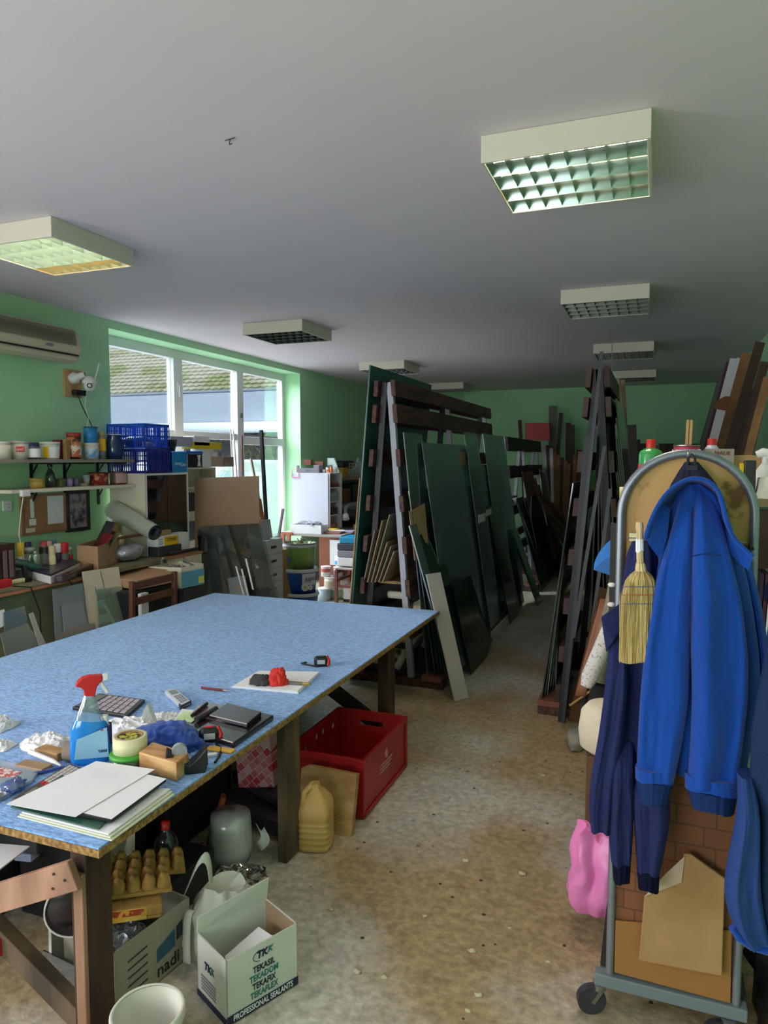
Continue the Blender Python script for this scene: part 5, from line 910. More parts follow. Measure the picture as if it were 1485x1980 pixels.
lb_ = [vp(x, y, P) + f * .034 for x, y in ((144, 1462), (210, 1456), (206, 1400), (148, 1424))]; part('label', MB().slab(lb_, f * .001), mat('pale_blue_paper', '9ccaf0', .5), t)
text('lettering', 'TANI', .013, vp(198, 1445, P) + f * .036, rt, Z, NAVY, t, bold=.0004); part('red_mark', MB().obox(vp(197, 1405, P) + f * .0352, (.008, .006, .001), (PI / 2, 0, math.atan2(f.y, f.x) + PI / 2)), RED, t)
hd = [(145, 1325), (149, 1317), (158, 1309), (172, 1305), (198, 1304), (198, 1316), (192, 1320), (187, 1328), (184, 1345), (163, 1345), (162, 1335), (158, 1329), (147, 1327)]
part('trigger_head', MB().slab([vp(x, y, P) - f * .014 for x, y in hd], f * .028), RED, t, bev=.005)
part('nozzle', MB().slab([vp(x, y, P) - f * .010 for x, y in ((198, 1303), (209, 1302), (210, 1310), (207, 1314), (198, 1315))], f * .02), WHITE, t, bev=.003)
part('trigger', MB().slab([vp(x, y, P) - f * .006 for x, y in ((190, 1319), (197, 1316), (203, 1326), (211, 1338), (205, 1340), (196, 1328))], f * .012), WHITE, t, bev=.002)
P = tz(205, 1468); q = mpp(P); t = tin('spray_can', 'small navy and white spray can right behind the blue bottle', 'spray can', P, 12 * q, .165, mat('silver_violet', 'a9a6c0', .35), cap=(WHITE, 7 * q, .03), band=(mat('violet_navy', '2e3578', .4), .35, .8))
# keypad calculator, tissues, blocks
def keyed(name, label, cat, cs, th, m, nx, ny, mk, z=TZ, disp=None, u0=.06, u1=.94, v0=.06, v1=.94, red_row=None):
    cs = [onz(px, py, z + .001) for px, py in cs]; c = sum(cs, Vector()) / 4; t = thing(name, label, cat, c)
    part('body', MB().slab(cs, (0, 0, th)), m, t, bev=.003)
    A_, B2, C2, D2 = cs; pt = lambda u, v: lerp(lerp(A_, B2, u), lerp(D2, C2, u), v) + Z * th
    for i in range(nx):
        for j in range(ny):
            a, b_ = u0 + (u1 - u0) * (i + .12) / nx, u0 + (u1 - u0) * (i + .88) / nx; c_, d_ = v0 + (v1 - v0) * (j + .12) / ny, v0 + (v1 - v0) * (j + .88) / ny
            part('key', MB().slab([pt(a, c_), pt(b_, c_), pt(b_, d_), pt(a, d_)], (0, 0, .003)), RED if red_row == i else mk, t)
    if disp: a, b_, c_, d_ = disp; part('display', MB().slab([pt(a, c_), pt(b_, c_), pt(b_, d_), pt(a, d_)], (0, 0, .001)), mat('lcd_grey', '7c8478', .25), t)
    return t
keyed('calculator', 'black desk calculator with big pale keys behind the blue bottle', 'calculator', [(140, 1373), (192, 1346), (281, 1358), (246, 1390)], .014, BLACK, 4, 6, mat('key_pale', 'b4a8b4', .5), disp=(.1, .9, .04, .2), v0=.25)
for i, (px, py, rx, ry, rz_, lb) in enumerate(((4, 1408, .05, .07, .055, 'crumpled white tissue at the left edge of the table, upper one'), (2, 1446, .05, .05, .035, 'crumpled white tissue at the left edge of the table, lower one'), (92, 1440, .12, .07, .05, 'crumpled white tissue left of the blue bottle'), (258, 1412, .16, .10, .05, 'wide crumpled white tissue right of the blue bottle'), (318, 1392, .07, .07, .035, 'small crumpled white tissue at the notepad end'))):
    crumple('tissue', lb, 'tissue', tz(px, py), (rx, ry, rz_), TIS, .75, 2.3, i + 2, 40)
one('tissue', 'pointed white tissue peak behind the blue cloth', 'tissue', MB().slab([vp(x, y, tz(283, 1410)) for x, y in ((270, 1410), (300, 1402), (285, 1362), (278, 1372))], (.0, .02, 0)), TIS)
def wb_(a, b_, w, h, lb, m=LWOOD, nm_='wood_offcut'):
    a, b_ = tz(*a), tz(*b_); return one(nm_, lb, 'offcut', MB().beam(a + Z * h / 2, b_ + Z * h / 2, w, h), m, bev=.002)
wb_((78, 1457), (122, 1468), .05, .028, 'small pale wood block between tissue and blue bottle'); wb_((40, 1482), (92, 1492), .05, .018, 'flat tan wood strip left of the pens', mat('dull_wood', 'a08260', .6))
one('tape_core', 'brown cardboard tape ring standing left of the blue bottle', 'ring', MB().tube([tz(128, 1470) + Vector((0, .0, .035)), tz(128, 1470) + Vector((.03, .01, .035))], .035, 18, False).tube([tz(128, 1470) + Vector((0, .0, .035)), tz(128, 1470) + Vector((.03, .01, .035))], .03, 18, False), mat('ring_card', '8f7f70', .8))
one('marker_pen', 'white marker pen lying across the tan strip', 'pen', MB().tube([tz(58, 1468) + Z * .028, tz(102, 1482) + Z * .02, tz(118, 1486) + Z * .01], [.009, .009, .003], 10), WHITE)
one('ballpoint_pen', 'blue ballpoint pen beside the long calculator', 'pen', MB().tube([tz(66, 1500) + Z * .008, tz(125, 1487) + Z * .008], .006, 8), mat('pen_blue', '3a4a9c', .3))
t = thing('plastic_bag', 'flat clear bag with red print at the left table edge', 'bag', tz(20, 1500)); part('film', MB().slab([tz(-40, 1480), tz(0, 1474), tz(78, 1492), tz(62, 1516), tz(20, 1532), tz(-30, 1530)], (0, 0, .012)), clear('bag_film', 'd8e0f0', .15, .1, 'c8d4ea', .6), t, bev=.004)
part('red_print', MB().slab([tz(-20, 1494) + Z * .0125, tz(0, 1490) + Z * .0125, tz(42, 1500) + Z * .0125, tz(30, 1509) + Z * .0125, tz(-10, 1510) + Z * .0125], (0, 0, .001)), mat('red_letter', 'c05a58', .6, col2='e8dcdc', scale=60, lo=.48, hi=.52), t)
one('blue_ball', 'crumpled blue plastic lump at the calculator corner', 'plastic', MB().blob(tz(28, 1530) + Z * .02, (.035, .035, .02), .3, 3, 4, flat=TZ + .001), clear('blue_film', '90a8e0', .2, .1, '5a74b8', .6))
one('metal_bar', 'shiny grey bar at the extreme left table edge', 'bar', MB().beam(tz(-30, 1560) + Z * .008, tz(14, 1540) + Z * .008, .03, .014), STEEL, bev=.002)
one('paper_note', 'cream paper scrap on the left table edge', 'paper', MB().slab([tz(-30, 1525), tz(10, 1515), tz(20, 1527), tz(-20, 1545)], (0, 0, .003)), OFFW)
keyed('calculator', 'long dark brown calculator lying on the white papers', 'calculator', [(22, 1553), (136, 1484), (166, 1496), (56, 1568)], .016, mat('calc_brown', '4a423e', .45), 8, 4, mat('key_light', 'c4bcb4', .5), disp=(.16, .34, .2, .9), u0=.42, u1=.96, v0=.12, v1=.88, red_row=0)
# pile of papers
for i in range(3): flat('paper_sheet', ['cream folded sheet at the bottom of the paper pile', 'second cream sheet in the paper pile', 'white sheet showing at the right of the paper pile'][i], 'paper', [(34 + 4 * i, 1580 - 4 * i), (150, 1520), (338 - 4 * i, 1537 - 5 * i), (216 - 3 * i, 1627 - 6 * i)], mat('cream_paper', 'e0e2cc', .8) if i < 2 else PAPER, .004, TZ + .0055 * i)
flat('plastic_folder', 'dark green plastic folder inside the paper pile', 'folder', [(20, 1562), (120, 1500), (230, 1560), (192, 1605)], mat('green_folder', '2f5a4a', .3), .004, TZ + .0175, bev=.001)
flat('book', 'black book between the white papers of the pile', 'book', [(148, 1580), (205, 1482), (322, 1512), (216, 1592)], BLACK, .014, TZ + .0225, bev=.003)
flat('paper_sheet', 'smaller white sheet directly on the black book', 'paper', [(160, 1572), (200, 1480), (322, 1506), (216, 1584)], PAPER, .001, TZ + .0375)
flat('paper_sheet', 'large white sheet with curled front edge topping the pile', 'paper', [(12, 1555), (186, 1472), (300, 1488), (146, 1580)], PAPER, .001, TZ + .040)
# tape rolls
P = tz(250, 1478); q = mpp(P)
t = thing('round_tub', 'low clear tub with a bright green rim under the tape roll', 'tub', P); part('body', MB().lathe([(0, 0), (32 * q, 0), (34 * q, .035), (0, .035)], P, 26), clear('tub_smoke', '9aa890', .1, .1, '8c9a78', .6), t); part('rim', MB().lathe([(34 * q, .030), (36 * q, .032), (36 * q, .045), (33 * q, .046), (0, .046)], P, 26), mat('lime_rim', '4fa83c', .4), t)
P2 = P + Vector((-.004, .012, .047)); t = thing('tape_roll', 'cream masking tape roll with yellow black core on the green rimmed tub', 'tape', P2); R_ = 32 * q
part('tape', MB().lathe([(R_ * .78, 0), (R_, 0), (R_, .055), (R_ * .78, .055), (R_ * .78, 0)], P2, 28), mat('masking_tape', 'e6e0b4', .7), t); part('core', MB().lathe([(R_ * .77, .001), (R_ * .77, .056), (R_ * .70, .056), (R_ * .70, .001)], P2, 28), CARD, t)
part('core_label', MB().lathe([(R_ * .69, .05), (0, .049)], P2, 24), mat('checker_label', 'c8c82e', .5, col2='1c1c1c', scale=60, lo=.47, hi=.5), t)
one('pine_block', 'sawn pine block in front of the tape dispenser', 'block', MB().slab([tz(269, 1490), tz(342, 1512), tz(366, 1490), tz(296, 1468)], (0, 0, .066)), mat('pine_block', 'd8ae74', .6, col2='b07a48', scale=7, stretch=(1, 4, 4)), bev=.004)
P = tz(370, 1490); t = thing('tape_dispenser', 'black tape dispenser with a pale grey roll beside the pine block', 'tape dispenser', P)
fb = facing(P); pr = [(318, 1468), (322, 1450), (350, 1466), (366, 1474), (380, 1462), (400, 1440), (402, 1470), (396, 1490), (372, 1495), (340, 1484)]
part('base', MB().slab([vp(x, y, P) - fb * .03 for x, y in pr], fb * .06), BLACK, t, bev=.004)
c_ = vp(347, 1452, P); part('tape_ring', MB().tube([c_ - fb * .012, c_ + fb * .012], .026, 20).tube([c_ - fb * .0135, c_ + fb * .0135], .014, 16), mat('grey_ring', '9a9ca4', .5), t)
# blue cloth
def cloth_lump(name, label, cat, c, r, m, seed=1, fr=1.6, z0=TZ, **k):
    """soft wadded cloth: rounded mass with rolling folds"""
    c = Vector(c)
    def fn(u, w):
        th = u * 2 * PI; ph = w * PI / 2; d = Vector((math.cos(th) * math.cos(ph), math.sin(th) * math.cos(ph), math.sin(ph)))
        p = d * fr + Vector((seed, seed * 2.3, 0)); wv = noise.noise(p); fold = .07 * math.sin(11 * wv + 3 * d.x + seed) + .045 * math.sin(16 * noise.noise(p * 1.2 + Vector((4, 4, 4))) + 3 * d.y) + .30 * wv
        q = 1 + fold; return Vector((c.x + r[0] * d.x * q, c.y + r[1] * d.y * q, z0 + .001 + max(0, r[2] * d.z * q * (1 if w > 0 else 0))))
    return one(name, label, cat, MB().grid(64, 26, fn, True), m, **k)
BCL = mat('blue_work_cloth', '1e4aa4', .85, bump=.5, bscale=50, sheen=.3)
cloth_lump('cleaning_cloth', 'crumpled royal blue cloth draped over the tape dispenser', 'cloth', tz(322, 1440), (.155, .10, .075), BCL, 5)
# folders, book, pads right of the cloth
flat('wallet_folder', 'large black glossy document wallet near the table edge', 'folder', [(345, 1415), (402, 1366), (530, 1392), (452, 1448)], mat('gloss_black', '2a2226', .18), .022, bev=.006)
flat('tablet_book', 'slim dark violet book lying on the black wallet', 'book', [(404, 1390), (440, 1366), (506, 1384), (478, 1408)], mat('violet_black', '2e2836', .25), .018, TZ + .023, bev=.004)
flat('maroon_folder', 'mauve sheen folder edge under the dark violet book', 'folder', [(368, 1384), (384, 1364), (470, 1378), (440, 1398)], mat('mauve_sheen', '8a6a72', .2), .003, TZ + .023)
flat('note_pad', 'green edged white note pad beside the blue cloth', 'note pad', [(338, 1398), (352, 1378), (400, 1384), (372, 1408)], PAPER, .018, TZ + .0, bev=.001); flat('note_pad', 'pale green sticky pad on top of the white note pad', 'note pad', [(340, 1392), (356, 1376), (392, 1382), (370, 1398)], mat('pale_green_pad', 'cfe8b4', .8), .003, TZ + .02)
for a, b_, lb, m_, r_ in (((372, 1400), (400, 1376), 'black marker lying across the pads', BLACK, .008), ((380, 1408), (418, 1386), 'thick dark cutter knife beside the pads', DGREY, .012)):
    one('marker_pen', lb, 'pen', MB().tube([tz(*a) + Z * .035, tz(*b_) + Z * .035], r_, 10), m_)
def tape_measure(label, px, py, s_, strap, win=True):
    P = tz(px, py); t = thing('tape_measure', label, 'tape measure', P); f = facing(P); ang = math.atan2(f.y, f.x)
    part('case', MB().obox(P, (.045 * s_, .075 * s_, .055 * s_), (0, 0, ang), True), BLACK, t, bev=.016 * s_); rtt = Vector((-f.y, f.x, 0)); rtt = rtt if rtt.dot(RT) > 0 else -rtt
    part('red_grip', MB().tube([P + rtt * .036 * s_ + Z * .008 + f * .02 * s_, P + rtt * .042 * s_ + Z * .03 * s_ + f * .015 * s_, P + rtt * .03 * s_ + Z * .053 * s_], .008 * s_, 8), RED, t)
    part('label', MB().obox(P + f * .0235 * s_ + Z * .028 * s_, (.001, .04 * s_, .022 * s_), (0, 0, ang)), mat('silver_label', 'b9bcc4', .4), t)
    part('lock_button', MB().obox(P + Z * .056 * s_, (.012, .03 * s_, .006), (0, 0, ang)), RED if not win else STEEL, t, bev=.002)
    part('strap', MB().tube([tz(x, y) + Z * .004 for x, y in strap], .005, 6), BLACK, t); return t
tape_measure('black tape measure with wrist strap at the far right of the table', 621, 1288, 1.0, [(634, 1288), (612, 1290), (590, 1286), (583, 1284), (592, 1282)])
tape_measure('black and red tape measure resting beside the blue cloth', 405, 1434, 1.05, [(418, 1440), (428, 1450), (424, 1464), (416, 1476)], False)
wb_((402, 1448), (452, 1455), .035, .008, 'flat yellow wooden ruler piece by the table edge', mat('ruler_yellow', 'd8a844', .5), 'wood_strip')
one('eraser', 'small white eraser near the yellow strip', 'eraser', MB().obox(tz(410, 1462), (.035, .02, .01), (0, 0, .6), True), WHITE, bev=.002)
# phone
cs = [tz(x, y) for x, y in ((318, 1344), (340, 1339), (370, 1364), (350, 1374))]; t = thing('cordless_phone', 'silver grey handset lying alone on the blue carpet', 'phone', sum(cs, Vector()) / 4)
part('handset', MB().slab(cs, (0, 0, .022)), mat('phone_silver', 'c4c8d0', .3), t, bev=.006); pt = lambda u, v: lerp(lerp(cs[0], cs[1], u), lerp(cs[3], cs[2], u), v) + Z * .0222
part('display', MB().slab([pt(.2, .1), pt(.8, .1), pt(.8, .35), pt(.2, .35)], (0, 0, .001)), mat('lcd_grey', '', 0), t)
for i in range(3):
    for j in range(4): part('key', MB().slab([pt(.2 + .22 * i, .45 + .12 * j), pt(.36 + .22 * i, .45 + .12 * j), pt(.36 + .22 * i, .53 + .12 * j), pt(.2 + .22 * i, .53 + .12 * j)], (0, 0, .0015)), GREY, t)
part('end_cap', MB().slab([lerp(cs[3], cs[0], .0) + Z * .002, lerp(cs[2], cs[1], .0) + Z * .002, lerp(cs[2], cs[1], .12) + Z * .002, lerp(cs[3], cs[0], .12) + Z * .002], (0, 0, .0195)), BLACK, t)
a, b_ = tz(390, 1332), tz(446, 1339); t = thing('ballpoint_pen', 'dark red pen with silver tip lying on the carpet', 'pen', (a + b_) / 2); part('barrel', MB().tube([a + Z * .006, lerp(a, b_, .75) + Z * .006], .006, 8), DRED, t); part('tip', MB().tube([lerp(a, b_, .75) + Z * .006, b_ + Z * .005], [.006, .002], 8), STEEL, t)
for i in range(3): flat('paper_sheet', ['lowest', 'middle', 'top'][i] + ' white sheet in the small stack under the red cloth', 'paper', [(446 + 2 * i, 1330 - i), (500 + i, 1298), (619 - i, 1302 - i), (577 - i, 1342 - 2 * i)], PAPER, .0035, TZ + .0042 * i)
z1_ = TZ + .014
cloth_lump('red_cloth', 'bright red crumpled cloth on the white sheets', 'cloth', onz(537, 1322, z1_), (.048, .045, .075), mat('red_cloth', 'd42c20', .7), 3, 1.4, z1_)
cloth_lump('work_glove', 'grey and red work glove bunched next to the red cloth', 'glove', onz(506, 1322, z1_), (.055, .042, .05), mat('glove_grey', '3c3c3e', .8, col2='b8322a', scale=12, lo=.3, hi=.42), 8, 1.4, z1_)
a, b_ = onz(552, 1322, z1_) + Z * .008, onz(600, 1326, z1_) + Z * .008; t = thing('glass_cutter', 'olive handled glass cutter poking out of the red cloth', 'glass cutter', (a + b_) / 2); part('handle', MB().beam(a, lerp(a, b_, .7), .018, .01), mat('olive_handle', '6a6650', .5), t, bev=.002); part('cutter_head', MB().beam(lerp(a, b_, .7), b_, .016, .012), mat('brass', 'b8a048', .3, metal=.8), t, bev=.002)
# ================================================================== under and around the table
RC = mat('crate_red', 'b01c20', .4, var=.15, scale=5)
x0, x1, y0, y1, h = -1.70, -1.285, 3.07, 3.70, .30
t = thing('meat_crate', 'large red plastic crate standing by the table legs', 'crate', ((x0 + x1) / 2, (y0 + y1) / 2, 0)); b = MB(); th = .006
def holed(mb, a, c, zb, zt_, holes, n_):    # wall with round holes cut through: strip mesh around each hole
    a, c = Vector(a), Vector(c); L_ = (c - a).length; u = (c - a) / L_; xs = [0]
    for s_, z_, r_ in holes:
        lo, hi = s_ - r_ * 1.5, s_ + r_ * 1.5; mb.slab([a + u * xs[-1] + Z * zb, a + u * lo + Z * zb, a + u * lo + Z * zt_, a + u * xs[-1] + Z * zt_], n_)
        K = 24; ri = []; ro = []
        for k in range(K):
            an = 2 * PI * k / K; cx_, cz_ = math.cos(an), math.sin(an); ri.append(a + u * (s_ + r_ * cx_) + Z * (z_ + r_ * cz_)); m_ = 1.5 * r_ / max(abs(cx_), abs(cz_)); ro.append(a + u * (s_ + max(-1.5 * r_, min(1.5 * r_, cx_ * m_))) + Z * (z_ + max(-1.5 * r_, min(1.5 * r_, cz_ * m_))))
        n_v = Vector(n_)
        for k in range(K): j = (k + 1) % K; mb.add([ri[k], ri[j], ro[j], ro[k], ri[k] + n_v, ri[j] + n_v, ro[j] + n_v, ro[k] + n_v], [(0, 1, 2, 3), (7, 6, 5, 4), (0, 4, 5, 1)])
        mb.slab([a + u * lo + Z * zb, a + u * hi + Z * zb, a + u * hi + Z * (z_ - 1.5 * r_), a + u * lo + Z * (z_ - 1.5 * r_)], n_); mb.slab([a + u * lo + Z * (z_ + 1.5 * r_), a + u * hi + Z * (z_ + 1.5 * r_), a + u * hi + Z * zt_, a + u * lo + Z * zt_], n_); xs.append(hi)
    mb.slab([a + u * xs[-1] + Z * zb, c + Z * zb, c + Z * zt_, a + u * xs[-1] + Z * zt_], n_)
b.box(x0, x1, y0, y1, .005, .012); holed(b, (x0, y0, 0), (x0, y1, 0), .012, h, [(.09, .22, .018), (.2, .22, .018), (.33, .235, .018), (.41, .235, .018), (.54, .22, .018)], (th, 0, 0))
b.box(x1 - th, x1, y0, y1, .012, h)
for ya, nn in ((y0, th), (y1, -th)):   # ends with a hand slot
    xm = (x0 + x1) / 2
    for (xa, xb, za, zb) in ((x0, xm - .07, .012, h), (xm + .07, x1, .012, h), (xm - .07, xm + .07, .012, .215), (xm - .07, xm + .07, .245, h)): b.box(xa, xb, ya, ya + nn, za, zb)
part('crate_shell', b, RC, t)
rm = MB().box(x0 - .008, x1 + .008, y0 - .008, y0 - .0005, h - .035, h).box(x0 - .008, x1 + .008, y1 + .0005, y1 + .008, h - .035, h).box(x1 + .0005, x1 + .008, y0, y1, h - .035, h).box(x0 - .008, x0 - .0005, y0, y1, h - .035, h).box(x1 + .0005, x1 + .008, y0 - .008, y0 + .02, .012, h - .035).box(x1 + .0005, x1 + .008, y1 - .02, y1 + .008, .012, h - .035).box(x1 + .0005, x1 + .008, y0, y1, .005, .03).box(x1 - .03, x1 + .004, y0 - .008, y0 - .0005, .012, h - .035)
part('ribs', rm, RC, t, bev=.002); part('round_boss', MB().cyl((x1 - .06, y0 - .001, .25), (x1 - .06, y0 - .01, .25), .012, n=14), DRED, t)
fd = mat('faded_print', 'cfa8a0', .7)
for k in range(3): part('print_line', MB().box(x1 + .0002, x1 + .001, 3.30, 3.48 - .02 * k, .165 - k * .018, .173 - k * .018), fd, t)
part('print_emblem', MB().tube([(x1 + .001, 3.39 + .018 * math.cos(k * PI / 6), .205 + .018 * math.sin(k * PI / 6)) for k in range(13)], .002, 4).box(x1 + .0002, x1 + .001, 3.385, 3.395, .19, .235), fd, t)
one('wood_board', 'pale thick wooden board leaning on the front of the red crate', 'board', MB().slab([(-1.56, 2.90, .0), (-1.275, 2.90, .0), (-1.272, 2.965, .275), (-1.53, 2.965, .28), (-1.562, 2.96, .262)], (0, .035, -.008)), mat('planed_board', 'c09a66', .6, col2='a07844', scale=6, stretch=(1, 1, 3)), bev=.002)
# jerrycan
P = Vector((-1.405, 2.80, .002)); t = thing('jerrycan', 'yellowed plastic jerrycan behind the grey brown table leg', 'jerrycan', P); f = facing(P); JM = mat('aged_yellow_plastic', 'd2aa66', .5)
w, d, hh = .15, .17, .21; rows = [(0, .94), (.008, 1)]; z = .02
while z < .15: rows += [(z, 1.0), (z + .008, .925), (z + .016, 1.0)]; z += .026
rows += [(.175, 1.0), (.21, .86), (.245, .52), (.262, .26), (.285, .24)]
rz = .25; mb = MB(); n_ = 28; vs = []
for z, k in rows:
    for i in range(n_):
        a = 2 * PI * i / n_; cx_, sy_ = math.cos(a), math.sin(a); e = 5; r_ = (abs(cx_) ** e + abs(sy_) ** e) ** (-1 / e); x_, y_ = cx_ * r_ * w / 2 * k, sy_ * r_ * d / 2 * k; vs.append(P + Matrix.Rotation(rz, 3, 'Z') @ Vector((x_, y_, z)))
mb.add(vs, [(j * n_ + i, j * n_ + (i + 1) % n_, (j + 1) * n_ + (i + 1) % n_, (j + 1) * n_ + i) for j in range(len(rows) - 1) for i in range(n_)], True); mb.add(vs[:n_], [tuple(range(n_))[::-1]]); mb.add(vs[-n_:], [tuple(range(n_))])
part('body', mb, JM, t); part('handle', MB().tube([P + Vector((-.035, -.06, .195)), P + Vector((-.03, -.055, .26)), P + Vector((-.015, .0, .275))], .015, 8), JM, t)
# red patterned box
def rbox(name, label, cat, c, sz, R, m, **k): return one(name, label, cat, MB().obox(c, sz, R, True), m, **k)
PAT = None
def patmat():
    m = mat('red_white_pattern', 'b81e34', .5); nt = m.node_tree; N = nt.nodes; L = nt.links; b = N['Principled BSDF']; tc = N.new('ShaderNodeTexCoord'); mp = N.new('ShaderNodeMapping'); mp.inputs['Rotation'].default_value = (0, .78, 0); L.new(tc.outputs['Object'], mp.inputs[0])
    ck = N.new('ShaderNodeTexBrick'); ck.offset = .5; ck.inputs['Scale'].default_value = 26; ck.inputs['Mortar Size'].default_value = .03; ck.inputs['Brick Width'].default_value = .9; ck.inputs['Row Height'].default_value = .9
    ck.inputs['Color1'].default_value = hx('b81e34'); ck.inputs['Color2'].default_value = hx('c9a8ae'); ck.inputs['Mortar'].default_value = hx('d8c8cc')
    sp = N.new('ShaderNodeSeparateXYZ'); cb = N.new('ShaderNodeCombineXYZ'); L.new(mp.outputs[0], sp.inputs[0]); L.new(sp.outputs[0], cb.inputs[0]); L.new(sp.outputs[2], cb.inputs[1]); L.new(cb.outputs[0], ck.inputs[0]); L.new(ck.outputs[0], b.inputs['Base Color']); return m
rbox('patterned_box', 'tilted dark red box with white diamond pattern under the table', 'box', (-1.79, 3.02, .145), (.19, .24, .33), (-.08, -.13, .12), patmat(), bev=.003)
PFG = mat('grey_foam_profile', '47444e', .6)
for i, (a, b_, w_, lb) in enumerate((((-1.98, 3.1, .11), (-1.50, 2.86, .13), .07, 'upper dark grey profile end lying behind the table leg'), ((-1.95, 2.95, .05), (-1.50, 2.82, .05), .1, 'lower broad dark grey profile on the floor behind the table leg'))):
    one('foam_profile', lb, 'profile', MB().beam(a, b_, w_ + .06, w_ * .7), PFG, bev=.004)
BW = clear('bubble_wrap', 'e4e6f0', .2, .25, 'f0f0fa', .75)
one('bubble_wrap', 'upright roll of bubble wrap under the table', 'bubble wrap', MB().lathe([(0, 0), (.085, 0), (.095, .06), (.09, .15), (.085, .20), (0, .205)], (-1.70, 2.56, .002), 22), BW)
crumple('plastic_film', 'crumpled clear film on the floor in front of the bubble wrap', 'plastic film', (-1.60, 2.44, .002), (.14, .10, .045), clear('film_dull', 'c8c0bc', .25, .1, 'a89c98', .4), .6, 2.2, 4)
one('paper_scrap', 'curled bluish white paper scrap beside the bubble wrap', 'paper', MB().grid(8, 6, lambda u, v: Vector((-1.61 + .045 * u + .02 * math.sin(v * 4), 2.62 + .02 * v, .04 + .08 * v + .015 * math.cos(u * 5)))), PAPER, solid=.002)
one('orange_pipe', 'orange brown slat standing behind the white bag', 'slat', MB().beam((-1.86, 2.62, .0), (-1.80, 2.66, .22), .05, .02), mat('rust_orange', '9c4a28', .6))
for (x0_, x1_, y0_, y1_, h_, lb) in ((-2.25, -1.95, 2.45, 2.95, .45, 'tall added black box filling the shade under the table'), (-2.9, -2.35, 2.2, 3.2, .5, 'large added black box filling the shade deep under the table'), (-2.25, -1.98, 1.95, 2.35, .38, 'added dark box filling the shade behind the egg boxes'), (-2.9, -2.3, 3.5, 4.3, .45, 'added black box filling the shade under the far half of the table'), (-3.0, -2.3, 1.62, 2.1, .3, 'low added dark box filling the shade at the viewer end under the table')):
    one('shade_fill_box', lb, 'box', MB().box(x0_, x1_, y0_, y1_, .002, h_), mat('shade_fill_black', '15161c', .7, var=.3, scale=3), bev=.004)  # black boxes added to fill the shade under the table
P = Vector((-1.80, 2.33, .16)); P = onz(345, 1740, .0); P = Vector((-1.78, 2.2, .155))
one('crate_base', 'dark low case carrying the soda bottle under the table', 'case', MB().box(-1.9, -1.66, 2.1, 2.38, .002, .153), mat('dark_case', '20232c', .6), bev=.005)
P = Vector((-1.775, 2.22, .155)); q = mpp(P); t = thing('soda_bottle', 'dark soda bottle with a red cap under the table', 'bottle', P); part('body', MB().lathe([(0, 0), (.045, 0), (.05, .02), (.05, .06), (.044, .09), (.03, .115), (.016, .13), (.014, .14)], P, 22), mat('cola_bottle', '2a2c36', .1, spec=.8), t); part('cap', MB().lathe([(.017, .135), (.017, .165), (0, .166)], P, 16), RED, t)
# microwave carton with clutter inside
t = thing('appliance_carton', 'open grey carton printed with a blue microwave beside the near table leg', 'box', (-1.63, 1.85, 0)); KG = mat('printed_grey_card', '9d988a', .8, var=.06, scale=8)
cA, cB, cC, cD = Vector((-1.535, 1.66, 0)), Vector((-1.49, 1.98, 0)), Vector((-1.74, 2.01, 0)), Vector((-1.78, 1.70, 0)); wallbox('box_body', [cA, cB, cC, cD], .002, .215, .005, KG, t)
u = (cB - cA).normalized(); nn = Vector((u.y, -u.x, 0)); pz = lambda s_, z_: cA + u * s_ + Z * z_ + nn * .0015
part('microwave_print', MB().slab([pz(.17, .075), pz(.25, .085), pz(.25, .145), pz(.17, .12)], nn * .001), mat('print_blue', '2e5a74', .6), t); part('panel_print', MB().slab([pz(.258, .10), pz(.285, .105), pz(.285, .16), pz(.258, .15)], nn * .001), mat('print_dark', '28343c', .6), t)
text('lettering', 'nadi', .062, pz(.22, .04), u, Z, BLACK, t, bold=.0006)
for k in range(5): part('print_line', MB().slab([pz(.05, .04 + .028 * k), pz(.13, .045 + .028 * k), pz(.13, .05 + .028 * k), pz(.05, .045 + .028 * k)], nn * .001), DGREY, t)
part('flap', MB().slab([cC + Z * .217, lerp(cC, cD, .5) + Z * .217, lerp(cC, cD, .5) + Vector((-.03, .0, .29)), cC + Vector((-.03, 0, .30))], (.004, 0, 0)), OFFW, t)
crumple('foil_bag', 'crinkled silver grey bag inside the open grey carton', 'bag', (-1.66, 1.80, .11), (.10, .12, .08), SILV, .6, 2.4, 6)
EGG = mat('egg_carton_pulp', 'b88e4e', .95, bump=.4, bscale=120, var=.15, scale=30)
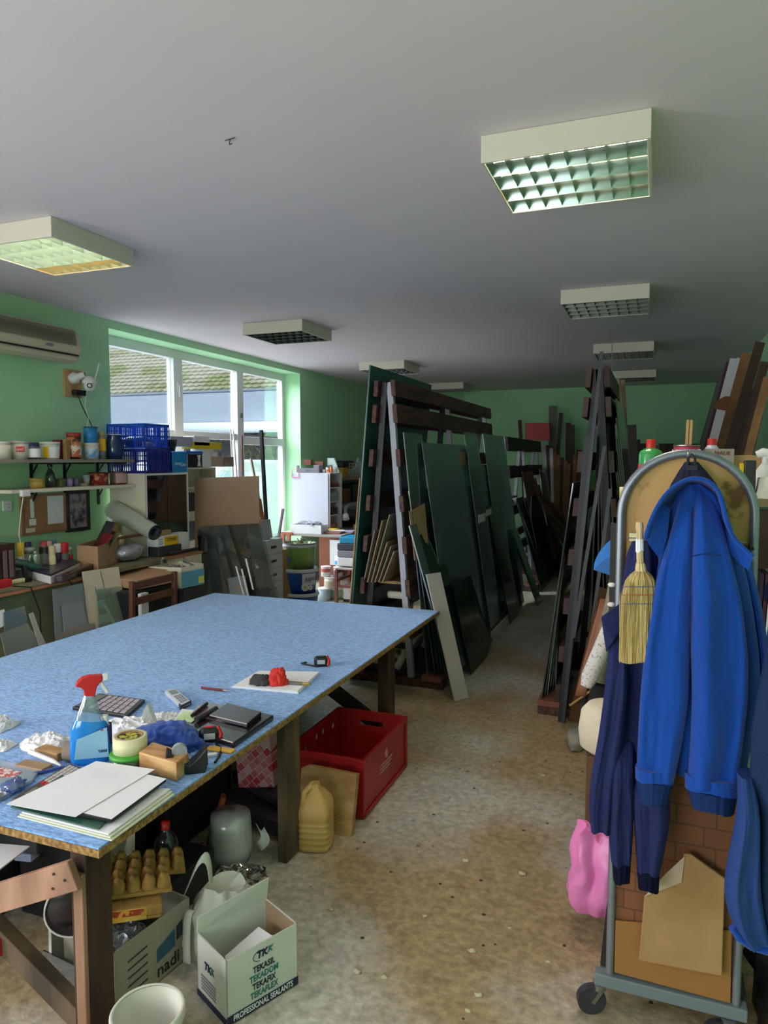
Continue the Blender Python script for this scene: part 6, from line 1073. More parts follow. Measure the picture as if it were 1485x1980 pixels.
def eggbox(label, P, rz, cups, tilt=0):
    t = thing('egg_carton', label, 'egg carton', P); R = Euler((tilt, .1, rz)).to_matrix(); mb = MB(); L_ = .30; Wd = .11
    mb.obox((0, 0, 0), (L_, Wd, .012), (0, 0, 0), True)
    if cups:
        for i in range(6):
            for j in range(2): mb.lathe([(.025, .0), (.022, .025), (.014, .042), (0, .044)], (-L_ / 2 + .026 + i * .0495, (j - .5) * .052, .01), 10)
    else: mb.lathe([(0, 0)], (0, 0, 0)) if 0 else mb.slab([(-L_ / 2, -Wd / 2, .012), (L_ / 2, -Wd / 2, .012), (L_ / 2, Wd / 2, .012), (-L_ / 2, Wd / 2, .012)], (0, 0, .035))
    part('tray', mb.xf(P, R), EGG, t, bev=0 if cups else .006)
    if not cups:
        R3 = R; lp = lambda x, y, z: Vector(P) + R @ Vector((x, y, z)); part('label', MB().slab([lp(-.148, -.0555, .004), (lp(.10, -.0555, .004)), lp(.10, -.0555, .045), lp(-.148, -.0555, .045)], R @ Vector((0, -.0012, 0))), mat('amber_label', 'd09a38', .5, col2='e8c878', scale=14), t)
        part('label_print', MB().slab([lp(-.02, -.057, .022), lp(.09, -.057, .022), lp(.09, -.057, .042), lp(-.02, -.057, .042)], R @ Vector((0, -.001, 0))), mat('label_red', 'a83c28', .5, col2='d09a38', scale=40, lo=.45, hi=.5), t)
    return t
eggbox('closed egg carton with an amber label lying on the grey carton', (-1.66, 1.80, .225), .75, False); eggbox('upturned egg carton showing its cups on the closed one', (-1.665, 1.86, .278), .78, True); eggbox('second egg carton with cups poking out at the back', (-1.71, 2.0, .262), .7, True)
crumple('yellow_bag', 'dull yellow net bag hanging in the shade behind the table corner', 'bag', (-1.83, 1.92, .30), (.06, .06, .07), mat('net_yellow', 'a8924a', .7), .3, 3, 7)
one('upright_flap', 'white printed carton flap standing under the table', 'cardboard', MB().slab([(-1.93, 2.16, .20), (-1.80, 2.06, .19), (-1.86, 2.14, .41)], (.003, .003, 0)), OFFW)
WB = mat('thin_white_bag', 'c9cec0', .6, trans=0, bump=.3, bscale=25)
def bag_shell(mb, pts, y): pass
sack('carrier_bag', 'thin white carrier bag slumped behind the lettered white carton', 'bag', (-1.40, 2.06, .002), (.15, .14, .25), WB, 3, 5, .10, 60, .45)
t = COL.objects[-1]; part('bag_handle', MB().grid(14, 3, lambda u, v: Vector((-1.56 + .11 * math.sin(u * PI) * .4 - .0 + .10 * u, 2.0 + .06 * u + .02 * v, .12 + .20 * math.sin(u * PI) + .03 * v))), WB, t, solid=.002)
part('bag_handle', MB().grid(14, 3, lambda u, v: Vector((-1.46 - .03 * math.sin(u * PI) + .03 * v, 1.90 + .12 * u, .04 + .14 * math.sin(u * PI * .9)))), WB, t, solid=.002)
# sealant carton
A_, B2 = Vector((-1.19, 1.755, 0)), Vector((-1.072, 1.995, 0)); u = (B2 - A_).normalized(); nn = Vector((u.y, -u.x, 0)); dv = -nn * .185; Hh = .212
t = thing('sealant_carton', 'open white carton lettered in black and teal on the floor', 'box', (A_ + B2) / 2 + dv / 2); CW = mat('white_carton', 'd2d4cc', .7); INN = mat('carton_inside', 'a68a6c', .85)
wallbox('box_body', [A_, B2, B2 + dv, A_ + dv], .002, Hh, .004, CW, t)
part('inner_lining', MB().pane(B2 + dv * .03 - u * .0055 + Z * .01, B2 + dv * .97 - u * .0055 + Z * .01, B2 + dv * .97 - u * .0055 + Z * (Hh - .001), B2 + dv * .03 - u * .0055 + Z * (Hh - .001), .001), INN, t)
part('flap', MB().slab([A_ + dv + Z * (Hh + .002), B2 + dv + Z * (Hh + .002), B2 + dv * .92 + Z * (Hh + .085), A_ + dv * .98 - u * .0 + Z * (Hh + .055)], nn * .004), CW, t, label='raised back flap')
part('flap', MB().slab([A_ + dv * .97 + Z * (Hh - .004), A_ + dv * .03 + Z * (Hh - .004), A_ + dv * .1 + u * .05 + Z * .07, A_ + dv * .9 + u * .05 + Z * .07], u * .004), CW, t, label='flap folded inwards')
pf = lambda s_, z_: A_ + u * s_ + Z * z_ + nn * .0015; TEAL = mat('print_teal', '2f7a7c', .6); INK = mat('print_ink', '1b2140', .6)
part('navy_band', MB().slab([pf(0, .004), pf(.267, .004), pf(.267, .032), pf(0, .032)], nn * .0008), INK, t)
text('lettering', 'PROFESSIONAL SEALANTS', .0265, pf(.133, .018) + nn * .0012, u, Z, PAPER, t, sq=.72, bold=.0004)
for k, (s_, m_) in enumerate((('TEKASIL', INK), ('TEKADOM', TEAL), ('TEKAFIX', INK), ('TEKAFLEX', TEAL))): text('lettering', s_, .029, pf(.135, .135 - .0275 * k), u, Z, m_, t, sq=.78, bold=.0005)
text('lettering', 'TK', .032, pf(.128, .178), u, Z, INK, t, bold=.0012, shear=.15); text('lettering', 'K', .026, pf(.158, .180), u, Z, TEAL, t, bold=.001, shear=.25)
part('logo_arc', MB().tube([pf(.125 + .03 * math.cos(a), .176 + .018 * math.sin(a)) for a in [PI * .55 + k * PI * .9 / 10 for k in range(11)]], .001, 4), INK, t)
pl = lambda s_, z_: A_ + dv * s_ + Z * z_ - u * .0015; ud = dv.normalized()
text('lettering', 'TK', .034, pl(.62, .13), -ud, Z, INK, t, bold=.0012, shear=.15); text('lettering', 'K', .028, pl(.45, .132), -ud, Z, TEAL, t, bold=.001)
part('navy_band', MB().slab([pl(0, .004), pl(1, .004), pl(1, .025), pl(0, .025)], -u * .0008), INK, t)
for k in range(5): part('print_line', MB().slab([pl(.35, .09 - .011 * k), pl(.85, .09 - .011 * k), pl(.85, .085 - .011 * k), pl(.35, .085 - .011 * k)], -u * .0006), GREY, t)
one('white_insert', 'folded white insert lying in the lettered white carton', 'cardboard', MB().slab([A_ + dv * .2 + u * .04 + Z * .12, A_ + dv * .25 + u * .20 + Z * .17, A_ + dv * .7 + u * .20 + Z * .16, A_ + dv * .7 + u * .07 + Z * .12], (0, 0, .008)), PAPER)
# white bucket in front
P = Vector((-1.275, 1.50, .002)); t = thing('white_bucket', 'open white plastic bucket at the bottom picture edge', 'bucket', P)
part('body', MB().lathe([(0, 0), (.078, 0), (.095, .225), (.092, .225), (.076, .006), (0, .006)], P, 34), mat('bucket_white', 'd6d6c8', .45), t); part('rim', MB().lathe([(.0955, .20), (.101, .203), (.101, .226), (.097, .231), (.091, .228)], P, 34), mat('bucket_white', '', 0), t)
one('orange_peel', 'small orange rag piece at the bottom of the white bucket', 'rag', MB().blob((-1.26, 1.53, .035), (.03, .03, .02), .4, 3, 2, 18), mat('peel', 'c87840', .7))
# left of the near leg
t = thing('round_mirror', 'round dark mirror with thin white rim behind the near table leg', 'mirror', (-1.75, 1.72, .2)); c_ = ony(150, 1752, 1.67); fm = facing(c_)
Rm = fm.to_track_quat('Z', 'Y').to_matrix(); part('disc', MB().lathe([(0, .006), (.093, .006), (.095, 0), (0, 0)], c_, 40, Rm), mat('dark_mirror', '2a2028', .2), t); part('rim', MB().lathe([(.093, -.002), (.098, -.002), (.098, .009), (.093, .009), (.093, -.002)], c_, 40, Rm), WHITE, t)
c_ = ony(92, 1715, 1.76); c2_ = ony(97, 1935, 1.70); one('white_board', 'white panel seen edge on beneath the table with torn brown tape', 'panel', MB().slab([Vector((c_.x, c_.y, c_.z)), Vector((c2_.x, c2_.y, max(c2_.z, .002))), Vector((c2_.x - .1, c2_.y + .5, .002)), Vector((c_.x - .1, c_.y + .5, c_.z))], (.012, 0, 0)), WHITE)
crumple('torn_tape', 'torn brown packing tape on the white panel edge', 'tape', Vector((ony(92, 1870, 1.70).x, 1.69, .12)), (.018, .02, .10), mat('torn_brown', '8a7258', .8), .5, 3, 3, floor_=.01)
one('acrylic_sheet', 'greenish clear panel standing beside the white panel', 'panel', MB().pane((-1.86, 1.69, .0), (-1.62, 1.66, .0), (-1.62, 1.665, .12), (-1.86, 1.695, .12), .005), clear('green_panel', '8a9c94', .15, .05, '5c6a64', .3))
one('paper_roll', 'white sheet jutting out under the table at the left edge', 'paper', MB().slab([onz(-40, 1630, .5), onz(58, 1638, .5), onz(-10, 1690, .5), onz(-60, 1690, .5)], (0, 0, .004)), PAPER)
one('adapter_box', 'small pale blue box lying under the table top', 'box', MB().obox(ony(52, 1652, 1.9), (.07, .05, .03), (0, 0, .2)), mat('pale_blue_box', '9aa6cc', .5), bev=.004)
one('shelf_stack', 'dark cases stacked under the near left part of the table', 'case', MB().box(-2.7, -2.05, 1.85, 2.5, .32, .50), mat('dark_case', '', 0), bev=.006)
one('red_stick', 'small red stick at the left picture edge under the table', 'handle', MB().beam(ony(-6, 1815, 1.55), ony(-4, 1850, 1.55), .02, .02), RED, bev=.003)
# rolls and folders stored at the foot of the tall rack
for i, (px, py, r_, lb) in enumerate(((768, 1262, .055, 'large cream cardboard tube end below the table corner'), (782, 1258, .03, 'smaller cream tube beside the large tube end'))):
    a = ony(px, py, 5.25); one('cardboard_tube', lb, 'tube', MB().tube([a, a + Vector((.0, .9, .03))], r_, 20, False).tube([a, a + Vector((0, .9, .03))], r_ * .82, 20, False), CREAM)
for i, (px, y_, w_, h_, tl, m_, lb) in enumerate(((722, 5.5, .03, .30, .25, OFFW, 'bundle of cream sheets curling in the rack foot'), (734, 5.45, .10, .22, .35, WHITE, 'white plastic bag of offcuts in the rack foot'), (762, 5.4, .06, .24, -.1, PAPER, 'upright white sheets in the rack foot'), (778, 5.35, .07, .18, .5, WHITE, 'slanting white panel in the rack foot'), (786, 5.3, .03, .22, .45, DGREY, 'dark frames leaning in the rack foot'), (700, 5.6, .06, .14, 0, MWOOD, 'brown wooden block at the left of the rack foot'))):
    a = ony(px, 1330, y_); rbox('stored_sheet', lb, 'sheet', (a.x, y_, .09), (w_, .35, h_), (0, tl, .1), m_)
one('rack_tray', 'long dark blue grey tray on the floor under the tall rack', 'tray', MB().box(-2.42, -1.66, 5.16, 5.9, .062, .085), mat('slate', '3c3e4c', .6), bev=.003)
for i in range(6):
    a = ony(726 + 7 * i, 1116, 5.3); rbox('cardboard_sheet', ['leftmost', 'second', 'third', 'fourth', 'fifth', 'rightmost'][i] + ' tan cardboard sheet leaning inside the tall rack', 'cardboard', (a.x, 5.3, a.z), (.008, .5, [.42, .5, .55, .33, .3, .26][i]), (0, .22 + .03 * i, 0), CARD if i % 2 else mat('greyish_card', '8f8878', .8), group='cardboard sheets inside the rack')
a = ony(735, 1118, 5.3); one('rack_shelf', 'pale wooden shelf inside the tall rack holding cardboard', 'shelf', MB().box(-2.03, -1.80, 5.2, 6.3, a.z - .02, a.z), LWOOD); a = ony(735, 1155, 5.3); one('foam_roll', 'white foam roll lying across the tall rack', 'roll', MB().beam((-2.0, 5.3, a.z + .03), (-1.80, 5.3, a.z + .03), .05, .06), OFFW, bev=.02)
# ================================================================== the hand trolley with hanging work clothes
TY = 2.23; TXL, TXR = -.095, .262; TR = (TXR - TXL) / 2; TC = (TXL + TXR) / 2; TZA = 1.765 - TR
t = thing('hand_trolley', 'grey tubular trolley with an arched top and plywood back', 'trolley', (TC, 2.4, 0))
arc = [(TXL, TY, .14)] + [(TXL, TY, z) for z in (.6, 1.1, TZA)] + [(TC - TR * math.cos(a), TY, TZA + TR * math.sin(a)) for a in [k * PI / 20 for k in range(1, 20)]] + [(TXR, TY, TZA), (TXR, TY, 1.1), (TXR, TY, .6), (TXR, TY, .14)]
part('arched_frame', MB().tube(arc, .0125, 14), GALV, t)
GP = mat('grey_painted_steel', '6f7a80', .5)
part('base_bar', MB().box(TXL - .045, TXR + .03, TY - .02, TY + .02, .10, .14), GP, t, bev=.004)
part('base_frame', MB().box(TXL - .03, TXL + .0, TY + .021, TY + .6, .10, .14).box(TXR, TXR + .03, TY + .021, TY + .6, .10, .14), GP, t, bev=.004)
part('load_board', MB().box(TXL - .03, TXR + .03, TY + .02, TY + .62, .141, .155), mat('dark_load_board', '2c2622', .8), t)
def plymat():
    m = mat('stained_plywood', 'c49c60', .6, col2='80582c', scale=11, lo=.34, hi=.42, detail=4); return m
pts = [(TXL + .012, TY + .012, 1.12)] + [(TC - (TR - .012) * math.cos(a), TY + .012, TZA + (TR - .012) * math.sin(a)) for a in [k * PI / 24 for k in range(25)]] + [(TXR - .012, TY + .012, 1.12)]
part('plywood_back', MB().slab(pts, (0, .01, 0)), plymat(), t)
def cardgrid():
    m = mat('ribbed_brown_board', '8a5a38', .7); nt = m.node_tree; N = nt.nodes; L = nt.links; tc = N.new('ShaderNodeTexCoord'); sp = N.new('ShaderNodeSeparateXYZ'); cb = N.new('ShaderNodeCombineXYZ'); br = N.new('ShaderNodeTexBrick')
    L.new(tc.outputs['Object'], sp.inputs[0]); L.new(sp.outputs[0], cb.inputs[0]); L.new(sp.outputs[2], cb.inputs[1]); L.new(cb.outputs[0], br.inputs[0])
    br.inputs['Scale'].default_value = 5; br.inputs['Mortar Size'].default_value = .012; br.inputs['Color1'].default_value = hx('7c4c30'); br.inputs['Color2'].default_value = hx('86542f'); br.inputs['Mortar'].default_value = hx('5e3e28'); br.offset = .3; br.inputs['Row Height'].default_value = .3; br.inputs['Brick Width'].default_value = .55
    L.new(br.outputs[0], N['Principled BSDF'].inputs['Base Color']); return m
part('brown_back_board', MB().box(TXL + .013, TXR - .013, TY + .004, TY + .012, .142, 1.118), cardgrid(), t)
def caster(x, y, rz):
    c = part('caster', MB().cyl((x, y, .10), (x, y, .08), .02).beam((x, y, .085), (x - .025 * math.cos(rz), y - .025 * math.sin(rz), .045), .045, .012), STEEL, t)
    R = Euler((0, 0, rz)).to_matrix(); o = Vector((x, y, .0455)) + R @ Vector((-.025, 0, 0)); part('wheel', MB().cyl(o + R @ Vector((0, -.012, 0)), o + R @ Vector((0, .012, 0)), .045, n=26), DGREY, c); part('tyre', MB().tube([o + R @ Vector((.038 * math.cos(a), 0, .038 * math.sin(a))) for a in [k * PI / 12 for k in range(25)]], .0075, 8), BLACK, c)
caster(TXL - .03, TY - .0, .35); caster(TXR - .02, TY - .02, .1); caster(TXL - .015, TY + .56, 0); caster(TXR + .015, TY + .56, 0)
for k, z in enumerate((1.37, 1.31, 1.255)): part('knob', MB().blob((TXL - .022, TY - .002, z), (.012, .01, .007), .05, 2, 1, 12), WHITE, t)
hy = TY - .008
part('hook_rail', MB().tube([(TXL + .02, TY - .006, 1.515), (TXR - .02, TY - .006, 1.515)], .002, 6), STEEL, t)
part('hook_plate', MB().box(TXL + .025, TXL + .05, TY - .006, TY + .003, 1.505, 1.53), CREAM, t, bev=.002); part('hook_ring', MB().tube([(TXL + .085 + .009 * math.cos(a), TY - .012, 1.52 + .012 * math.sin(a)) for a in [k * PI / 6 for k in range(13)]], .002, 5), STEEL, t)
part('top_hook', MB().tube([(TC + .0, TY - .012, 1.765), (TC, TY - .03, 1.755), (TC, TY - .04, 1.735)], .004, 8), STEEL, t)
one('string', 'dark strings tied round the right trolley tube', 'string', MB().tube([(TXR - .002, TY - .016, 1.50), (TXR - .03, TY - .014, 1.508), (TXR - .07, TY - .01, 1.506), (TXR - .10, TY - .01, 1.50)], .0022, 5).tube([(TXR, TY - .016, 1.497), (TXR - .04, TY - .012, 1.50), (TXR - .08, TY - .012, 1.51)], .002, 5).tube([(TXR - .012, TY - .016, 1.51), (TXR - .012, TY - .018, 1.38)], .004, 5), BLACK)
# ---- garments, shaped from measured outlines
def loft(rows, y0, dep, nf=5, amp=.012, ph=0, n=72, tw=.0, mb=None, back=0):
    """upright soft body hanging at depth y0: rows (py, xl, xr) of the outline; front carries vertical folds"""
    mb = mb or MB(); dense = []
    for (p0, l0, r0), (p1, l1, r1) in zip(rows, rows[1:]):
        k = max(2, int((p1 - p0) / 16))
        for i in range(k): s_ = i / k; dense.append((p0 + (p1 - p0) * s_, l0 + (l1 - l0) * s_, r0 + (r1 - r0) * s_))
    dense.append(rows[-1]); vs = []; N_ = len(dense)
    # smooth the outline
    for _ in range(2): dense = [dense[0]] + [(dense[i][0], (dense[i-1][1] + 2 * dense[i][1] + dense[i+1][1]) / 4, (dense[i-1][2] + 2 * dense[i][2] + dense[i+1][2]) / 4) for i in range(1, N_ - 1)] + [dense[-1]]
    for j, (py, xl, xr) in enumerate(dense):
        a, c = ony(xl, py, y0), ony(xr, py, y0); cx_ = (a.x + c.x) / 2; hw = (c.x - a.x) / 2; z = (a.z + c.z) / 2; t_ = j / (N_ - 1)
        for i in range(n):
            th = 2 * PI * i / n; u = math.cos(th); s_ = math.sin(th); fold = amp * math.sin(nf * u * 1.9 + ph + tw * t_ * 3 + .8 * noise.noise(Vector((u * 1.5 + ph, t_ * 2.5, ph)))) * (.35 + .65 * min(1, t_ * 2)) * (1 - abs(u) ** 4)
            fine = .004 * noise.noise(Vector((u * 5, z * 14, ph + 3)))
            vs.append(Vector((cx_ + hw * u, y0 + back * (1 - min(1, t_ * 4)) ** 2 + dep * s_ + (fold + fine) * (1 if s_ < 0 else .2), z + .004 * math.sin(3 * u + ph) * (j == N_ - 1))))
    mb.add(vs, [(j * n + i, (j + 1) * n + i, (j + 1) * n + (i + 1) % n, j * n + (i + 1) % n) for j in range(N_ - 1) for i in range(n)], True)
    mb.add(vs[:n], [tuple(range(n))]); mb.add(vs[-n:], [tuple(range(n))[::-1]]); return mb
FL = mat('royal_blue_fleece', '1348a4', .9, bump=.35, bscale=160, sheen=.2, var=.06, scale=3, spec=.15); FLD = mat('navy_lining_and_shade', '1a3160', .9, bump=.3, bscale=120, spec=.15); NV = mat('navy_work_cloth', '252c5a', .85, bump=.3, bscale=90, var=.12, scale=5, spec=.2); NVD = mat('dark_navy_knit', '10142c', .9, bump=.3, bscale=200, spec=.1)
t = thing('hooded_jacket', 'bright royal blue hooded fleece jacket hanging from the trolley arch', 'jacket', (TC, 2.12, .8))
part('torso', loft([(935, 1322, 1356), (955, 1306, 1392), (1000, 1292, 1412), (1050, 1280, 1424), (1100, 1272, 1442), (1160, 1262, 1455), (1250, 1252, 1468), (1350, 1248, 1474), (1420, 1262, 1456), (1495, 1285, 1440)], 2.145, .04, 3, .016, .4), FL, t)
part('sleeve', loft([(944, 1322, 1344), (1000, 1306, 1342), (1060, 1288, 1341), (1110, 1272, 1340), (1170, 1260, 1338), (1260, 1246, 1334), (1350, 1238, 1332), (1440, 1233, 1318), (1500, 1231, 1304)], 2.085, .036, 1.5, .013, 2.2, back=.075), FL, t)
part('cuff', loft([(1484, 1228, 1302), (1506, 1228, 1303)], 2.085, .042, 2, .002, 1), FL, t, label='turned up blue cuff'); part('cuff_lining', loft([(1506, 1229, 1302), (1548, 1236, 1290)], 2.085, .040, 2, .002, 1), FLD, t, label='dark lining below the cuff')
part('sleeve', loft([(942, 1344, 1374), (1000, 1340, 1394), (1080, 1336, 1414), (1160, 1335, 1434), (1260, 1335, 1447), (1350, 1338, 1447), (1440, 1334, 1436), (1515, 1329, 1425)], 2.075, .040, 1.7, .017, .2, back=.085), FL, t)
part('cuff', loft([(1500, 1324, 1430), (1526, 1324, 1430)], 2.075, .046, 2, .002, 2), FL, t, label='turned up blue cuff'); part('cuff_lining', loft([(1526, 1326, 1428), (1562, 1338, 1420)], 2.075, .044, 2, .002, 2), FLD, t, label='dark lining below the cuff')
part('back_panel', loft([(1085, 1400, 1452), (1180, 1420, 1476), (1270, 1434, 1488), (1350, 1432, 1492), (1440, 1428, 1480)], 2.185, .03, 3, .010, 1), FL, t)
part('seam', MB().tube([ony(x, y, 2.03) for x, y in ((1338, 1076), (1355, 1071), (1378, 1071), (1396, 1075))], .0016, 5), FLD, t)
hp_ = [(1248, 1042), (1254, 1018), (1268, 985), (1288, 955), (1312, 935), (1340, 925), (1368, 930), (1388, 948), (1398, 975), (1404, 1005), (1416, 1035), (1434, 1056), (1456, 1076)]
def smp(P_, k=6):
    out = []
    for i in range(len(P_) - 1):
        p0, p1, p2, p3 = P_[max(i - 1, 0)], P_[i], P_[i + 1], P_[min(i + 2, len(P_) - 1)]
        for j in range(k): s_ = j / k; out.append(tuple(.5 * (2 * p1[q] + (p2[q] - p0[q]) * s_ + (2 * p0[q] - 5 * p1[q] + 4 * p2[q] - p3[q]) * s_ ** 2 + (3 * p1[q] - p0[q] - 3 * p2[q] + p3[q]) * s_ ** 3) for q in (0, 1)))
    return out + [P_[-1]]
hs = smp(hp_)
def hood(u, v):   # rim (v=0) running back to the gathered neck (v=1)
    x, y = hs[int(round(u * (len(hs) - 1)))]; a = ony(x, y, 2.045 + .0 * u); cx_, cy_ = 1345, 1030; k = 1 - .30 * v; b_ = ony(cx_ + (x - cx_) * (1 + .05 * math.sin(v * PI) - .22 * v), cy_ + (y - cy_) * (1 + .06 * math.sin(v * PI) - .22 * v), 2.15); return Vector((a.x + (b_.x - a.x) * v, 2.045 + .115 * v, a.z + (b_.z - a.z) * v))
part('hood', MB().grid(len(hs), 9, hood), FL, t, solid=.006)
part('hood_rim', MB().tube([ony(x, y, 2.043) for x, y in hs], .0052, 8), FL, t)
def flapf(pa, pb, ya, yb, w):    # cloth hanging from a hood edge down to the shoulder
    return MB().grid(12, 6, lambda u, v: lerp(ony(*pa[0], ya), ony(*pa[1], ya), u) * (1 - v) + lerp(ony(*pb[0], yb), ony(*pb[1], yb), u) * v + Vector((0, -w * math.sin(v * PI), 0)))
part('hood_flap', MB().slab([ony(1248, 1042, 2.05), ony(1258, 1058, 2.052), ony(1275, 1080, 2.055), ony(1290, 1040, 2.08), ony(1296, 985, 2.11), ony(1280, 972, 2.10), ony(1262, 1000, 2.06)], (0, .006, 0)), FL, t)
part('hood_flap', MB().slab([ony(1456, 1076, 2.05), ony(1448, 1104, 2.06), ony(1430, 1090, 2.07), ony(1406, 1062, 2.08), ony(1400, 1020, 2.10), ony(1418, 1040, 2.06)], (0, .006, 0)), FL, t)
part('hood_back', loft([(945, 1300, 1392), (990, 1288, 1408), (1060, 1282, 1418)], 2.188, .014, 4, .003, 1), FLD, t)  # navy colour stands for the shade inside the hood
t = thing('dark_jacket', 'black navy jacket collar showing behind the blue hood', 'jacket', (TC, 2.19, 1.5))
part('collar', loft([(893, 1324, 1350), (912, 1312, 1366), (935, 1298, 1386), (965, 1284, 1402), (1010, 1278, 1412), (1070, 1300, 1420), (1120, 1310, 1430)], 2.205, .016, 3, .004, 2), mat('dark_navy_collar', '23283c', .85, spec=.2), t)
part('hanging_loop', MB().tube([ony(1330, 900, 2.19), ony(1330, 886, 2.185), ony(1337, 878, 2.18), ony(1344, 886, 2.185), ony(1344, 900, 2.19)], .004, 6), BLACK, t); part('size_tab', MB().obox(ony(1338, 905, 2.182), (.03, .003, .014)), BLACK, t)
t = thing('work_overalls', 'navy work jacket with long sleeves hanging at the left of the trolley', 'overalls', (-.06, 2.17, .45))
part('torso', loft([(1048, 1222, 1262), (1070, 1212, 1272), (1110, 1206, 1276), (1160, 1200, 1280), (1210, 1186, 1276), (1280, 1178, 1270), (1340, 1173, 1265), (1400, 1167, 1262), (1470, 1163, 1265), (1540, 1168, 1268), (1580, 1172, 1262)], 2.178, .032, 4.5, .012, .6), NV, t)
part('lapel', MB().slab([ony(1214, 1150, 2.14), ony(1198, 1168, 2.135), ony(1162, 1194, 2.125), ony(1172, 1262, 2.135), ony(1186, 1240, 2.13), ony(1206, 1210, 2.135)], (0, .012, 0)), NV, t, bev=.003)
part('sleeve', loft([(1240, 1178, 1215), (1330, 1170, 1214), (1420, 1158, 1206), (1500, 1144, 1194), (1560, 1137, 1186), (1606, 1143, 1180)], 2.125, .026, 2.5, .007, 1.4, back=.05), NV, t)
part('sleeve', loft([(1440, 1180, 1226), (1540, 1178, 1226), (1620, 1176, 1224), (1668, 1182, 1220)], 2.12, .024, 2.5, .006, 0, back=.05), NV, t); part('cuff', loft([(1666, 1183, 1220), (1704, 1186, 1218)], 2.12, .021, 6, .0015, 0), NVD, t, label='dark knitted cuff')
part('sleeve', loft([(1500, 1222, 1290), (1570, 1224, 1298), (1630, 1228, 1288), (1684, 1232, 1276)], 2.125, .028, 2.5, .006, 2, back=.05), NV, t); part('cuff', loft([(1682, 1231, 1276), (1718, 1234, 1274)], 2.125, .024, 6, .0015, 2), NVD, t, label='dark knitted cuff')
t = thing('work_jacket', 'large navy work jacket bulging in from the right picture edge', 'jacket', (.36, 2.0, .3))
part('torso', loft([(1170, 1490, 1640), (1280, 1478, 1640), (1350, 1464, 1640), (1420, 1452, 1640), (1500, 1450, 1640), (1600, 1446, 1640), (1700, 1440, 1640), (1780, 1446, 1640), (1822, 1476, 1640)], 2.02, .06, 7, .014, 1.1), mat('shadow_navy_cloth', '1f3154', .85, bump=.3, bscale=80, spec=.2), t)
part('sleeve', loft([(1515, 1430, 1462), (1560, 1428, 1470), (1620, 1416, 1470), (1690, 1402, 1470), (1745, 1399, 1474), (1790, 1414, 1484), (1818, 1440, 1492)], 1.965, .045, 2, .012, .5, back=.07), mat('lit_navy_cloth', '2c4682', .85, bump=.3, bscale=80, spec=.2), t)  # lighter copy of the torso navy, light put into the sleeve colour
part('bright_hem', MB().tube([ony(x, y, 1.945) for x, y in ((1416, 1792), (1430, 1812), (1452, 1828), (1485, 1838), (1530, 1842))], .012, 8), FL, t)
part('sleeve', loft([(1118, 1490, 1520), (1145, 1470, 1520), (1165, 1480, 1520)], 2.02, .02, 2, .002, 0), NVD, t)
# ---- broom
t = thing('hand_broom', 'straw hand broom with blue and red stitching hanging on the trolley', 'broom', (-.05, 2.13, 1.17)); by_ = 2.095
STRAW = mat('broom_straw', 'c8b076', .8, col2='a48a4c', scale=90, stretch=(1, 1, .04), bump=.6, bscale=90)
part('handle', loft([(1010, 1230, 1243), (1022, 1228, 1245), (1030, 1231, 1243), (1060, 1230, 1244), (1096, 1231, 1245)], by_, .010, 1, 0), mat('broom_handle', 'd8c090', .5), t); part('paper_band', loft([(1042, 1229, 1245), (1066, 1229, 1245)], by_, .0115, 1, 0), PAPER, t)
part('collar', loft([(1088, 1230, 1247), (1100, 1227, 1251), (1108, 1229, 1251)], by_, .018, 1, 0), mat('broom_handle', '', 0), t)
part('straw_head', loft([(1104, 1228, 1252), (1112, 1217, 1262), (1124, 1208, 1270), (1145, 1203, 1273), (1170, 1201, 1272), (1220, 1198, 1268), (1279, 1196, 1260)], by_, .022, 22, .0018, 0, 160), STRAW, t)
sb = MB(); random.seed(5)
for i in range(90): x = random.uniform(1197, 1258); sb.tube([ony(x + random.uniform(-2, 8), random.uniform(1125, 1200), by_ - .024), ony(x, 1279 + random.uniform(-2, 3), by_ - .022)], .0008, 3)
part('loose_straws', sb, STRAW, t); COL.objects[-1]['kind'] = 'stuff'
for py, m_ in ((1134, mat('thread_blue', '4a5a80', .6)), (1150, mat('thread_red', 'b84838', .6)), (1167, mat('thread_blue', '', 0))): part('stitching', MB().tube([ony(1202 + k * 5.8, py + (k % 2), by_ - .026 + .008 * (abs(k - 6) / 6) ** 3) for k in range(13)], .0011, 5), m_, t)
# ---- kraft bag on the trolley
t = thing('paper_bag', 'large brown kraft paper bag standing on the trolley base', 'paper bag', (.12, 2.2, .14)); KB = mat('kraft_paper', 'b08a5c', .8, col2='a07a4c', scale=5, bump=.3, bscale=14); yb = 2.19
o3 = lambda x, y, yy=yb: ony(x, y, yy)
part('bag_front', MB().slab([o3(1235, 1858), o3(1396, 1888), o3(1402, 1700), o3(1335, 1652), o3(1322, 1652), o3(1318, 1705), o3(1246, 1735)], (0, .012, 0)), KB, t, bev=.003)
part('folded_corner', MB().slab([o3(1246, 1733, yb - .003), o3(1318, 1706, yb - .003), o3(1324, 1655, yb - .003), o3(1288, 1688, yb - .003)], (0, -.002, 0)), mat('pale_kraft', 'c4ac94', .8), t)
one('brown_card', 'brown cardboard sheet behind the kraft bag on the trolley', 'cardboard', MB().slab([ony(1188, 1880, 2.222), ony(1412, 1940, 2.222), ony(1415, 1800, 2.222), ony(1190, 1780, 2.222)], (0, .004, 0)), mat('amber_card', '9a6a34', .75))
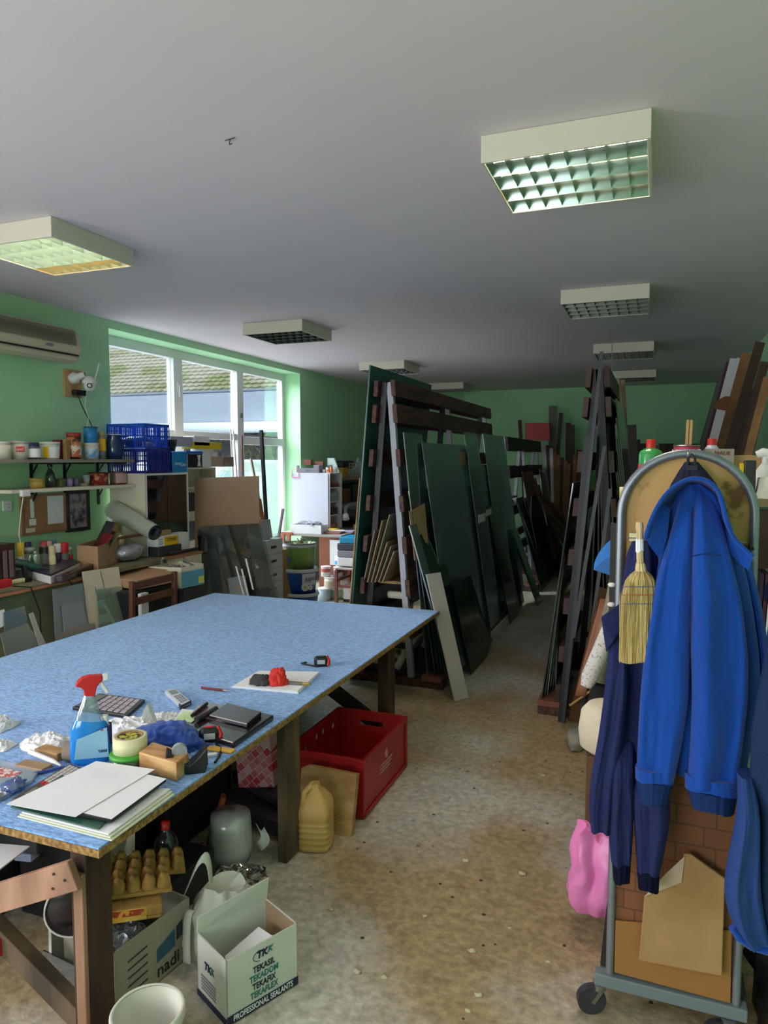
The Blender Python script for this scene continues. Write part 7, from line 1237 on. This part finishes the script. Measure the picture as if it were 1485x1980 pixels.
# ---- things between trolley and right rack
t = thing('dustpan', 'bright blue plastic dustpan hanging beyond the left trolley tube', 'dustpan', (-.18, 2.98, 1.28)); cpt = [ony(x, y, 2.98) for x, y in smp([(1148, 1102), (1150, 1086), (1160, 1066), (1176, 1048), (1198, 1034), (1215, 1034)])]
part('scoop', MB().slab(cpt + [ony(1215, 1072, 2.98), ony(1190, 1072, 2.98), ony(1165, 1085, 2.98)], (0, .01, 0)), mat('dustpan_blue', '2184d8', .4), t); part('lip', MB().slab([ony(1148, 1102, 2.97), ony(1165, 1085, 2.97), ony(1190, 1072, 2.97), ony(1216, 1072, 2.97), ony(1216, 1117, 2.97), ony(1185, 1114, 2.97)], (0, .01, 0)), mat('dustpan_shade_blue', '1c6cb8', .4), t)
one('speckled_roll', 'white speckled carpet roll leaning beside the trolley', 'roll', MB().tube([ony(1133, 1328, 3.15) + Z * .0, ony(1140, 1310, 3.16), ony(1182, 1210, 3.3)], [.024, .036, .036], 18), mat('speckled_white', 'd0ccc8', .95, col2='8c8884', scale=90, lo=.35, hi=.45))
one('carpet_roll', 'tall grey brown roll standing behind the speckled one', 'roll', MB().tube([Vector((ony(1160, 1300, 3.35).x, 3.35, .722)), ony(1200, 1110, 3.45)], .045, 16), mat('taupe_roll', '8c8270', .9, var=.3, scale=40))
t = one('kraft_roll', 'curled brown leather coloured sheet leaning behind the speckled roll', 'sheet', MB().grid(10, 8, lambda u, v: lerp(ony(1112, 1345, 3.5), ony(1160, 1160, 3.7), v) + Vector((.05 * u + .03 * math.sin(u * PI) * v, .04 * math.cos(u * PI * 1.3) * v, .0))), mat('leather_brown', '8a5434', .6, var=.25, scale=6), solid=.003)
one('yellow_board', 'thin yellowish board lying low by the rack foot', 'board', MB().pane(ony(1102, 1366, 4.2), ony(1145, 1336, 4.3), ony(1160, 1325, 4.8), ony(1110, 1360, 4.7), .012), mat('ochre_board', 'a8884c', .7))
one('kraft_sheet', 'brown sheet standing against the right rack end', 'sheet', MB().pane(onz(1098, 1392, .004), onz(1118, 1396, .004), ony(1176, 1140, 4.3), ony(1160, 1135, 4.25), .004), mat('umber_sheet', '6e4a30', .7))
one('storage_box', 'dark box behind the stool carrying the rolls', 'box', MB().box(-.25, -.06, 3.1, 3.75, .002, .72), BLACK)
t = thing('stool', 'low stool with a cream ribbed cushion behind the work clothes', 'stool', (-.16, 2.98, .0)); part('cushion', MB().lathe([(0, .55), (.09, .555), (.118, .575), (.125, .64), (.115, .715), (.09, .745), (0, .755)], (-.15, 2.98, 0), 30), mat('cream_rib', 'd8cbb2', .85, bump=.5, bscale=50), t); part('base_box', MB().box(-.235, -.06, 2.90, 3.08, .0, .55), mat('stool_brown', '6a4a34', .6, var=.2, scale=8), t, bev=.004)
one('shoe', 'grey shoe toe under the rack boards behind the stool', 'shoe', MB().blob((-.41, 4.35, .05), (.06, .12, .06), .15, 2, 3, 20, flat=.002), mat('shoe_grey', '9a9488', .8))
sack('pink_bag', 'bright pink plastic bag on the floor left of the trolley', 'bag', (-.175, 2.66, .07), (.095, .08, .30), mat('pink_film', 'f58ccc', .35, spec=.6), 2, 5, .24, 80, .7)
one('toy_clip', 'small white clip peeking above the pink bag', 'clip', MB().tube([ony(1172, 1602, 2.55), ony(1176, 1596, 2.55), ony(1176, 1606, 2.55)], .004, 6), WHITE)
# ---- counter behind the trolley with goods
t = thing('storage_rack', 'wooden storage rack behind the trolley carrying bottles and tins', 'storage rack', (.45, 2.95, 0)); zt2 = 1.615
part('top_board', MB().box(.0, .96, 2.66, 3.2, zt2 - .025, zt2), mat('rack_top', '8a7858', .7), t)
for x, y in ((.245, 2.68), (.93, 2.68), (.02, 3.17), (.93, 3.17)): part('post', MB().box(x - .022, x + .022, y - .02, y + .02, 0, zt2 - .0255), mat('honey_post', 'b48848', .6, var=.2, scale=8), t)
for z in (.5, 1.1): part('shelf', MB().box(.225, .96, 2.66, 3.2, z - .02, z), mat('rack_top', '', 0), t)
zz = zt2 + .001
def on3(px, pt, w, y, nm_, lb, ct, m, **k):
    a = ony(px, pt, y); P = Vector((a.x, y, zz)); return tin(nm_, lb, ct, P, w / 2 * mpp(P), a.z - zz, m, **k)
on3(1259, 850, 44, 2.9, 'bottle', 'green bottle with red cap behind the trolley arch', 'bottle', mat('green_pet', '3c9a50', .15, spec=.8), cap=(RED, .017, .03), band=(mat('bottle_label', 'c83a48', .5), .3, .55))
a = ony(1328, 862, 2.8); t = on3(1328, 862, 46, 2.8, 'paint_tin', 'red tin lettered in white holding two wooden sticks', 'tin', mat('rose_red_tin', 'b03050', .4), txt=('MINEGRO', PAPER, .022, a.z - zz - .022)); 
for i, x in enumerate((1330, 1337)): one('wooden_stick', ['left', 'right'][i] + ' wooden stick standing in the red tin', 'stick', MB().beam(Vector((ony(x - 5, 870, 2.8).x, 2.8, zz + .03)), ony(x, 812, 2.8), .009, .009), LWOOD)
on3(1377, 848, 28, 2.85, 'bottle', 'white bottle with a red cap behind the right of the arch', 'bottle', mat('lavender_white', 'c8cce4', .4), cap=(RED, .016, .022))
a = ony(1390, 868, 2.8); t = thing('grey_box', 'grey box with dark lettering beside the red capped bottle', 'box', (a.x, 2.84, zz)); part('box_body', MB().box(a.x - .045, a.x + .05, 2.8, 2.9, zz, a.z), mat('putty', '9a9488', .7), t); text('lettering', 'MAUE', .02, (a.x + .012, 2.798, a.z - .016), X, Z, DRED, t)
a = ony(1430, 882, 2.85); one('carton', 'tan cardboard carton on the storage rack at the right', 'box', MB().box(a.x - .06, a.x + .12, 2.86, 3.0, zz, a.z + .003), mat('light_tan_card', 'd0a878', .8), bev=.002)
a = ony(1450, 890, 2.72); t = thing('spirit_level', 'yellow and grey measuring tool standing upright on the storage rack', 'tool', (a.x, 2.72, zz)); part('tool_body', MB().box(a.x - .018, a.x + .018, 2.70, 2.74, zz, a.z), DGREY, t, bev=.004); part('yellow_side', MB().box(a.x - .03, a.x - .019, 2.70, 2.74, zz, a.z - .01), YELLOW, t, bev=.002)
a = ony(1484, 905, 2.7); one('white_cover', 'ribbed white plastic cover at the right edge of the storage rack', 'cover', MB().lathe([(.06, 0), (.05, .03), (.045, .07), (0, .075)], (a.x + .02, 2.72, zz), 12), mat('cover_white', 'd4d4c4', .5))
a = ony(1480, 868, 2.78); P = Vector((a.x + .01, 2.84, zz)); t = thing('trigger_sprayer', 'white spray trigger head poking in at the right picture edge', 'spray bottle', P); part('bottle_body', MB().lathe([(0, 0), (.03, 0), (.032, .09), (.012, .12), (0, .12)], P, 18), WHITE, t); part('trigger_head', MB().tube([P + Vector((.02, 0, .15)), P + Vector((-.01, 0, .155)), P + Vector((-.03, -.0, .148))], [.016, .018, .012], 10).tube([P + Vector((0, 0, .115)), P + Vector((0, 0, .15))], .012, 8), WHITE, t)
for i in range(6): one('magazine', ['leftmost', 'second', 'third', 'fourth', 'fifth', 'sixth'][i] + ' dark violet magazine in the row at the right edge shelf', 'magazine', MB().obox((.335 + .014 * i, 2.78, 1.102), (.01, .2, .26), (0, .04, 0), True), [mat('plum', '3a2440', .6), mat('wine', '5a2030', .6), PAPER][i % 3], group='magazines on the rack shelf')
one('mahogany_panel', 'dark red brown panel above the magazines at the right edge', 'panel', MB().box(.30, .62, 2.67, 2.69, 1.38, 1.58), mcw)
one('refuse_sack', 'black refuse sack under the navy jacket at the right edge', 'sack', MB().blob((.48, 2.35, .2), (.17, .17, .24), .25, 2, 9, 30, flat=.004), mat('black_sack', '0e0e12', .3))
crumple('bag_scrap', 'white scrap at the bottom right corner of the picture', 'scrap', (.40, 2.14, .004), (.05, .05, .04), WHITE, .3, 2.5, 3)
tin('paint_stick_holder', 'yellow handled brush tips behind the left trolley tube', 'brush', (ony(1205, 960, 2.9).x, 2.9, 1.50), .014, .14, mat('tip_yellow', 'd8c84a', .5), lid=CREAM)
one('brush_support', 'grey standing board holding brushes behind the left trolley tube', 'board', MB().box(-.16, -.06, 2.88, 2.93, 0, 1.498), mat('charcoal_timber', '', 0))
# ---- rubble chips on the floor
random.seed(21); CH = mat('plaster_chip', 'c8bfa0', .9)
spots = [(822, 1772), (900, 1665), (915, 1840), (925, 1925), (905, 1955), (690, 1880), (1010, 1690), (1050, 1500), (742, 1890), (955, 1480), (860, 1620), (1030, 1560), (700, 1445), (985, 1795), (870, 1500), (640, 1760), (820, 1480), (1060, 1860)]
for i, (px, py) in enumerate(spots):
    P = onz(px, py, .0); r_ = random.uniform(.006, .014); one('plaster_chip', 'small pale plaster chip on the concrete floor', 'chip', MB().blob(P + Z * r_ * .3, (r_ * 1.4, r_, r_ * .5), .5, 2, i, 10, flat=.0005), CH, group='plaster chips on the floor')
for o in list(COL.objects):
    if o.type == 'MESH' and o.parent is None and 'category' not in o and 'kind' not in o: print('UNTAGGED', o.name)
import OpenImageIO as o, numpy as np, sys
b=o.ImageBuf('/workdir/render_main.png'); a=b.get_pixels(o.UINT8)[:,:,:3]; s=a.shape[1]/1485
for n,(x,y) in dict(ceil_top=(700,60),ceil_tl=(150,150),ceil_mid=(650,450),ceil_r=(1400,500),ceil_far=(1000,700),wall_l=(60,760),wall_l2=(180,700),reveal=(565,830),farwall=(1030,780),farwall2=(1290,790),carp_far=(500,1200),carp_mid=(250,1270),carp_near=(100,1590),floor_mid=(960,1300),floor_n=(900,1600),floor_b=(700,1930),floor_r=(1050,1450),jacket=(1290,1300),jacket2=(1390,1300),navy=(1200,1400),ply=(1260,960),tkk=(500,1900),crate=(740,1480),board=(440,960),white=(600,970),roof=(270,700),mroof=(400,790),legd=(185,1800),legp=(158,1800),kraft=(1330,1800)).items():
    p=a[int(y*s)-3:int(y*s)+4,int(x*s)-3:int(x*s)+4].reshape(-1,3).mean(0).astype(int); print(n,tuple(p.tolist()))
